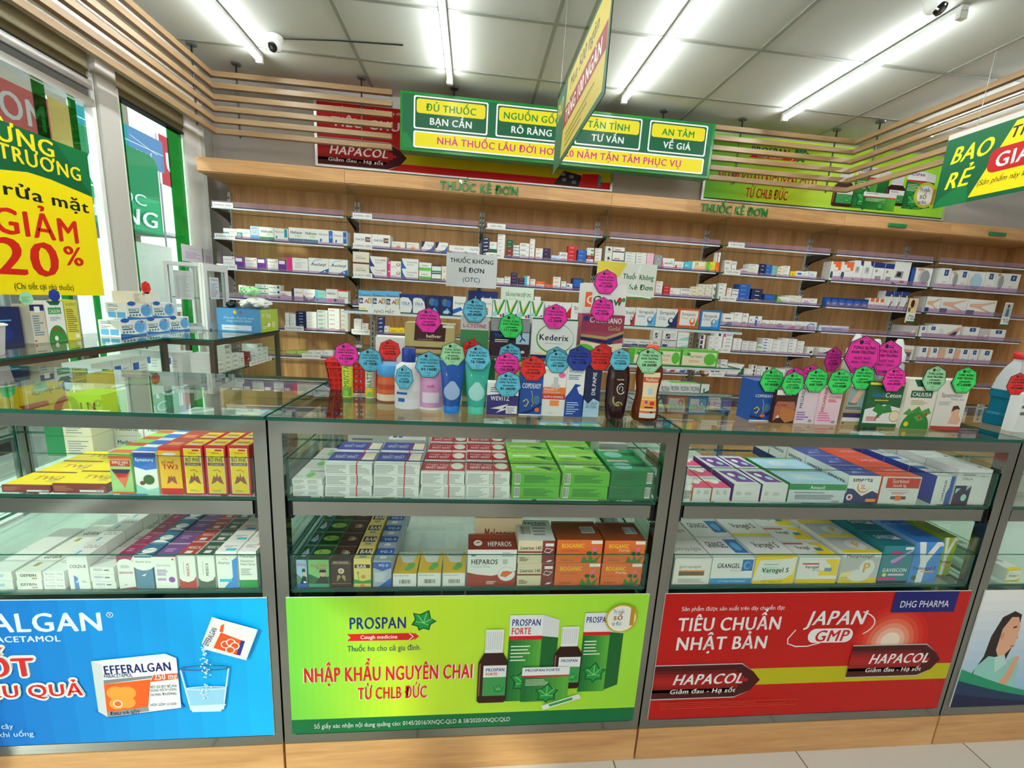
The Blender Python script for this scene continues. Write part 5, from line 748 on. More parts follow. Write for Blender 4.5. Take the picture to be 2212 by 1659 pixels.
# ================================================================== cartons in the drawers
ST2 = dict(
 tana=('white carton with leaf emblem', 'w', 'L .03 .2 .45 .9 5 gy|L .5 .2 .9 .9 5 gy', 'T tanakan .35 .62 .2 nv|E .5 .35 .17 .26 w2|E .5 .35 .13 .2 lgn|S 0,.25 .3,.25 .02 lor|S .7,.25 1,.25 .02 lor'),
 wtxt=('white carton with red strap', 'w', 'L .02 .12 .48 .9 6 gy|L .52 .12 .98 .9 6 gy|R .66 0 .685 1 r', 'R 0 .2 1 1 (70,80,160)|T NHẤT_NHẤT .1 .45 .28 w .5|R .66 0 .685 1 r|R .72 .3 .98 .95 cr'),
 nhat=('red-topped white carton with strap', 'w', 'L .03 .1 .48 .9 8 gy|L .52 .1 .97 .9 8 gy|R .62 0 .645 1 r', 'R 0 .12 1 .92 (190,40,60)|B NHẤT_NHẤT .08 .28 .22 w .5|T Hoạt_Huyết .08 .6 .14 w|E .82 .55 .15 .3 cr|E .82 .5 .1 .22 w|R .62 0 .645 1 r'),
 hoat=('lime green carton', (96,186,60), 'C .05 .1 .17 .92|L .25 .25 .9 .85 6 dg', 'R 0 0 1 1 (150,220,90)|T HOẠT_HUYẾT_DƯỠNG_NÃO .08 .78 .13 r .8|T traphaco .1 .18 .12 dg|P .55,.5 .75,.55 1,.4 .95,.15 .8,.2 .7,.35 dg|E .9 .28 .08 .14 vg|R .1 .45 .5 .58 w'),
 cebr=('dark green carton', (24,120,66), 'C .83 .15 .96 .9|L .08 .4 .7 .85 4 dg', 'R 0 0 1 1 (40,160,90)|R .08 .78 .6 .95 w|T Cebraton .12 .8 .13 or_|E .35 .42 .22 .28 mint|P .55,.6 .95,.7 .9,.3 .65,.35 dg'),
 pinkw=('white carton with magenta band', 'w', 'L .1 .4 .8 .8 3 gy', 'R 0 0 1 .42 mg|T Ginkgo .3 .6 .2 nv'), opcan=('white carton with leaf sprig', 'w', 'L .1 .3 .8 .8 3 gy', 'T O.P.Can .2 .55 .25 dg|E .8 .35 .12 .18 vg'), bluew=('white carton with blue circles', 'w', 'L .1 .4 .7 .8 2 b', 'E .15 .3 .06 .12 b|E .3 .3 .06 .12 b|S .1,.75 .9,.75 .05 b'), greenl=('white carton with green leaf disc', 'w', 'E .5 .4 .3 .3 vg', 'R 0 .6 1 1 lb|E .5 .3 .3 .25 vg'), mimt=('white-green carton with waves', 'w', 'P 0,0 .6,0 .5,.8 0,.7 dg|E .8 .4 .1 .2 vg', 'R 0 .4 1 .9 dg|T milkthistle .1 .5 .25 w'),
 shili=('blue herbal carton with a figure picture', (150,196,226), 'R 0 0 1 .13 b|P 0,.13 1,.13 1,.4 .6,.3 0,.5 (70,130,90)|T Shilintong .08 .78 .12 r|P .3,.13 .98,.13 .88,.4 .6,.44 k|E .7 .52 .14 .12 sk|P .52,.56 .88,.56 .84,.68 .56,.68 k|R .66 .16 .9 .22 w', 'R 0 0 1 1 dg|P .1,.3 .5,.8 .9,.4 .6,.2 pb|T ST .35 .4 .25 r'),
 kim=('green herbal carton with a figure picture', (130,196,120), 'R 0 0 1 .13 (60,150,120)|P 0,.13 1,.13 1,.4 .6,.3 0,.5 dg|T Kim_Tiền .15 .74 .11 r|T Thảo .35 .63 .11 r|P .3,.13 .98,.13 .88,.38 .6,.42 k|E .7 .5 .14 .12 sk|P .52,.54 .88,.54 .84,.64 .56,.64 k', 'R 0 0 1 1 (24,70,36)|E .5 .5 .42 .2 lgn|T Kim .3 .42 .22 r'),
 sam=('dark brown ginseng carton', 'dbr', 'R .03 .12 .97 .135 gold|R .03 .86 .97 .875 gold|T SÂM_NHUNG .1 .89 .06 cr .8|E .5 .6 .15 .1 cr|E .5 .6 .09 .06 gold|P .28,.2 .48,.38 .42,.46 .3,.42 gold|P .72,.2 .52,.38 .58,.46 .7,.42 gold', 'R 0 0 1 1 dbr|R .35 .35 .65 .65 gold|R .39 .4 .61 .6 dbr|T dp .42 .42 .2 cr'),
 bar=('pale yellow herbal carton', (236,216,120), 'R .05 .66 .95 .79 dbr|B BAR .16 .665 .11 w .7|E .25 .5 .07 .05 gold|S .25,.5 .3,.2 .03 g|E .55 .36 .13 .07 (200,160,40)|P 0,.12 1,.12 1,.26 .5,.2 0,.28 g|R .38 0 .62 .1 lor', 'R .1 .3 .9 .75 dbr|B BAR .2 .38 .3 w|R .3 .05 .7 .2 gy'),
 vg5=('blue-grey carton with a blue crown', (168,184,200), 'P 0,.95 1,.95 1,.72 .5,.6 0,.74 b|B VG-5 .3 .78 .1 w|L .1 .2 .8 .56 10 w|P 1,0 .3,0 1,.35 b', 'R 0 .45 1 1 b|B VG-5 .2 .6 .22 w|E .5 .25 .2 .12 w'),
 ess=('yellow-topped white carton', 'w', 'T Essentiale_Forte .05 .8 .11 dgy|C .25 .2 .78 .56', 'R 0 0 1 1 (246,196,40)|P 0,1 .9,1 .75,.45 .3,.5 w|E .7 .35 .17 .14 (110,190,90)|E .58 .22 .14 .1 (110,190,90)|T Essentiale .2 .78 .14 g'),
 hepa=('large white and brick-red carton', 'w', 'P 0,0 1,0 1,.42 .8,.36 .5,.28 .2,.32 0,.38 (164,48,38)|E .81 .33 .18 .2 (206,190,186)|E .81 .33 .17 .19 w|P .68,.27 .72,.4 .82,.42 .95,.38 .88,.32 .8,.24 or_|B HEPAROS .07 .6 .14 k .55|R .72 .6 .82 .74 lg|T L-Cystine_250mg .07 .52 .05 gy|R .07 .82 .16 .88 slate|L .7 .82 .95 .94 3 gy|L .4 .05 .65 .15 3 w', 'R 0 0 1 .7 (130,40,30)|R 0 .7 1 1 (170,60,40)|B HEPAROS .4 .2 .3 w .5|E .2 .4 .09 .18 w|P .15,.35 .2,.5 .28,.42 or_'),
 melo=('cream carton with brown lettering', (236,220,180), 'B Melopower .2 .6 .2 (150,60,40)', 'B Melopower .22 .4 .35 (150,50,36) .6|R .0 .4 .1 .8 (190,90,60)'), liver=('cream carton with maroon end', (228,214,180), 'R .66 0 1 1 (130,54,44)|B Liverton_140 .06 .6 .16 k .57|R 0 .46 .66 .53 (140,50,44)|P .71,.5 .77,.68 .97,.62 .86,.44 w|P .73,.52 .78,.65 .94,.6 .85,.48 (130,54,44)|R .74 .75 .97 .88 w|L .05 .1 .3 .3 3 br|P .78,.06 .86,.14 .97,.14 .9,.06 w', 'R 0 0 1 1 w2|C .08 .25 .4 .7|L .45 .25 .9 .85 4 gy|B Liverton .06 .78 .14 k'),
 boga=('orange herbal carton', (228,112,44), 'B BOGANIC .1 .66 .18 y .5|L .12 .5 .5 .6 2 (190,90,40)|T traphaco .1 .08 .1 dg|P .55,.0 .6,.3 .7,.1 .75,.4 .82,.1 .97,.35 .9,.0 (60,130,50)|E .83 .6 .05 .09 pk|E .72 .42 .06 .09 dg|E .85 .4 .05 .08 dg|R .75 .83 .99 .97 w', 'R 0 0 1 1 (136,62,32)|C .6 .35 .9 .7', 'R 0 0 1 1 (170,80,36)'), bogaf=('orange herbal carton with script second line', (228,112,44), 'B BOGANIC .1 .66 .18 y .5|T Forte .35 .5 .15 cr|L .12 .4 .4 .46 1 (190,90,40)|T traphaco .1 .08 .1 dg|P .55,.0 .6,.3 .7,.1 .75,.4 .82,.1 .97,.35 .9,.0 (60,130,50)|E .83 .6 .05 .09 pk|E .72 .42 .06 .09 dg|E .85 .4 .05 .08 dg|R .75 .83 .99 .97 w', 'R 0 0 1 1 (136,62,32)|C .6 .35 .9 .7', 'R 0 0 1 1 (170,80,36)'),
 smp=('pink-topped sachet carton', 'w2', 'L .2 .55 .45 .85 3 gy|L .6 .55 .9 .85 3 gy', 'R 0 0 1 .55 (236,70,120)|T smecta .1 .75 .18 nv|E .5 .55 .25 .2 cr|E .55 .52 .2 .15 w', 'R 0 0 1 1 or_'), purpw=('white carton with purple block top', 'w2', 'L .12 .4 .35 .6 3 gy|R .45 .38 .7 .56 lg', 'P .25,.15 .95,.15 .8,.85 .1,.85 p|E .4 .6 .12 .12 w|E .65 .4 .12 .12 mint', 'R 0 0 1 1 p'), anta=('grey-blue flat carton with green band', (206,216,224), 'R 0 .66 1 .97 (36,144,84)|B Antacil .36 .71 .18 w .38|L .1 .5 .85 .58 1 dgy|L .12 .18 .9 .44 4 dgy|C .78 0 .92 .14', 'R 0 0 1 .88 pb|R 0 .88 1 1 g|L .25 .3 .8 .7 5 w', 'R 0 0 1 1 g'),
 smec=('white-navy sachet carton', 'w', 'P 0,0 1,0 1,.36 .8,.46 .5,.26 .2,.52 0,.54 (34,48,104)|B smecta .12 .78 .17 nv .76|E .5 .6 .2 .22 lor|E .52 .63 .18 .2 w|L .42 .52 .6 .7 3 or_|E .12 .22 .1 .11 w|E .12 .22 .05 .06 r|R .65 .06 .97 .17 lor', 'R 0 0 1 1 (66,74,156)|P .2,.2 .7,.3 .9,.75 .5,.55 (150,170,214)|E .6 .5 .2 .2 (90,100,180)', 'R 0 0 1 .35 (34,48,104)|B smecta .1 .66 .16 nv .8'),
 sorb=('white-orange sachet carton', 'w2', 'R .12 .58 .98 .95 (200,52,40)|T Sorbitol .26 .77 .14 w .56|T Sanofi_5g .3 .63 .1 w .5|R .3 .16 .7 .28 dgy|R .42 .12 .58 .3 or_|L .3 .36 .8 .44 2 r|L .2 .48 .8 .52 1 gy', 'R 0 0 1 1 (240,84,50)|T Sorbitol .4 .5 .3 lpk', 'R 0 0 1 1 (240,84,40)'), lopr=('upright blue-white carton', 'w2', 'P .7,0 1,0 1,1 .8,1 .8,.6 .7,.4 (34,84,170)|W LOPRADIUM .62 .12 .13 k', 'R 0 .7 .7 1 b|T LOPRA .1 .3 .3 nv', 'R 0 0 1 1 (50,80,180)'), lact=('large white carton with purple block', 'w2', 'R .02 0 .5 .54 dp|P .06,.3 .06,.46 .2,.46 mint|E .34 .2 .08 .1 mint|P .36,.4 .36,.54 .5,.54 mint|T Lactulose .16 .82 .07 nv|T STELLA .16 .7 .07 nv|L .7 .8 .88 .84 1 gy', 'R .1 .3 .5 .36 lg|E .8 .2 .06 .05 dp', 'L .1 .2 .9 .8 3 lg'),
 gast=('white carton with khaki block', (236,234,226), 'T gastropulgite .14 .64 .11 dgy .8|R .14 .5 .84 .55 lor|R .14 .34 .84 .5 (112,98,64)|L .14 .08 .9 .24 4 gy', 'T gastropulgite .12 .4 .2 dgy .8'), gran=('white carton with sky blue base', 'w', 'R 0 0 1 .22 (40,150,214)|T CTY_TNHH_DP_SHINPOONG .2 .07 .07 w .66|B GRANGEL .12 .6 .18 k .56|R .72 .5 .98 .92 (30,110,180)|E .84 .7 .09 .15 lb|E .86 .7 .06 .1 (30,110,180)|T hỗn_dịch_uống .45 .48 .06 gy', 'B GRANGEL .1 .45 .28 k .5|R .64 .2 .98 .85 (30,110,180)|E .8 .5 .1 .2 lb'), varos=('yellow-cornered white carton', 'w', 'P 0,.15 .1,.85 .85,.93 1,1 0,1 (246,214,20)|P 1,1 .95,.35 .75,.18 .0,.12 0,0 1,0 (246,214,20)|E .4 .5 .25 .14 (200,232,214)|B Varogel_S .18 .42 .18 (30,60,40) .66|L .2 .7 .6 .75 1 gy|T CTY_TNHH_DP .2 .04 .08 g', 'B Varogel_S .22 .42 .28 k .62|R 0 0 1 .12 y'), varo=('white carton with yellow stamp shape', 'w', 'R 0 0 1 .17 (240,206,20)|P .54,.3 .98,.3 .98,.92 .66,.92 .66,.84 .8,.7 .8,.5 .54,.5 (246,214,20)|R .66 .46 .84 .6 (130,150,190)|B Varogel .17 .58 .12 k .34|R .09 .73 .5 .78 r|T nhũ_dịch .35 .48 .06 b', 'P .54,.1 .98,.1 .98,.92 .66,.92 .66,.8 .8,.7 .8,.4 .54,.4 y|R .64 .4 .82 .6 slate|B Varogel .2 .5 .2 k .34|R .0 .8 .5 .88 r'),
 phos=('silver carton with yellow base', (196,198,198), 'R 0 0 1 .18 (240,206,50)|R 0 .85 1 1 w|B Phosphalugel .08 .85 .11 k .86|E .68 .5 .2 .28 (232,232,230)|E .5 .26 .3 .2 (232,232,230)|B P .56 .36 .32 (220,176,40)|P 0,.2 .3,.26 .28,.4 .02,.34 ly', 'R 0 0 1 1 lg|R 0 0 1 .2 y|E .6 .5 .25 .3 w2|B P .55 .35 .35 (220,176,40)|T Phosphalugel .1 .82 .1 gy', 'R 0 0 1 1 w'), gavi=('teal carton with purple stripes', (30,134,146), 'B GAVISCON .1 .3 .1 w .82|P .3,.6 .98,.92 .98,.86 .36,.5 lp|P .3,.52 .7,.62 .66,.56 .34,.48 vio|R .28 .78 .62 .86 (180,60,130)|E .2 .22 .07 .05 y|R .32 .2 .85 .25 lpk|R 0 .08 .6 .14 mg|R 0 0 1 .06 nv|R .7 .9 .98 .97 w', 'R 0 0 1 1 (26,110,122)|T GAVISCON .15 .45 .22 w|P .6,.4 .9,.6 .95,.4 lpk', 'R 0 0 1 1 (30,120,134)|L .1 .2 .9 .8 6 mint'), yumf=('blue carton with big white Y', (58,138,214), 'P .28,0 .52,0 .54,.5 .95,1 .74,1 .44,.66 .34,1 .1,1 .3,.5 w|B Yumangel_F .08 .32 .09 (20,40,90) .84|R .4 .26 .88 .29 lor|E .2 .12 .09 .06 dg|R .72 .9 .98 .97 w2', 'R 0 0 1 1 (40,110,190)|T Yumangel .3 .3 .2 nv', 'R 0 0 1 1 (120,160,206)'), yum=('lime carton with big white Y', (156,188,56), 'P .28,0 .52,0 .54,.5 .95,1 .74,1 .44,.66 .34,1 .1,1 .3,.5 w|B Yumangel .08 .32 .09 (40,60,20) .84|R .4 .26 .88 .29 lor|R .72 .9 .98 .97 w2', 'R 0 0 1 1 (120,150,40)|T Yumangel .3 .3 .2 dg'),
 twy=('flat yellow and maroon carton', (132,44,42), 'L .03 .2 .42 .85 6 (190,120,100)|R .5 .12 .95 .36 w2|C .8 .14 .94 .34', 'R 0 .06 1 1 (248,214,40)|B TW3 .3 .45 .28 (190,120,40)|L .7 .3 .95 .6 3 gold'), siro=('green syrup carton with orange triangle', (160,206,130), 'R 0 .92 1 1 lgn|R 0 .84 1 .92 or_|R .04 .67 .96 .82 (206,54,44)|B SIRO_HO .12 .74 .06 w .76|T TW3 .4 .685 .05 w|P .05,.6 .95,.6 .6,.14 (226,100,50)|P .05,.6 .95,.6 .82,.5 .2,.5 dp|P .2,.5 .82,.5 .72,.4 .35,.4 r|R 0 0 1 .05 or_', 'R 0 0 1 .45 (226,90,60)|R 0 .45 1 1 (150,210,90)'), syna=('blue-white syrup carton', 'w', 'P 0,.64 .5,.56 1,.6 1,.97 0,.97 (40,110,200)|R 0 .86 1 .97 (50,60,150)|B Synatura .06 .77 .075 w .82|P 0,0 1,0 1,.16 .5,.1 0,.24 mint|E .6 .34 .27 .13 w2|E .6 .34 .25 .115 (60,100,40)|E .3 .26 .12 .05 br', 'R 0 0 1 .6 (50,120,210)|R 0 .6 1 1 w'), tw3=('orange-yellow syrup carton with lungs picture', (244,190,50), 'R 0 0 1 .13 (206,40,40)|R 0 .93 1 1 (220,60,40)|E .5 .86 .32 .03 w|B BỔ_PHẾ .1 .65 .06 (150,40,30) .6|B TW3 .14 .54 .1 r .74|P .28,.22 .38,.4 .48,.36 .52,.42 .56,.36 .66,.4 .76,.22 .6,.26 .52,.3 .44,.26 (160,90,80)', 'R 0 0 1 1 (206,70,60)|R .2 .3 .8 .7 lor'),
 bophe=('red-framed yellow syrup carton with lungs picture', (206,34,34), 'R .09 .03 .91 .95 w|R .11 .04 .89 .94 (248,220,30)|B BỔ_PHẾ .14 .68 .08 (60,60,120) .72|R .12 .6 .88 .66 (110,70,60)|T CHỈ_KHÁI_LỘ .2 .61 .04 w .6|T THUỐC_HO .3 .84 .035 br .4|P .22,.22 .36,.4 .47,.36 .52,.46 .56,.36 .68,.4 .82,.22 .62,.26 .52,.3 .42,.26 (156,80,70)|S .34,.5 .56,.52 .72,.47 .03 r|L .25 .07 .75 .12 2 gold|R .5 .9 .82 .93 r', 'R .1 .1 .9 .9 (248,220,60)|R .2 .35 .8 .6 (200,140,60)|R .3 .15 .7 .28 w'), metho=('white carton with green lettering', 'w', 'B Methorfar .12 .35 .32 dg .76', 'R .2 .4 .6 .6 vg|L .2 .7 .8 .9 2 gy'), wgf=('green-ended flat carton', (226,222,196), 'R 0 0 .4 1 (40,140,84)|L .46 .15 .92 .85 6 gy', 'R 0 0 .5 1 w|P 0,0 .7,0 0,.6 g|T Galvus .5 .6 .2 slate'), limeb=('lime carton with dark letters', (110,200,60), 'B LU .3 .7 .16 k|R .2 .55 .9 .62 y', ''),
 gef=('white carton with gold tab', (236,236,230), 'B GEFBIN .14 .42 .32 k .66|R .6 .14 .82 .3 gold', 'B GEFBIN .2 .5 .14 k|R .3 .2 .5 .35 gold'), bam=('thin white-slate lettered carton', 'w', 'T Bambec_10mg .08 .48 .32 slate|L .2 .15 .6 .28 1 gy', 'L .2 .4 .8 .6 2 lg'), cold=('tall white carton with blue stroke', 'w', 'B COLDi-B .1 .64 .1 k .8|P .22,0 .46,0 .42,.36 .24,.42 (50,130,200)|P .3,.2 .55,.35 .4,.2 w|L .6 .2 .9 .28 2 gy', 'T COLDi-B .2 .6 .25 dgy|R .3 .1 .42 .4 lb', 'T COLDI-B .15 .5 .13 k .8'), medl=('thin white carton, blue lettering', 'w', 'T MEDROL .15 .5 .3 b .4|R .6 .5 .8 .66 dgy|L .2 .2 .6 .3 1 lg', 'L .2 .4 .8 .6 2 gy'),
 desta=('white carton with plum arch', 'w', 'R 0 .8 1 1 (150,40,84)|E .5 .78 .46 .13 w|L .2 .64 .8 .74 3 gy|B DESTACURE .07 .46 .065 (190,50,80) .86|P 0,0 1,0 1,.06 .5,.03 (150,40,84)|S .3,.1 .42,.14 .5,.1 .03 (190,50,80)', 'R 0 0 1 1 (146,40,84)|L .2 .4 .8 .7 2 lp'), neoc=('slate blue syrup carton', (86,132,164), 'E .5 .82 .72 .26 w|R 0 .95 1 1 (60,110,150)|T Neocilor_Syrup .06 .8 .06 nv .88|P .3,.4 .62,.47 .5,.38 w', 'R 0 0 1 1 (44,110,146)|E .5 .4 .4 .2 w|T Neocilor .2 .4 .14 gy'), sere=('white carton with violet star', 'w', 'T Seretide .1 .7 .08 gy|L .1 .42 .8 .62 4 vio|E .76 .28 .15 .09 vio|R .1 .25 .5 .33 lp|E .88 .92 .06 .03 or_', 'R 0 0 1 1 (120,76,140)|L .2 .4 .8 .7 2 lp'), mesr=('white carton with red base, upright letters', 'w', 'P 0,0 1,0 1,.36 .85,.24 .5,.18 .15,.22 0,.3 (186,64,60)|W MESECA .62 .36 .17 (186,44,44)|S .3,.4 .3,.8 .02 gy', 'R 0 0 1 1 (176,66,60)|T MESECA .15 .45 .2 w|R .3 .1 .7 .3 w2'), mesg=('white carton with grey-green base, upright letters', 'w', 'P 0,0 1,0 1,.36 .85,.24 .5,.18 .15,.22 0,.3 (84,104,88)|W MESECA .62 .36 .17 (50,70,56)|S .3,.4 .3,.8 .02 gy', 'R 0 0 1 1 (66,90,76)|T MESECA .15 .45 .2 w|R .3 .1 .7 .3 w2'), avam=('white carton with blue fan', 'w', 'P 1,0 .3,0 .75,.3 .75,.75 1,.86 (60,140,216)|T Avamys .08 .66 .08 nv .56|S .3,.78 .42,.82 .54,.77 .03 or_|R .1 .17 .7 .25 cy', 'L .2 .4 .8 .6 2 gy|R .4 .1 .9 .3 cy'), flix=('white carton with leaf green base', 'w', 'R 0 0 1 .22 (40,150,76)|T Flixonase .1 .84 .09 dg|T Aqueous .1 .72 .065 dg|T Nasal_Spray .1 .63 .065 dg|L .1 .36 .8 .56 4 gy', 'L .2 .4 .8 .7 3 gy|E .8 .7 .07 .07 or_'))
for k_, v_ in ST2.items(): S[k_] = v_ if len(v_) == 5 else v_+('',)*(5-len(v_))
def tray(items, Y, z, where, name, xa=-9, xb=9):
    """drawer cartons: (zoom, x0, x1, ytop, n high, style, rows deep, depth); fronts stand just behind the drawer's front pane"""
    prev = xa
    for ci, (k, x0, x1, yt, n, sty, rows, d) in enumerate(items):
        a = max(onY(*zp(k, x0, yt), Y).x, prev+.001); b = min(onY(*zp(k, x1, yt), Y).x-.0008, xb); prev = b; w = b-a; h = (onY(*zp(k, (x0+x1)/2, yt), Y).z-z)/n
        for r in range(rows):
            for l in range(n):
                pos = ('' if n == 1 else LV[n][l]+', ')+('front row' if r == 0 else '%s row' % ordn(r)); j = .0012*math.sin(5.1*ci+2.3*l+r)
                put(carton_mesh(sty, w-.003, h-.0008, d-.002), name, '%s, %s, %s column, %s' % (S[sty][0], pos, ordn(ci), where), 'medicine box', ((a+b)/2+j, Y+.001+r*d, z+.0006+l*h), 0, 'cartons in the %s' % where)
UZ, LZ = .8465, .5905; FY = 1.0125
tray([('H',0,405,622,1,'twy',3,.075),('H',408,848,612,1,'twy',2,.075),('H',852,1040,362,1,'siro',6,.05),('H',1043,1238,350,1,'syna',6,.05),('H',1241,1428,318,1,'tw3',5,.055),('H',1431,1612,308,1,'bophe',5,.055),('H',1618,1800,308,1,'bophe',5,.055),('H',1806,1990,308,1,'bophe',5,.055)], FY, UZ, 'upper drawer, left counter', 'syrup_carton', -1.44, -0.52)
tray([('H',-150,90,1310,2,'wblueline',2,.1),('H',110,325,1310,2,'gef',2,.11),('H',328,508,1310,3,'bam',3,.09),('H',512,690,1185,1,'cold',5,.06),('H',694,908,1275,3,'medl',2,.09),('H',912,1058,1185,1,'desta',5,.055),('H',1061,1212,1185,1,'neoc',5,.06),('H',1215,1402,1192,1,'sere',5,.06),('H',1405,1552,1175,1,'mesr',5,.06),('H',1555,1702,1172,1,'mesg',5,.06),('H',1705,1885,1150,1,'avam',3,.05),('H',1888,2045,1150,1,'flix',3,.05)], FY, LZ, 'lower drawer, left counter', 'drawer_carton', -1.44, -0.52)
tray([('I',185,548,612,3,'tana',3,.075),('I',553,968,478,3,'wtxt',2,.08),('I',970,1374,482,3,'wtxt',2,.08),('I',1378,1763,552,2,'nhat',4,.075),('I',1766,2150,552,2,'nhat',4,.075),('J',417,840,560,2,'hoat',3,.08),('J',845,1262,560,2,'hoat',4,.08),('J',1266,1690,545,2,'cebr',2,.085)], FY, UZ, 'upper drawer, middle counter', 'stock_carton', -0.428, 0.501)
tray([('I',228,408,1302,1,'shili',5,.068),('I',412,602,1302,1,'kim',5,.068),('I',606,793,1305,1,'sam',5,.068),('I',797,957,1290,1,'bar',6,.06),('I',960,1130,1310,1,'vg5',6,.06),('I',1134,1346,1420,1,'ess',1,.1),('I',1350,1560,1415,1,'ess',1,.1),('I',1564,1768,1415,1,'ess',1,.1),('J',38,470,1215,1,'hepa',1,.08),('J',474,800,1138,2,'liver',1,.11),('J',804,1205,1132,2,'boga',1,.1),('J',1209,1610,1138,2,'bogaf',1,.1)], FY, LZ, 'lower drawer, middle counter', 'herbal_carton', -0.428, 0.501)
tray([('K',240,412,640,1,'smp',4,.08),('K',416,590,640,1,'smp',4,.08),('K',608,858,608,1,'purpw',2,.11),('K',861,1100,610,1,'purpw',2,.11),('K',1104,1625,600,1,'anta',2,.1),('M',212,528,530,1,'smec',5,.08),('M',535,895,540,1,'sorb',5,.08),('M',1020,1195,535,1,'lopr',4,.08),('M',1205,1560,475,1,'lact',4,.09)], FY, UZ, 'upper drawer, red advert counter', 'digestive_carton', 0.59, 1.518)
tray([('K',78,418,1272,1,'gast',3,.1),('K',422,806,1262,1,'gran',2,.11),('K',810,1190,1255,1,'varos',2,.11),('K',1194,1568,1262,1,'varo',4,.085),('M',180,530,1222,1,'phos',4,.085),('M',545,828,1160,1,'gavi',4,.09),('M',832,1098,1125,1,'yumf',3,.11)], FY, LZ, 'lower drawer, red advert counter', 'antacid_carton', 0.59, 1.518)
tray([('M',1085,1320,1085,1,'yum',3,.1)], FY+.035, LZ, 'end of red advert counter', 'antacid_carton', 0.59, 1.519)
tray([('M',1650,1790,1370,1,'varos',2,.1)], FY, LZ, 'lower drawer, woman advert counter', 'antacid_carton', 1.607, 2.5)
def stackat(sty, x, y, z, w, h, d, lab, rz=0, name='stock_carton', group=None): return put(carton_mesh(sty, w, h, d), name, S[sty][0]+', '+lab, 'medicine box', (x, y, z+.0006), rz, group)
# extra loose cartons further back in the drawers
stackat('melo', .098, FY+.083, LZ, .135, .155, .05, 'standing behind the large brick-red carton')
for i, s_ in enumerate(('opcan', 'greenl', 'greenl')): stackat(s_, .17+.12*i if i else .10, FY+.33, UZ+.0, .095, .1, .08, ('upper drawer back, middle counter' if i == 0 else '%s in the middle drawer back' % ('left one' if i == 1 else 'right one')))
stackat('pinkw', -.3, FY+.24, UZ, .12, .1, .1, 'upper drawer back left, middle counter'); stackat('bluew', -.18, FY+.2, UZ, .108, .085, .09, 'upper drawer back, middle counter, nearer one'); stackat('bluew', -.18, FY+.3, UZ, .108, .09, .09, 'upper drawer back, middle counter, farther one'); stackat('mimt', .452, FY+.2, UZ, .09, .09, .09, 'behind the dark green cartons, middle counter')
for i in range(2): stackat('metho', -1.02+.088*i, FY+.30, UZ+.04*1, .085, .045, .1, 'upper drawer back, left counter, %s one' % ('left' if i == 0 else 'right'))
for i in range(2): stackat('metho', -1.02+.088*i, FY+.30, UZ, .085, .039, .1, 'lower layer, %s, left counter back' % ('left' if i == 0 else 'right'))
for i in range(2): stackat('wgf', -1.12, FY+.228, UZ+.06*i, .12, .059, .07, 'left counter, %s one of the pair' % ('lower' if i == 0 else 'upper'))
stackat('limeb', -1.135, FY+.31, UZ, .09, .16, .09, 'upper drawer back left, left counter')
for i in range(3): stackat('bluew', -.98, FY+.27+.0*i, LZ+.05*i, .15, .048, .15, 'lower drawer back, left counter, %s of three' % LV[3][i])
for i, (x, y) in enumerate(((.578+.022, 1.03),)):
    t = thing('pill_bottle', 'small white pill bottle standing in the red advert counter, upper drawer left end', 'bottle', (x, y, UZ+.0005)); m = MB(); m.lathe([(.017, 0), (.018, .004), (.018, .04), (.013, .048)], 'w', 'plastic', 20); c = CV(m, (-.012, -.0182, .006), (1, 0, 0), (0, 0, 1), .024, .03); c.fine(.05, .1, .95, .9, 6, 'dgy'); m.build('body', t); m = MB(); m.lathe([(.016, .048), (.0165, .05), (.0165, .062), (.015, .063)], 'w', 'plastic', 20); m.build('cap', t)
# ================================================================== glass island with a shelf stand between counters and wall
t = thing('glass_island', 'low glass island case standing between the front counters and the wall shelves', 'display case', (-.72, 2.28, 0)); w, D = 2.25, .47; m = MB()
for x in (0, w/2-.012, w-.025):
    for y in (0, D-.025): m.box(x, x+.025, y, y+.025, .1, .79, 'w', 'steel')
m.box(0, w, 0, .025, .765, .7895, 'w', 'steel'); m.box(0, w, D-.025, D, .765, .7895, 'w', 'steel'); m.build('frame', t); m = MB(); m.box(-.003, w+.003, -.005, D+.004, .79, .8, 'w', 'top_glass', 'z'); m.build('glass_top', t)
m = MB(); m.box(.026, w-.026, .008, .013, .45, .764, 'w', 'glass', 'y'); m.build('front_glass', t); m = MB(); m.box(.0, w, .005, D-.005, 0, .44, 'w', 'white_board'); m.build('base', t)
t = thing('shelf_stand', 'metal shelf stand on the island carrying eye drop and lozenge cartons', 'shelf stand', (-.7, 2.7, .8005)); w = 2.31; m0 = onY(770, 668, 2.4)
for x in (.09, 1.14, 2.19):
    m = MB(); m.box(x-.015, x+.015, -.03, 0, 0, .455, 'w', 'upright_steel'); c = CV(m, (x-.015, -.0305, 0), (1, 0, 0), (0, 0, 1), .03, .455, 'matte')
    for k in range(14): c.L = 1; c.rect(.4, .03+k*.07, .6, .07+k*.07, 'blk')
    m.build('upright', t)
for z, y0 in ((1.26, -.30), (1.04, -.345)):
    zz = z-.8005; m = MB(); m.box(0.0, w, y0, -.031, zz-.008, zz, 'w', 'glass', 'z'); sh = m.build('glass_shelf', t); m = MB(); m.box(.0, w, y0-.004, y0-.0005, zz-.02, zz-.006, (210,216,222), 'plastic'); m.build('front_rail', sh)
    for x in (.09, 1.14, 2.19): m = MB(); m.loft([[(x+q, -.031, zz-.009), (x+q, y0+.02, zz-.009), (x+q, y0+.02, zz-.016), (x+q, -.1, zz-.035), (x+q, -.031, zz-.075)] for q in (-.002, .002)], (200,200,196), 'dark_metal'); m.build('bracket', t)
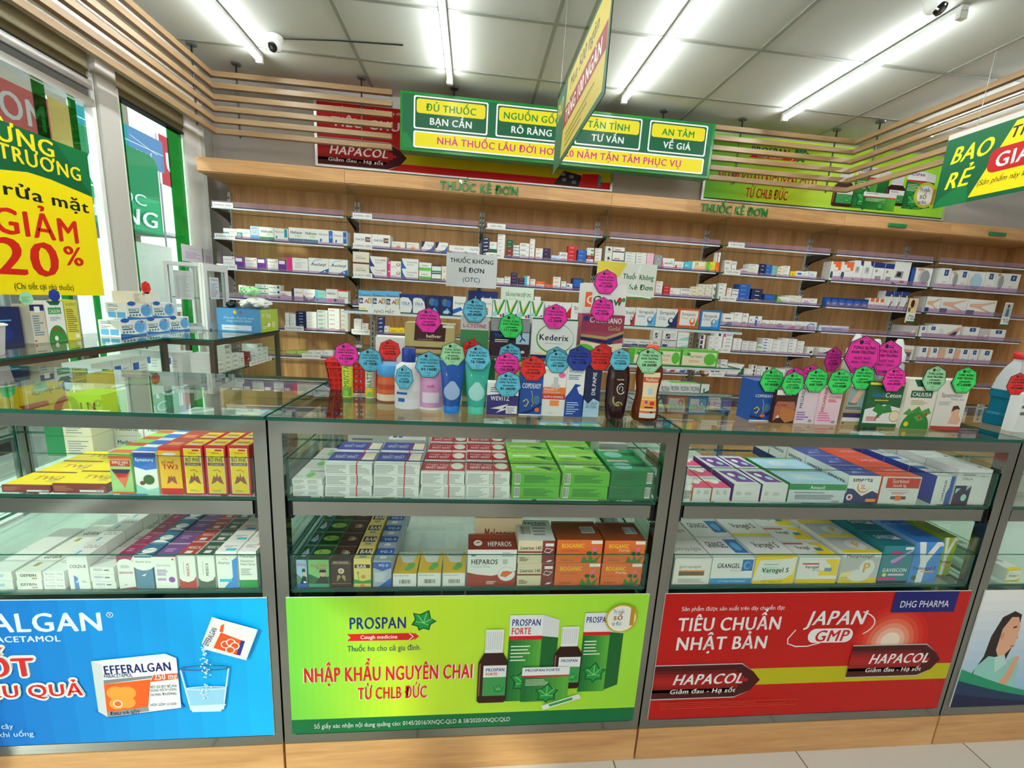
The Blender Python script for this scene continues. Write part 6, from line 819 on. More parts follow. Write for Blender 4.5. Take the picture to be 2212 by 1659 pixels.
row([('P',285,528,395,1,'eyem'),('P',530,776,400,1,'eyem'),('P',778,1018,408,1,'eyem'),('P',1025,1258,455,1,'osla'),('P',1260,1492,465,1,'osla'),('B',1485,1598,565,1,'bluephoto'),('B',1600,1712,572,1,'bluephoto'),('B',1715,1830,575,1,'daig'),('Q',610,765,395,1,'worange'),('Q',770,938,405,1,'vroh'),('Q',940,1106,412,1,'vroh'),('Q',1108,1275,420,1,'vroh'),('Q',1277,1447,428,1,'vroh'),('Q',1470,1813,445,1,'streps'),('Q',1815,2150,460,1,'strepo'),('C',1455,1553,680,1,'streps'),('C',1555,1740,685,1,'strepc'),('C',1742,1933,692,1,'strepn'),('D',540,743,965,1,'strepor'),('D',745,940,980,1,'strepb')], 2.402, 1.26, 'top of the shelf stand', 'counter_carton', 'cartons on the shelf stand', .07, False)
row([('Q',440,838,300,1,'bbott'),('C',345,640,500,1,'opc'),('C',645,700,585,1,'w')], 2.53, 1.26, 'back row on the shelf stand', 'counter_carton', 'cartons on the shelf stand', .06, False)
row([('R',-200,148,788,1,'thao'),('R',150,510,790,1,'thao'),('R',520,1065,805,1,'thao')], 2.357, 1.04, 'lower tier of the shelf stand', 'counter_carton', 'long green cartons', .09, False)
its = [('R',60,198,1285,1,'pros'),('R',200,343,1290,1,'pros'),('R',346,488,1295,1,'prosf'),('R',491,638,1300,1,'prosf'),('R',641,788,1305,1,'prosf'),('R',800,925,1312,1,'mimo')]
for r_ in range(4): row([(k, a, b, y, n, s) for k, a, b, y, n, s in its], 2.3, .8, 'front row on the island', 'counter_carton', 'syrup cartons on the island', .06, False) if r_ == 0 else [put(carton_mesh('wred' if i in (2, 3, 4) and r_ == 3 else its[i][5], .052, .12, .056), 'counter_carton', '%s, %s row back, %s column on the island' % (S[its[i][5]][0], ordn(r_), ordn(i)), 'medicine box', (onY(*zp('R', (its[i][1]+its[i][2])/2, 1300), 2.3).x, 2.3+.064*r_, .8005), 0, 'syrup cartons on the island') for i in range(6)]
t = thing('shelf_label', 'big white shelf label reading NHỎ MẮT on the shelf stand', 'label', (onY(*zp('P', 450, 700), 2.39).x, 2.3935, 1.243)); m = MB(); w = onY(*zp('P', 1035, 700), 2.39).x-onY(*zp('P', 450, 700), 2.39).x; m.box(0, w, -.0015, 0, 0, .034, 'w', 'paper'); c = CV(m, (0, -.0015, 0), (1, 0, 0), (0, 0, 1), w, .034, 'paper'); c.text('NHỎ MẮT', .5, .2, .5, 'k', align='c'); m.build('card', t)
def standsign(lab, k, x0, y0, x1, y1, Y, draw, foot):
    p = onY(*zp(k, x0, y1), Y); q = onY(*zp(k, x1, y0), Y); t = thing('acrylic_sign', lab, 'sign', (p.x, Y, p.z)); w, h = q.x-p.x, q.z-p.z; m = MB(); m.box(0, w, 0, .0025, 0, h, 'w', 'vinyl'); draw(CV(m, (0, 0, 0), (1, 0, 0), (0, 0, 1), w, h, 'vinyl')); m.build('panel', t)
    m = MB(); m.box(w*.5-.012, w*.5+.012, .0027, .006, foot-p.z, h*.1, 'w', 'acrylic'); m.box(w*.5-.03, w*.5+.03, -.005, .03, foot-p.z, foot-p.z+.003, 'w', 'acrylic'); m.build('stem', t)
def sg1(c): c.rect(0, 0, 1, 1, (206,208,210)); c.text('THUỐC KHÔNG', .5, .72, .13, 'k', align='c', bold=1, maxw=.86); c.text('KÊ ĐƠN', .5, .44, .14, 'k', align='c', bold=1); c.text('(OTC)', .5, .16, .14, 'k', align='c')
def sg2(c):
    c.rect(0, 0, 1, 1, (222,226,216)); c.poly([(0, 1), (.5, 1), (.38, .6), (.2, .35), (0, .3)], (226,206,80)); c.ell(.18, .62, .1, .16, (240,226,110)); c.poly([(0, 0), (1, 0), (1, .06), (.5, .04), (0, .12)], (70,130,60)); c.text('Thuốc Không', .44, .55, .15, (30,96,50), bold=1, maxw=.52); c.text('Kê Đơn', .56, .26, .15, (30,96,50), bold=1); c.line([(.72, .95), (.66, .5), (.5, .12), (.95, .04)], .02, (240,244,240))
standsign('grey paper sign reading THUỐC KHÔNG KÊ ĐƠN (OTC) on the shelf stand', 'B', 1650, 215, 2110, 480, 2.47, sg1, 1.261); standsign('leaf-printed sign reading Thuốc Không Kê Đơn on the shelf stand', 'C', 1180, 300, 1745, 580, 2.5, sg2, 1.261)
# ================================================================== glass side cases along the window
def sidecase(lab, x1, y0, y1):
    t = thing('side_case', lab, 'display case', (-2.03, y0, 0)); w, D = x1+2.03, y1-y0; m = MB()
    for x in (0, w-.025):
        for y in (0, D-.025): m.box(x, x+.025, y, y+.025, .1, 1.044, (84,70,60), 'dark_metal')
    m.box(0, .025, .025, D-.025, 1.02, 1.044, (84,70,60), 'dark_metal'); m.box(w-.025, w, .025, D-.025, 1.02, 1.044, (84,70,60), 'dark_metal'); m.box(.025, w-.025, 0, .025, 1.02, 1.044, (84,70,60), 'dark_metal'); m.box(.025, w-.025, D-.025, D, 1.02, 1.044, (84,70,60), 'dark_metal'); m.build('frame', t)
    m = MB(); m.box(-.003, w+.006, -.004, D+.002, 1.045, CT, 'w', 'top_glass', 'z'); m.build('glass_top', t)
    m = MB(); m.box(w-.016, w-.011, .026, D-.026, .5, 1.019, 'w', 'glass', 'x'); m.build('front_glass', t)
    m = MB(); m.box(.03, w-.03, .03, D-.03, .84, .848, 'w', 'glass', 'z'); m.build('glass_shelf', t); m = MB(); m.box(.0, w, .001, D-.001, 0, .099, 'w', 'white_board'); m.box(.028, w-.028, .028, D-.028, .1, .46, 'w', 'white_board'); m.build('base', t); return t
sidecase('long glass side case under the yellow poster along the window', -1.63, .55, 2.42); sidecase('deeper glass side case holding the blue box, at the shelf corner', -1.40, 2.428, 3.22)
for i in range(3): put(carton_mesh('wblue', .108, .12, .12), 'shelf_carton', 'white carton with blue print, %s from the corner on the long side case shelf' % ordn(2-i), 'medicine box', (-1.69, 2.075+.111*i, .8485), math.pi/2, 'white cartons in the side case')
for i in range(3): put(carton_mesh('wblue', .1, .12, .1), 'shelf_carton', 'white carton with blue print, %s in the front row of the corner case' % ordn(i), 'medicine box', (-1.86+.105*i, 2.47, .8485), 0, 'white cartons in the side case')
for i in range(9):
    n = (4, 2, 5, 3, 1, 1, 2, 4, 3)[i]
    if i in (4, 5):
        put(carton_mesh('redd' if i == 5 else 'wredl', .04, .085, .05), 'shelf_carton', '%s upright narrow carton in the corner case' % ('dark red' if i == 5 else 'orange-edged white'), 'medicine box', (-1.45, 2.50+.076*i, .8485), math.pi/2, 'upright cartons in the corner case'); continue
    for l in range(n): put(carton_mesh('wgrey' if i != 4 else 'wred', .07, .03, .1), 'shelf_carton', 'low white carton, %s in %s pile of the corner case' % (LV[n][l] or 'single', ordn(i)), 'medicine box', (-1.45, 2.50+.076*i, .8485+.0305*l), math.pi/2, 'low white cartons in the corner case')
t = thing('shelf_label', 'white label with black lettering on the corner case edge', 'label', (-1.3985, 2.78, .852)); m = MB(); m.box(0, .001, 0, .3, 0, .03, 'w', 'paper'); c = CV(m, (.001, 0, 0), (0, 1, 0), (0, 0, 1), .3, .03, 'paper'); c.text('THUỐC KIỂM SOÁT ĐẶC BIỆT', .05, .25, .5, 'k', w=.9); m.build('card', t)
# ================================================================== products standing on the counter tops
TZ = CT+.0006
PS = dict(
 wevitz=('white-purple toothpaste carton', 'w', 'P 0,.0 1,0 1,.62 .55,.68 0,.62 (54,50,120)|B WEVITZ .12 .46 .14 w .6|P .12,.2 .7,.36 .5,.2 .8,.24 .3,.06 .45,.18 w|R .62 .05 .98 .3 w|L .65 .08 .95 .27 4 gy|L .1 .72 .5 .9 3 slate', ''), copd=('blue carton with coughing figure drawing', (24,80,160), 'B COPDEASY .08 .6 .11 w .84|S .5,.55 .58,.42 .55,.34 .62,.26 .55,.2 .02 y|S .15,.3 .3,.36 .4,.3 .3,.2 .2,.22 .04 y|E .75 .35 .14 .1 slate|P 0,.05 .5,.12 1,.3 1,.24 .5,.06 0,0 nv|E .8 .13 .1 .05 or_|R .0 0 1 .03 w', ''), vitc=('white serum carton with orange band', 'w', 'R 0 .46 1 .62 (232,120,50)|R 0 .36 1 .47 (206,50,40)|B Vitamin_C .06 .55 .05 w .6|T BRIGHTENING_SERUM .06 .5 .025 w|B GLOW_&_RADIANCE .06 .39 .05 w .86|R .45 .68 .65 .84 lg|R .35 .6 .75 .68 lg|R .35 .22 .75 .34 (240,150,80)|E .8 .88 .15 .06 pk|T 30_mL .3 .05 .03 gy', ''), hyg=('white-blue nasal spray carton with wave', 'w', 'R 0 0 1 .38 (30,70,160)|B HYGIENE .1 .82 .06 lb .8|P 0,.36 .3,.5 .5,.62 .85,.6 .6,.55 .75,.44 1,.4 1,.3 0,.3 (30,70,160)|L .1 .7 .8 .8 3 slate|L .1 .05 .8 .3 6 pb|T DAILY .1 .9 .05 b', ''), drpa=('tall dark navy spray carton, vertical letters', (20,38,80), 'W DR.PAPIE .68 .42 .24 w|P 0,0 1,0 1,.3 .6,.36 .3,.26 0,.34 pb|T XỊT_SẠCH .12 .24 .06 nv .76|T AN_TOÀN .15 .17 .06 nv .7', ''), bellv=('gold carton with dark brown patch', (186,172,112), 'P .18,.4 .8,.4 .82,1 .2,1 (70,26,28)|B bellver .42 .52 .12 cr|R .75 .88 .97 .97 w2|R 0 .12 1 .2 (90,40,36)|L .25 .44 .75 .48 1 gold', ''), lcys=('grey-green carton with red heading', (60,130,80), 'R 0 .66 1 1 lg|B L-CYSTINE .08 .72 .1 (190,50,40) .84|P .45,.4 .5,.5 .55,.4 .52,.36 r|R 0 0 1 .08 dg', ''), vsx=('dark carton with running figure', (64,40,56), 'R 0 .7 1 1 gy|R 0 .44 1 .7 (24,34,60)|T Vsx .1 .54 .12 b|R .66 .36 1 .68 pb|S .78,.62 .82,.52 .76,.42 .03 k|S .82,.52 .9,.46 .03 k|E .79 .64 .03 .03 k|E .84 .14 .06 .04 cr|L .12 .4 .5 .5 2 w', ''), keder=('white box with green oval and leaves', 'w', 'E .52 .5 .42 .38 (110,170,50)|E .53 .51 .4 .35 w|B Kederix .16 .46 .15 (20,24,60) .7|L .3 .38 .75 .4 1 gy|R 0 .96 1 1 dg|P .6,.1 .75,.24 .85,.1 .95,.26 .98,.06 (70,150,60)|R 0 0 1 .09 (40,30,100)|R .1 .12 .4 .15 ly', ''), grow=('tall white-orange carton', 'w', 'R .05 .68 .2 .88 or_|B G .07 .72 .12 w|B Grow .22 .72 .12 dg|E .86 .8 .05 .03 r|E .95 .8 .04 .03 g|L .1 .55 .5 .62 2 lor|R 0 .0 1 .1 or_', ''), calc=('tall maroon milk carton with giraffe scene', (160,70,90), 'R 0 .62 1 1 (150,50,80)|B CALCIMANO .18 .82 .12 w .76|B Gold .62 .66 .1 gold|E .1 .9 .07 .06 db|P 0,.5 .6,.44 1,.6 1,.52 .6,.36 0,.44 nv|P 0,.56 .6,.52 1,.66 1,.6 .6,.46 0,.5 gold|P 0,.0 1,0 1,.4 .6,.34 0,.42 cr|E .7 .42 .07 .07 db|E .1 .2 .25 .14 vg|P .2,0 1,0 1,.16 .6,.2 br|S .72,.12 .75,.3 .03 gold', ''),
 copd2=('tall blue carton with coughing figure drawing', (24,80,160), 'B COPDEASY .12 .6 .07 w .84|S .5,.55 .58,.42 .55,.34 .62,.26 .55,.2 .02 y|S .15,.3 .3,.36 .4,.3 .3,.2 .2,.22 .04 y|E .75 .35 .14 .1 slate|P 0,.15 .5,.1 1,.3 1,.22 .5,.04 0,.1 nv|E .6 .14 .12 .04 or_|R .0 0 1 .03 w', ''), allt=('copper and dark brown supplement carton', (70,34,28), 'P .1,.66 .9,.66 1,.45 .7,.3 .3,.2 .0,.06 0,.5 (176,100,76)|P .3,.5 1,.4 1,.1 .6,.02 .3,.2 (190,120,60)|R 0 .85 .7 1 w|T ALLTIMES .05 .52 .06 (70,30,24)|P .1,.16 .3,.16 .22,.26 w2', ''), megs=('pale lilac carton, vertical grey letters', (232,214,222), 'W MEGASLIM .3 .42 .16 (70,80,110)|L .08 .1 .7 .36 4 vio|E .8 .08 .1 .04 gy', ''), megb=('pink-white carton, vertical red and grey letters', (238,206,216), 'W MEGABEAUTY .3 .34 .13 (180,40,50)|B COLLAGEN .4 .72 .06 (190,50,60) .56|L .4 .62 .9 .7 2 r|L .08 .1 .7 .36 4 pk|E .8 .08 .1 .04 gy', ''), supr=('beige carton with a silver leg picture', (168,150,110), 'P .1,.38 .9,.38 .9,.98 .15,.98 (150,170,170)|P .3,.6 .6,.98 .8,.9 .5,.55 sk|B Super .18 .54 .07 k|L .12 .42 .85 .5 2 dbr|R .05 .16 .9 .32 (60,40,90)|R .05 .1 .9 .2 w2|E .12 .05 .06 .03 br', ''), gink=('dark green carton with ginkgo leaf and brain', (24,92,50), 'P 0,.08 1,.08 1,.42 .5,.5 0,.38 w|B GinkCeton .12 .66 .1 w .8|B Gink .12 .66 .1 b|P .3,.14 .36,.3 .2,.36 .3,.52 .48,.46 .64,.52 .74,.34 .5,.3 (40,130,60)|E .82 .25 .14 .13 (210,160,70)|E .82 .25 .12 .11 cr|L .08 .14 .5 .24 3 r|R 0 .92 .9 .97 y|L .2 .58 .8 .62 1 y', ''), cali=('cream carton with green lid shape and berries', (226,222,208), 'P .15,1 .85,1 .7,.86 .3,.86 dg|R .14 .64 .86 .78 dg|B CALIUSA .18 .67 .08 w .64|H .5 .0 .48 .36 (40,130,50)|P .02,.3 .2,.42 .34,.33 .2,.28 (70,150,56)|P .28,.36 .5,.47 .62,.38 .45,.31 (60,140,50)|P .58,.36 .85,.44 .96,.33 .74,.28 (70,150,56)|P .4,.25 .6,.3 .75,.2 .55,.16 (90,170,70)|E .6 .24 .05 .03 r|E .8 .3 .05 .03 r|E .2 .1 .08 .05 y|L .2 .5 .8 .6 3 gold', ''), spat=('cream carton with a woman portrait', (228,224,212), 'T Spatmlon .12 .66 .09 (50,50,56) .8|T White_skin .45 .6 .05 (70,90,170)|L .1 .5 .6 .58 3 gy|P .55,.12 .62,.3 .8,.36 .95,.2 .9,.1 sk|E .72 .36 .13 .11 sk|P .58,.36 .6,.48 .75,.5 .86,.42 .72,.42 dbr|R 0 0 1 .06 (190,50,40)', ''),
 dkblue=('dark blue carton', 'nv', 'L .1 .5 .8 .7 3 lb|E .5 .3 .3 .2 db', ''), beige=('beige carton with navy top', (206,196,176), 'R 0 .84 1 1 nv|R .3 .8 .7 .95 w|L .1 .2 .85 .75 9 slate|E .12 .06 .06 .03 r', ''), caliw=('white carton with green berry plant', 'w', 'P .1,1 .9,1 .75,.9 .3,.9 dg|R .15 .68 .85 .84 g|B CALIUSA .2 .71 .09 w .6|H .5 .0 .5 .4 (50,130,50)|E .4 .3 .06 .04 r|E .7 .26 .05 .04 r|E .4 .08 .1 .06 w|L .2 .52 .8 .62 3 gy', ''), yelb=('olive yellow carton with small print', (214,206,70), 'L .1 .2 .9 .8 12 (120,110,40)|T ALLERGY .1 .86 .07 dg|R .6 .05 .9 .14 w', ''),
 mask=('white-blue face mask box', 'w', 'P 0,0 1,0 1,.12 .55,.08 0,.2 (40,110,190)|E .78 .55 .24 .42 (130,190,230)|E .74 .52 .2 .3 (90,160,214)|B WINCO .06 .48 .22 (20,110,100) .44|R .08 .4 .46 .46 nv|E .12 .26 .04 .07 tl|E .24 .26 .04 .07 tl|E .36 .26 .04 .07 tl|E .48 .26 .04 .07 tl|E .2 .98 .16 .14 b|R .8 .8 .9 .9 r', '', 'B WINCO .1 .84 .1 (20,110,100) .6|R .1 .78 .6 .81 nv|R .08 .1 .45 .45 lb|R .52 .1 .92 .45 lb|L .1 .5 .6 .7 2 gy'),
 maskb=('white-beige face mask box lying turned', (240,236,222), 'R 0 0 .42 1 (236,226,196)|L .05 .1 .3 .9 7 gy|C .34 .7 .42 .95', ''))
for k_, v_ in PS.items(): S[k_] = v_ if len(v_) == 5 else v_+('',)*(5-len(v_))
PROD = {}
def prod(k, x0, x1, yt, Y, sty, where, d=.045, z=TZ, rz=0, name='product_carton', h=None):
    a = onY(*zp(k, x0, yt), Y).x; b = onY(*zp(k, x1, yt), Y).x; t = onY(*zp(k, (x0+x1)/2, yt), Y).z
    o = put(carton_mesh(sty, b-a, h or t-z, d), name, S[sty][0]+(', '+where if where else ''), 'product box', ((a+b)/2, Y, z), rz); PROD[sty] = o; return o
prod('B', 2020, 2300, 1345, 1.075, 'wevitz', 'on the middle counter', .04); prod('C', 525, 728, 1240, 1.08, 'copd', 'on the middle counter', .045); prod('C', 728, 935, 1235, 1.082, 'vitc', 'on the middle counter', .045); prod('C', 943, 1105, 1180, 1.08, 'hyg', 'beside the serum carton', .04); prod('C', 1112, 1255, 1195, 1.083, 'drpa', 'on the middle counter', .04)
RZ = 1.1836; rx0 = onY(*zp('B', 1280, 815), 1.29).x; rx1 = onY(*zp('C', 1480, 745), 1.3).x; t = thing('acrylic_riser', 'clear acrylic riser shelf carrying the tall cartons on the middle counter', 'riser', (rx0, 1.27, TZ)); w = rx1-rx0; m = MB(); m.box(0, w, 0, .2, RZ-.0036-TZ, RZ-.0006-TZ, 'w', 'acrylic', 'z'); m.build('top', t)
for x in (.0, w-.003): m = MB(); m.box(x, x+.003, .003, .197, 0, RZ-.0042-TZ, 'w', 'acrylic'); m.build('leg', t)
for x0_, x1_, sty, lab_ in ((.02, .15, 'bluew', 'under the gold carton on the riser'), (.18, .28, 'dkg', 'under the riser behind the tubes'), (.3, .41, 'limeyellow', 'under the riser behind the toothpaste carton'), (.46, .58, 'wgreen', 'under the riser behind the serum carton')): put(carton_mesh(sty, x1_-x0_, .112, .06), 'product_carton', S[sty][0]+', '+lab_, 'product box', (rx0+(x0_+x1_)/2, 1.295, TZ))
prod('B', 1290, 1735, 815, 1.30, 'bellv', 'on the middle counter', .07, RZ); prod('B', 1785, 2035, 755, 1.29, 'lcys', 'behind the tubes', .06, RZ); prod('C', 252, 605, 800, 1.30, 'vsx', 'behind the toothpaste carton', .06, RZ); prod('C', 626, 1035, 780, 1.29, 'keder', 'on the middle counter', .06, RZ); prod('C', 1090, 1475, 470, 1.40, 'grow', 'behind the maroon one', .06, RZ); prod('C', 1072, 1455, 745, 1.32, 'calc', 'middle counter', .06, RZ)
prod('F', 1165, 1400, 620, 1.10, 'copd2', 'red advert counter', .06); prod('F', 1408, 1640, 720, 1.085, 'allt', '', .05); prod('F', 1650, 1868, 690, 1.09, 'megs', '', .05); prod('F', 1885, 2130, 690, 1.085, 'megb', '', .05); prod('G', 260, 505, 800, 1.09, 'supr', '', .04); prod('G', 520, 940, 740, 1.08, 'gink', '', .05); prod('G', 955, 1290, 720, 1.07, 'cali', '', .05); prod('G', 1300, 1640, 730, 1.08, 'spat', '', .05)
def lathe_thing(name, lab, cat, k, xm, ybase, Y, parts, z=TZ):
    x = onY(*zp(k, xm, ybase), Y).x; t = thing(name, lab, cat, (x, Y, z))
    for pn, fn in parts: m = MB(); fn(m); m.build(pn, t)
    return t
def wrap(m, r, z0, z1, col, a0=-150, a1=-30, n=14, sx=1, sy=1, mat='print', dr=.0004):
    R_ = r+dr; P = [(R_*sx*math.cos(math.radians(a0+(a1-a0)*i/n)), R_*sy*math.sin(math.radians(a0+(a1-a0)*i/n))) for i in range(n+1)]
    m.add([(x, y, z) for z in (z0, z1) for x, y in P], [(i, i+1, n+2+i, n+1+i) for i in range(n)], col, mat, True)
def wtext(m, t, r, u, z, h, col, bold=1, sx=1, sy=1, w=None, rot=False, dr0=.0009):
    vs, fs, adv = text_geo(t, bold); k = h/.72; kx = k if not w else w/adv; P = []
    for x, y, l in vs:
        dr = dr0+l*.00015
        if rot: a = u-(y*k-h/2); zz = z+x*kx
        else: a = u+x*kx-adv*kx/2; zz = z+y*k
        th = -math.pi/2+a/(r*sx); P.append(((r+dr)*sx*math.cos(th), (r+dr)*sy*math.sin(th), zz))
    m.add(P, fs, col, 'print')
def tubeprod(lab, xm, Y, r, h, base, accent, txt, capc):
    lathe_thing('tablet_tube', lab, 'tablet tube', 'B', xm, 1445, Y, [('body', lambda m: (m.lathe([(r*.96, 0), (r, .002), (r, h-.016)], base, 'plastic', 22), wrap(m, r, .004, .03, accent), wtext(m, txt, r, 0, .03, .014, 'g', 1, rot=True, w=h*.55), wrap(m, r, .006, .02, 'lgn', -110, -70, dr=.0008))), ('cap', lambda m: m.lathe([(r*1.04, h-.0155), (r*1.04, h-.002), (r*.98, h)], capc, 'plastic', 22))])
tubeprod('yellow-green effervescent tube under the pink 34.200 tag', 783, 1.222, .0145, .115, (226,226,60), (120,180,50), 'MUVITA', 'w'); tubeprod('silver-yellow effervescent tube under the blue 29.700 tag', 985, 1.22, .0145, .108, (226,226,210), (230,206,40), 'HATTO', 'y')
lathe_thing('cream_jar', 'orange jar with blue lid under the red 120.000 tag', 'jar', 'B', 1148, 1470, 1.2, [('body', lambda m: (m.lathe([(.03, 0), (.032, .004), (.033, .03), (.031, .065), (.03, .072)], (224,110,60), 'plastic', 28), wrap(m, .0325, .004, .022, (236,220,190), -170, -10), wrap(m, .0322, .03, .05, (200,80,50), -150, -30))), ('lid', lambda m: m.lathe([(.0315, .0725), (.032, .074), (.032, .102), (.03, .104)], (70,160,220), 'plastic', 28))])
AP = [(.03, 0), (.036, .006), (.0375, .03), (.031, .07), (.032, .09), (.037, .125), (.035, .145)]
def prof_r(P, z):
    for (r0, z0), (r1, z1) in zip(P, P[1:]):
        if z <= z1: return r0+(r1-r0)*(z-z0)/(z1-z0)
    return P[-1][0]
def skin_pt(P, sy, u, z, lift): r = prof_r(P, z)+lift; return (u, -sy*math.sqrt(max(1e-9, r*r-u*u)), z)
def skin_patch(m, P, sy, ua, ub, z0, z1, col, lift, nz=6, nu=8):
    hw = lambda z: min(1, prof_r(P, z)*.62/max(abs(ua), abs(ub), 1e-6)) if abs(ua+ub) < 1e-6 and abs(ua) > .015 else 1
    V = [skin_pt(P, sy, (ua+(ub-ua)*i/nu)*hw(z0+(z1-z0)*j/nz), z0+(z1-z0)*j/nz, lift) for j in range(nz+1) for i in range(nu+1)]
    m.add(V, [(j*(nu+1)+i, j*(nu+1)+i+1, (j+1)*(nu+1)+i+1, (j+1)*(nu+1)+i) for j in range(nz) for i in range(nu)], col, 'print', True)
def amber_label(m):
    skin_patch(m, AP, .6, -.03, .03, .01, .135, (240,220,180), .0008, 24)
    for z0, z1, c_, l in ((.011, .024, 'w', .0011), (.024, .03, 'or_', .0011), (.036, .06, (244,160,50), .0011), (.062, .068, (236,190,90), .0011), (.108, .122, (206,80,30), .0011)): skin_patch(m, AP, .6, -.0298, .0298, z0, z1, c_, l)
    for ua, ub, z0, z1, c_ in ((-.012, -.004, .05, .058, 'vio'), (.002, .015, .046, .056, 'r'), (-.012, .012, .038, .042, 'db'), (.004, .012, .0245, .0292, 'db'), (-.006, .006, .075, .092, 'pb')): skin_patch(m, AP, .6, ua, ub, z0, z1, c_, .0015, 3, 4)
    vs, fs, adv = text_geo('Vatikane', 1); k = .034/adv; m.add([skin_pt(AP, .6, x*k-.017, .111+y*k*1.6, .0014+l*.0001) for x, y, l in vs], fs, 'cr', 'print')
SP = [(.024, 0), (.026, .004), (.031, .05), (.032, .11), (.028, .14), (.02, .15)]
def swirls(m):
    for cz, cu, ru, rz, a0, a1, wd, c_ in ((.085, .004, .011, .014, 60, 330, .0014, 'w2'), (.085, .004, .005, .007, -60, 200, .001, 'w2'), (.055, -.002, .012, .016, 150, 300, .0026, 'gold'), (.036, .002, .01, .012, 20, 140, .0024, 'gold')):
        m.tube([skin_pt(SP, .62, cu+ru*math.cos(math.radians(a0+(a1-a0)*i/12)), cz+rz*math.sin(math.radians(a0+(a1-a0)*i/12)), .0004) for i in range(13)], wd, c_, 'plastic', 6)
    vs, fs, adv = text_geo('revive', 0); k = .02/adv; m.add([skin_pt(SP, .62, x*k-.01, .108+y*k, .0006) for x, y, l in vs], fs, 'cr', 'print')
SX = dict(sx=1, sy=.6)
lathe_thing('lotion_bottle', 'white lotion bottle with navy cap under the narrow blue tag', 'bottle', 'B', 1318, 1555, 1.12, [('body', lambda m: (m.lathe([(.034, 0), (.036, .004), (.036, .09), (.032, .115), (.018, .124)], (236,236,238), 'plastic', 30, **SX), wrap(m, .036, .028, .05, 'w2', -140, -40, **SX), wrap(m, .036, .04, .046, 'b', -140, -90, dr=.001, **SX), wrap(m, .036, .02, .03, 'b', -130, -100, dr=.001, **SX))), ('cap', lambda m: m.lathe([(.017, .1245), (.018, .126), (.018, .158), (.015, .162)], (24,60,150), 'plastic', 24, **SX))])
lathe_thing('cleanser_bottle', 'pink cleanser bottle under the blue 44.100 tag', 'bottle', 'B', 1520, 1575, 1.12, [('body', lambda m: (m.lathe([(.029, 0), (.031, .003), (.031, .095), (.027, .104)], (222,160,206), 'plastic', 30, 0, 0, 1, .7), wrap(m, .031, .02, .048, (236,222,236), -135, -45, sx=1, sy=.7), wtext(m, 'soft', .031, 0, .062, .008, (180,60,130), 1, 1, .7))), ('foot', lambda m: m.lathe([(.0325, .0), (.0325, .006)], 'w', 'plastic', 30, 0, 0, 1, .7)), ('cap', lambda m: m.lathe([(.026, .1045), (.026, .118), (.023, .121)], (236,230,236), 'plastic', 24, 0, 0, 1, .7))])
def whip(lab, xm, base, cap):
    def body(m):
        R_ = []
        for i, z in enumerate((.022, .05, .09, .122, .138)): k = i/4; rx = .022+.013*k; ry = .016*(1-k)+.0025; R_.append([(rx*math.cos(2*math.pi*j/28), ry*math.sin(2*math.pi*j/28), z) for j in range(28)])
        m.loft(R_, base, 'plastic', True, True)
        pt = lambda u, z: (u, -(.016*(1-(z-.022)/.116)+.0025)*math.sqrt(max(.05, 1-(u/(.022+.013*(z-.022)/.116))**2))-.0012, z)
        drop = [(.021*math.cos(a), .058+.021*math.sin(a)) for a in [math.radians(d) for d in range(130, 410, 20)]]+[(.008, .083), (.001, .092), (-.006, .083)]
        nd = len(drop); m.add([pt(u*s_, .06+(z-.06)*s_) for s_ in (.02, .25, .5, .75, 1) for u, z in drop], [(k_*nd+i, k_*nd+(i+1) % nd, (k_+1)*nd+(i+1) % nd, (k_+1)*nd+i) for k_ in range(4) for i in range(nd)]+[tuple(range(nd))], tuple(min(255, int(v*.45+140)) for v in base), 'print')
        vs, fs, adv = text_geo('Whip', 0); k = .009/.72; m.add([pt((x-adv/2)*k*1.2, .097+y*k) for x, y, l in vs], fs, 'w', 'print')
    lathe_thing('cleanser_tube', lab, 'tube', 'B', xm, 1580, 1.085, [('body', body), ('cap', lambda m: m.lathe([(.02, 0), (.0205, .002), (.0205, .021), (.019, .0222)], cap, 'plastic', 28, 0, 0, 1, .75))])
whip('deep blue face cleanser tube standing on its cap', 1700, (20,80,160), (30,130,220)); whip('sea green face cleanser tube standing on its cap', 1915, (50,170,150), (80,210,180))
lathe_thing('shampoo_bottle', 'dark brown shampoo bottle with gold swirls', 'bottle', 'C', 1355, 1650, 1.085, [('body', lambda m: (m.lathe([(.024, 0), (.026, .004), (.031, .05), (.032, .11), (.028, .14), (.02, .15)], (52,28,28), 'gloss', 30, 0, 0, 1, .62), swirls(m))), ('cap', lambda m: m.lathe([(.018, .1505), (.019, .152), (.018, .17), (.014, .174)], (30,20,20), 'plastic', 24, 0, 0, 1, .62))])
lathe_thing('mouthwash_bottle', 'amber waisted mouthwash bottle with orange cap', 'bottle', 'C', 1625, 1645, 1.075, [('body', lambda m: m.lathe([(.03, 0), (.036, .006), (.0375, .03), (.031, .07), (.032, .09), (.037, .125), (.035, .145), (.024, .16), (.014, .168)], 'w', 'amber_liquid', 34, 0, 0, 1, .6)), ('label', lambda m: amber_label(m)), ('cap', lambda m: m.lathe([(.0155, .1685), (.0165, .17), (.016, .2), (.012, .206)], (236,80,36), 'plastic', 26))])
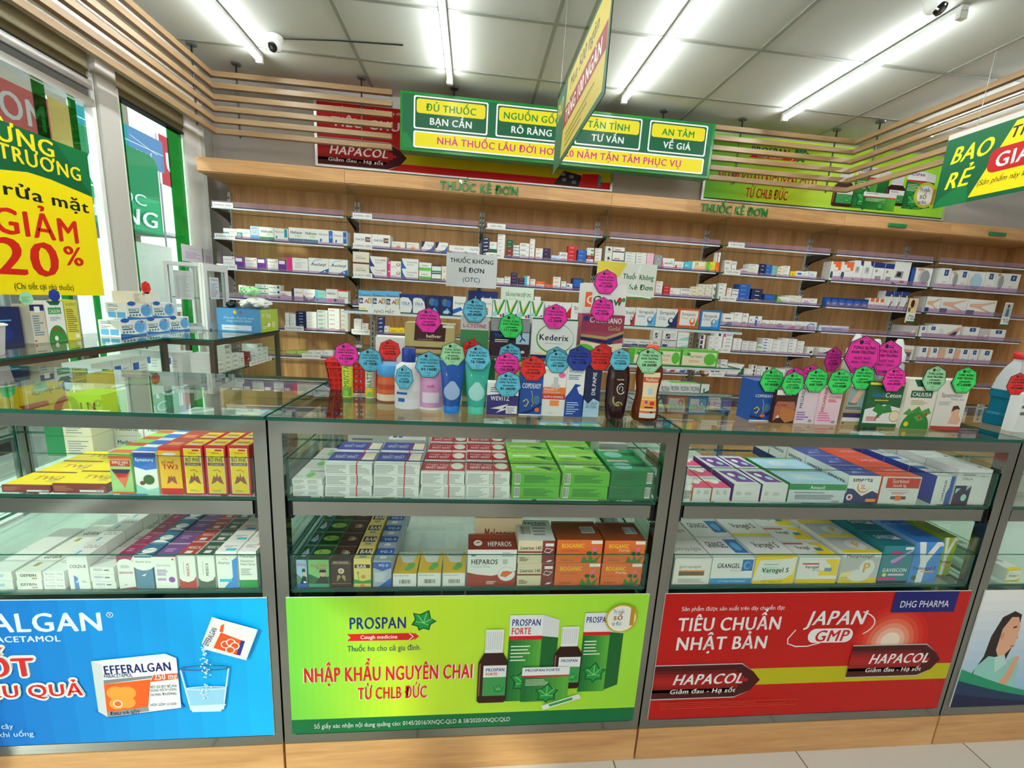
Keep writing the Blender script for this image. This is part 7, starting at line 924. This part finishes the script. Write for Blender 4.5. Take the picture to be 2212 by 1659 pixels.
# red basket
p = onY(*zp('B', 610, 1400), 1.31); q = onY(*zp('B', 1010, 1400), 1.31); w = q.x-p.x; t = thing('plastic_basket', 'red perforated plastic basket on the middle counter', 'basket', ((p.x+q.x)/2, 1.37, TZ)); H_ = .085; m = MB()
def bk(z, s): return [(-w/2*s, -.055*s, z), (w/2*s, -.055*s, z), (w/2*s, .055*s, z), (-w/2*s, .055*s, z)]
cw = 9
for side in range(4):
    n = cw if side % 2 == 0 else 5
    for i in range(n+1):   # upright ribs
        for zz0, zz1, s0, s1 in ((0, H_, .92, 1.08),):
            a0, b0 = Vector(bk(zz0, s0)[side]), Vector(bk(zz0, s0)[(side+1) % 4]); a1, b1 = Vector(bk(zz1, s1)[side]), Vector(bk(zz1, s1)[(side+1) % 4]); m.tube([a0.lerp(b0, i/n), a1.lerp(b1, i/n)], .0032, (214,24,26), 'plastic', 5)
    for j in range(6):
        k = j/5; a, b = Vector(bk(H_*k, .92+.16*k)[side]), Vector(bk(H_*k, .92+.16*k)[(side+1) % 4]); m.tube([a, b], .003 if j < 4 else .005, (214,24,26), 'plastic', 5)
m.add(bk(.002, .92), [(0, 1, 2, 3)], (190,20,22), 'plastic'); m.build('wall', t); m = MB(); R1 = [(x*1.0, y, z) for x, y, z in bk(H_, 1.08)]; m.loft([bk(H_-.004, 1.09), bk(H_+.006, 1.12), bk(H_+.006, 1.06), bk(H_-.004, 1.07)], (224,28,28), 'plastic', False); m.build('rim', t)
# white bag-like pack with purple edge
prod('P', 590, 1112, 1230, 1.4, 'wpurple', 'upright behind the red tag, middle counter', .05)
# saline bottles behind the big pink tags
for i, (k, xm, lab) in enumerate((('G', 280, 'clear saline bottle with milky nozzle behind the pink 20.200 tag'), ('G', 500, 'clear saline bottle behind the left salt-water tag'), ('G', 745, 'clear saline bottle behind the right salt-water tag'))):
    top = onY(*zp(k, xm, 205 if i == 0 else 262), 1.3).z-TZ; lathe_thing('saline_bottle', lab, 'bottle', k, xm, 700, 1.3, [('body', lambda m: m.lathe([(.026, 0), (.029, .005), (.029, top*.55), (.026, top*.66), (.018, top*.7)], 'w', 'clear_plastic', 26)), ('nozzle', lambda m: m.lathe([(.024, top*.7), (.024, top*.8), (.016, top*.84), (.014, top*.92), (.007, top)], (236,236,232), 'plastic', 22)), ('label', lambda m: wrap(m, .029, .02, top*.4, 'pb', -170, -10))])
lathe_thing('mouthwash_bottle', 'teal mouthwash bottle with clear neck and red cap at far right', 'bottle', 'G', 1975, 1210, 1.16, [('body', lambda m: m.loft([[(x*s*.052, y*s*.032, z) for x, y in ((-.7, -1), (.7, -1), (1, -.6), (1, .6), (.7, 1), (-.7, 1), (-1, .6), (-1, -.6))] for z, s in ((0, .95), (.004, 1), (.035, 1), (.042, .88), (.085, .88), (.092, 1), (.115, .98))], 'w', 'teal_liquid')), ('shoulder', lambda m: m.loft([[(x*s*.052, y*s*.032, z) for x, y in ((-.7, -1), (.7, -1), (1, -.6), (1, .6), (.7, 1), (-.7, 1), (-1, .6), (-1, -.6))] for z, s in ((.1152, .98), (.15, .86), (.185, .62), (.205, .36), (.212, .34))], 'w', 'clear_plastic')), ('label', lambda m: (m.box(-.03, .036, -.0345, -.0325, .042, .088, (20,70,130), 'print'), (lambda c: (c.rect(.02, .62, .98, .98, 'w'), c.text('LISTERINE', .08, .78, .14, 'k', w=.86, bold=1), c.text('COOL MINT', .2, .66, .08, 'lb'), c.ell(.5, .3, .3, .25, (40,120,180))))(CV(m, (-.03, -.0346, .042), (1, 0, 0), (0, 0, 1), .066, .046)))), ('cap', lambda m: m.lathe([(.019, .2125), (.02, .214), (.02, .232), (.018, .234)], (206,30,34), 'plastic', 24))])
prod('G', 2215, 2390, 880, 1.07, 'wgrey', 'at the right edge beside the teal bottle', .03)  # plain carton in place of a white bottle
# papers and a pen behind the portrait carton
m = MB()
for i in range(5): m.box(-.1+.004*i, .1+.004*i, -.07, .07, .0035*i, .0035*i+.003, ['w2', 'lg', 'w', 'dgy', 'w'][i], 'paper')
tag(m.build('paper_stack', None, (1.66, 1.40, TZ)), 'small stack of papers on the counter behind the teal bottle', 'papers'); m = MB(); m.tube([(1.56, 1.36, TZ+.0235), (1.70, 1.33, TZ+.0235)], .0042, 'b', 'plastic'); tag(m.build('pen'), 'blue pen lying on the small stack of papers', 'pen')
# ================================================================== heptagon price tags
TC = dict(pink=(250,48,176), blue=(96,196,224), red=(232,38,30), green=(56,222,100), navy=(22,58,160), mint=(156,220,168))
def ptag(k, cx, cy, rw, Y, colr, old, new, lab=None, narrow=1., off='GIẢM', big=False, stem=False):
    c0 = onY(*zp(k, cx, cy), Y); r = (onY(*zp(k, cx+rw, cy), Y).x-c0.x); R_ = r/.975/narrow; m = MB()
    P = lambda s: [(R_*s*narrow*math.cos(math.radians(90+360/7*i)), R_*s*math.sin(math.radians(90+360/7*i))) for i in range(7)]
    m.loft([[(x, .0012, z) for x, z in P(1)], [(x, 0, z) for x, z in P(1)]], 'k', 'paper')
    c = CV(m, (0, 0, 0), (1, 0, 0), (0, 0, 1), R_, R_, 'paper', .00005); q = lambda s: [(x/R_, z/R_) for x, z in P(s)]
    c.poly(q(.955), TC[colr])
    if True:
        c.line(q(.87)+q(.87)[:1], .018, 'k'); c.line(q(.835)+q(.835)[:1], .001, 'k'); W_ = narrow; T = lambda s, v, h, mw, b=1, sh=0: c.text(s, 0, v, h, 'k', align='c', bold=b, maxw=mw*W_, shear=sh)
        c.ell(-.2*W_, .64, .11*W_, .11, 'k', 14); c.text('NHÀ THUỐC', -.06*W_, .66, .07, 'k', maxw=.34*W_, bold=1); c.text('LONG KHANG', -.06*W_, .56, .07, 'k', maxw=.34*W_, bold=1)
        c.text('TƯNG BỪNG', 0, .3, .17, 'k', w=1.24*W_, bold=1, align='l') if 0 else c.text('TƯNG BỪNG', -.62*W_, .31, .16, 'k', w=1.24*W_, bold=1, shear=.08); c.text('KHAI TRƯƠNG', -.64*W_, .09, .15, 'k', w=1.28*W_, bold=1, shear=.08)
        if big: c.text('NƯỚC MUỐI', -.45*W_, -.2, .13, 'k', w=.9*W_); c.text('MUA 1 TẶNG 1', -.56*W_, -.4, .13, 'k', w=1.12*W_); c.text(new, -.4*W_, -.75, .13, 'k', w=.55*W_, bold=1)
        else:
            c.text(old, -.38*W_, -.14, .13, 'k', w=.8*W_); c.line([(-.46*W_, -.08), (.56*W_, -.075)], .02, 'k'); c.text(new, -.56*W_, -.4, .2, 'k', w=1.14*W_, bold=1)
            c.line([(-.3*W_, -.8), (-.3*W_, -.5), (.3*W_, -.5), (.3*W_, -.8)], .008, 'k'); c.text(off, -.16*W_, -.62, .08, 'k', w=.32*W_); c.text('10%', -.1*W_, -.76, .07, 'k', w=.2*W_)
    o = m.build('price_tag', None, (c0.x, c0.y, c0.z))
    if stem: sm = MB(); sm.box(-.003, .003, .0014, .0024, TZ-c0.z, -R_*.5, 'w', 'acrylic'); sm.build('stem', o)
    nm = {'mint': 'pale mint'}.get(colr, colr)
    return tag(o, lab or '%s seven-sided price tag reading %s' % (nm, new), 'price tag', 'seven-sided price tags')
for a in (('B',1497,790,115,1.296,'pink','95.000Đ','76.000Đ'),('B',1908,700,112,1.286,'blue','86.000Đ','68.800Đ'),('C',430,850,113,1.296,'green','190.00Đ','171.000Đ'),('C',828,765,112,1.286,'pink','58.000Đ','52.200Đ'),('C',1282,455,108,1.396,'pink','108.00Đ','97.200Đ'),('C',1250,702,108,1.316,'pink','99.000Đ','69.300Đ'),
 ('B',770,1090,112,1.205,'pink','38.000Đ','34.200Đ'),('B',982,1138,110,1.203,'blue','33.000Đ','29.700Đ'),('B',1153,1052,98,1.165,'red','150.000Đ','120.000Đ'),('B',1500,1182,122,1.094,'blue','49.000Đ','44.100Đ'),('B',1711,1090,113,1.08,'mint','99.000Đ','74.200Đ'),('B',1935,1118,118,1.07,'blue','105.000Đ','78.700Đ'),('C',395,1200,118,1.095,'pink','140.000Đ','126.000Đ'),('C',405,1372,120,1.072,'blue','90.000Đ','81.000Đ'),('C',628,1230,118,1.078,'red','79.000Đ','59.000Đ'),('C',850,1170,105,1.079,'blue','210.000Đ','189.00Đ'),('C',1045,1140,115,1.071,'navy','89.000Đ','80.100Đ'),('C',1230,1140,112,1.08,'red','67.000Đ','50.200Đ'),('C',1412,1152,98,1.06,'blue','100.000Đ','90.000Đ'),('C',1672,1160,118,1.05,'mint','35.000Đ','28.000Đ'),
 ('F',1345,615,130,1.096,'green','79.000Đ','59.000Đ','green seven-sided price tag reading 59.000Đ'),('F',1575,650,125,1.081,'green','639.000Đ','571.100Đ'),('F',1830,615,130,1.083,'green','743.000Đ','668.700Đ'),('G',175,745,135,1.077,'green','668.000Đ','534.400Đ'),('G',433,700,128,1.085,'green','1.480.000Đ','1.332.000Đ'),('G',778,720,132,1.072,'pink','275.000Đ','165.800Đ'),('G',1222,710,135,1.066,'mint','175.000Đ','119.000Đ'),('G',1555,728,138,1.076,'green','590.000Đ','472.000Đ'),('G',2140,770,115,1.06,'red','53.000Đ','39.700Đ')): ptag(*a)
ptag('B', 1282, 1295, 82, 1.085, 'blue', '115.000Đ', '92.000Đ', None, .72); ptag('F', 2010, 388, 93, 1.26, 'pink', '27.000Đ', '20.200Đ', None, .72, stem=True)
ptag('G', 428, 450, 200, 1.2, 'pink', '', '12.000', 'larger pink seven-sided tag for salt water, left one of two', 1, 'GIẢM', True, True); ptag('G', 700, 485, 168, 1.24, 'pink', '', '12.000', 'larger pink seven-sided tag for salt water, right one of two', .9, 'GIẢM', True, True)
ptag('B', 1880, 1050, 95, 1.2, 'red', '70.000Đ', '63.000Đ', 'red seven-sided tag peeping out behind the blue 78.700 tag', stem=True); ptag('C', 420, 1110, 108, 1.25, 'blue', '80.000Đ', '72.000Đ', 'blue seven-sided tag half hidden behind the pink 126.000 tag', stem=True); ptag('C', 838, 1140, 105, 1.12, 'blue', '200.000Đ', '180.000Đ', 'blue seven-sided tag almost hidden behind the 189.00 tag', stem=True); ptag('C', 1252, 1095, 90, 1.2, 'red', '60.000Đ', '54.000Đ', 'red seven-sided tag peeping out behind the red 50.200 tag', stem=True)
ptag('F', 1590, 585, 110, 1.2, 'pink', '60.000Đ', '54.000Đ', 'pink seven-sided tag peeping out behind the green 571.100 tag', stem=True); ptag('F', 1770, 560, 110, 1.22, 'pink', '60.000Đ', '54.000Đ', 'pink seven-sided tag peeping out behind the green 668.700 tag', stem=True)
# ================================================================== goods on the window side cases
def sideprod(sty, y0, y1, h, x, where, d=.08, z=TZ, name='product_carton'): return put(carton_mesh(sty, y1-y0, h, d), name, S[sty][0]+', '+where, 'product box', (x, (y0+y1)/2, z), math.pi/2)
sideprod('mask', 2.345, 2.52, .085, -1.80, 'lower layer, first', .1, TZ, 'mask_box'); sideprod('mask', 2.525, 2.70, .085, -1.80, 'lower layer, second', .1, TZ, 'mask_box'); sideprod('mask', 2.705, 2.88, .085, -1.80, 'lower layer, third', .1, TZ, 'mask_box')
sideprod('mask', 2.40, 2.575, .085, -1.80, 'upper layer, left of two', .1, TZ+.0862, 'mask_box'); sideprod('mask', 2.58, 2.755, .085, -1.80, 'upper layer, right of two', .1, TZ+.0862, 'mask_box'); sideprod('maskb', 2.45, 2.65, .058, -1.80, 'topmost of the pile', .1, TZ+.1724, 'mask_box')
def stag(Y, z, colr, lab, r=.036, x=-1.80):
    m = MB(); P = [(r*math.cos(math.radians(90+360/7*i)), r*math.sin(math.radians(90+360/7*i))) for i in range(7)]
    m.loft([[(-.0012, a, b) for a, b in P], [(0, a, b) for a, b in P]], TC[colr], 'paper'); c = CV(m, (0, 0, 0), (0, 1, 0), (0, 0, 1), 1, 1, 'paper')
    c.fine(-.02, -.015, .02, .01, 4, tuple(int(v*.7) for v in TC[colr])); o = m.build('price_tag', None, (x, Y, z)); sm = MB(); sm.box(-.0024, -.0014, -.003, .003, -.1, -r*.5, 'w', 'acrylic'); sm.build('stem', o); return tag(o, lab, 'price tag', 'seven-sided price tags')
b_ = onZ(*zp('N', 210, 970), 1.06).y
sideprod('dkblue', 1.80, 1.975, .155, -1.90, 'first on the long side case', .06); sideprod('beige', 1.985, 2.045, .165, -1.87, 'on the long side case', .07); sideprod('caliw', 2.05, 2.135, .18, -1.87, 'on the long side case', .05); sideprod('yelb', 2.14, 2.205, .185, -1.87, 'on the long side case', .06)
stag(1.88, TZ+.185, 'green', 'green seven-sided tag above the dark blue side case carton', .03, -1.90); stag(1.99, TZ+.19, 'mint', 'pale mint seven-sided tag above the beige side case carton', .03, -1.88); stag(2.10, TZ+.205, 'navy', 'navy seven-sided tag above the berry plant carton, side case', .028, -1.868); stag(2.55, TZ+.255, 'red', 'plain red seven-sided tag on top of the mask box pile', .036, -1.80)
t = thing('plastic_cup', 'frosted white plastic cup at the left edge of the picture', 'cup', (-1.72, 1.66, TZ)); m = MB(); m.lathe([(.036, 0), (.038, .004), (.05, .105)], (216,210,212), 'plastic', 28); m.build('body', t); m = MB(); m.lathe([(.056, .1052), (.057, .109), (.05, .112)], (232,232,232), 'plastic', 28); m.build('lid', t)
# framed medicine cabinet on the corner case
t = thing('loose_pill_cabinet', 'white-framed glass cabinet with papers, on the corner side case', 'cabinet', (-1.95, 2.92, TZ)); w, d, h = .225, .27, .425; m = MB()
for x in (0, w-.022):
    for y in (0, d-.022): m.bbox(x, x+.022, y, y+.022, 0, h, .004, (226,228,228), 'plastic')
for z in (0, h-.024):
    m.box(.0225, w-.0225, 0, .022, z, z+.022, (226,228,228), 'plastic'); m.box(.0225, w-.0225, d-.022, d, z, z+.022, (226,228,228), 'plastic'); m.box(0, .022, .0225, d-.0225, z, z+.022, (226,228,228), 'plastic')
m.build('frame', t); m = MB(); m.box(.023, w-.023, .008, .012, .023, h-.025, 'w', 'acrylic', 'y'); m.box(.0225, w-.0225, .0225, d-.0225, h-.02, h-.016, 'w', 'acrylic', 'z'); m.box(.023, w-.023, .023, d-.023, .2, .204, 'w', 'glass', 'z'); m.build('glass', t)
dm = MB()
for z0, z1, y0, y1 in ((0, h, 0, .035), (0, h, d-.035, d), (0, .045, .0352, d-.0352), (h-.045, h, .0352, d-.0352)): dm.box(w+.001, w+.014, y0, y1, z0, z1, (226,228,228), 'plastic')
dr = dm.build('door', t); m = MB(); m.box(w+.006, w+.009, .036, d-.036, .046, h-.046, 'w', 'acrylic', 'x'); m.build('door_pane', dr); m = MB(); m.box(w+.0145, w+.016, .05, .15, .2, .34, (216,222,230), 'paper'); c = CV(m, (w+.016, .05, .2), (0, 1, 0), (0, 0, 1), .1, .14, 'paper'); c.text('TỦ RA LẺ', .12, .84, .09, 'k', bold=1, maxw=.76); c.fine(.1, .1, .9, .75, 9, 'gy'); m.build('notice', dr)
m = MB(); m.lathe([(.006, 0), (.008, .01)], 'gy', 'steel', 12, w+.018, .02); m.build('lock', dr); m = MB(); m.box(.05, .16, .0122, .0128, .19, .37, (226,228,232), 'paper'); c = CV(m, (.05, .0121, .19), (1, 0, 0), (0, 0, 1), .11, .18, 'paper'); c.fine(.1, .1, .9, .85, 12, 'lg'); tag(m.build('notice', t), 'pale printed sheet')
for i, (q1, q2, lab) in enumerate(((('N', 1338, 355), ('N', 1490, 258), 'left pale certificate taped to the window above the white-framed cabinet'), (('N', 1495, 385), ('N', 1630, 292), 'right pale certificate taped to the window above the white-framed cabinet'))):
    p = onX(*zp(*q1), -2.05); q = onX(*zp(*q2), -2.05); w, h = q.y-p.y, q.z-p.z; m = MB(); m.box(0, .0008, 0, w, 0, h, (226,222,228), 'paper'); c = CV(m, (.0008, 0, 0), (0, 1, 0), (0, 0, 1), w, h, 'paper'); c.text('GIẤY CHỨNG NHẬN', .5, .76, .06, 'vio', align='c', maxw=.6); c.fine(.15, .2, .85, .65, 6, 'lp'); c.ell(.75, .2, .06, .08, 'lpk'); tag(m.build('certificate', None, (-2.0149 if 0 else -2.0295, p.y, p.z)), lab, 'certificate')
# blue carton full of rubbish
bx = thing('tissue_carton', 'open blue and lime cardboard carton holding plastic waste, on the corner case', 'carton', (-1.52, 3.05, TZ), .0); w, d, h = .27, .25, .15; m = MB(); BL = (76,146,200)
m.box(-w/2, w/2, -d/2, -d/2+.003, 0, h, BL, 'print'); m.box(-w/2, w/2, d/2-.003, d/2, 0, h, BL, 'print'); m.box(-w/2, -w/2+.003, -d/2+.0031, d/2-.0031, 0, h, BL, 'print'); m.box(w/2-.003, w/2, -d/2+.0031, d/2-.0031, 0, h, (170,196,40), 'print'); m.box(-w/2+.0031, w/2-.0031, -d/2+.0031, d/2-.0031, 0, .003, BL, 'print')
c = CV(m, (-w/2, -d/2, 0), (1, 0, 0), (0, 0, 1), w, h); c.rect(.1, .06, .78, .28, (206,222,236)); c.text('sống xanh sống lành mạnh', .5, .56, .09, 'pb', align='c', maxw=.7, bold=1); c.text('cùng GREEN BIRD', .5, .42, .09, 'pb', align='c', maxw=.6, bold=1); c.ell(.42, .84, .04, .08, 'y'); c.ell(.55, .84, .035, .07, 'vio'); c.fine(.15, .14, .7, .2, 1, 'gy')
c = CV(m, (w/2, -d/2, 0), (0, 1, 0), (0, 0, 1), d, h); c.text('túi', .1, .7, .14, 'w', bold=1); c.text('bag', .32, .66, .2, 'w', bold=1); c.fine(.1, .15, .4, .3, 2, 'w'); c.ell(.45, .3, .08, .1, 'w'); c.ell(.72, .3, .12, .16, (206,220,140)); m.build('body', bx)
rnd = random.Random(3)
def crumple(lab, name, cx, cy, cz, rx, ry, rz, col, mat, parent=None):
    m = MB(); n, k = 22, 12; G_ = [[0]*n for _ in range(k+1)]; ph = [rnd.random()*6 for _ in range(9)]
    rings = []
    for i in range(k+1):
        th = math.pi*(i+.01)/(k+.02); R_ = []
        for j in range(n):
            a = 2*math.pi*j/n; f = 1+.16*math.sin(3*a+ph[0]+2*th)+.12*math.sin(5*a-3*th+ph[1])+.09*math.sin(9*a+4*th+ph[2])+.05*math.sin(13*a+7*th+ph[3]); R_.append((cx+rx*f*math.sin(th)*math.cos(a), cy+ry*f*math.sin(th)*math.sin(a), cz-rz*math.cos(th)*f))
        rings.append(R_)
    m.loft(rings, col, mat, True, False); return tag(m.build(name), lab, 'rubbish')
crumple('crumpled white plastic bag bulging from the blue carton', 'plastic_bag', -1.468, 3.05, TZ+.185, .085, .085, .033, (232,234,228), 'plastic'); crumple('crumpled pale green plastic bag on top in the blue carton', 'plastic_bag', -1.50, 3.05, TZ+.262, .06, .05, .026, (150,206,150), 'plastic'); crumple('black plastic scrap at the edge of the blue carton', 'plastic_bag', -1.60, 3.0, TZ+.172, .032, .032, .018, 'k', 'plastic')
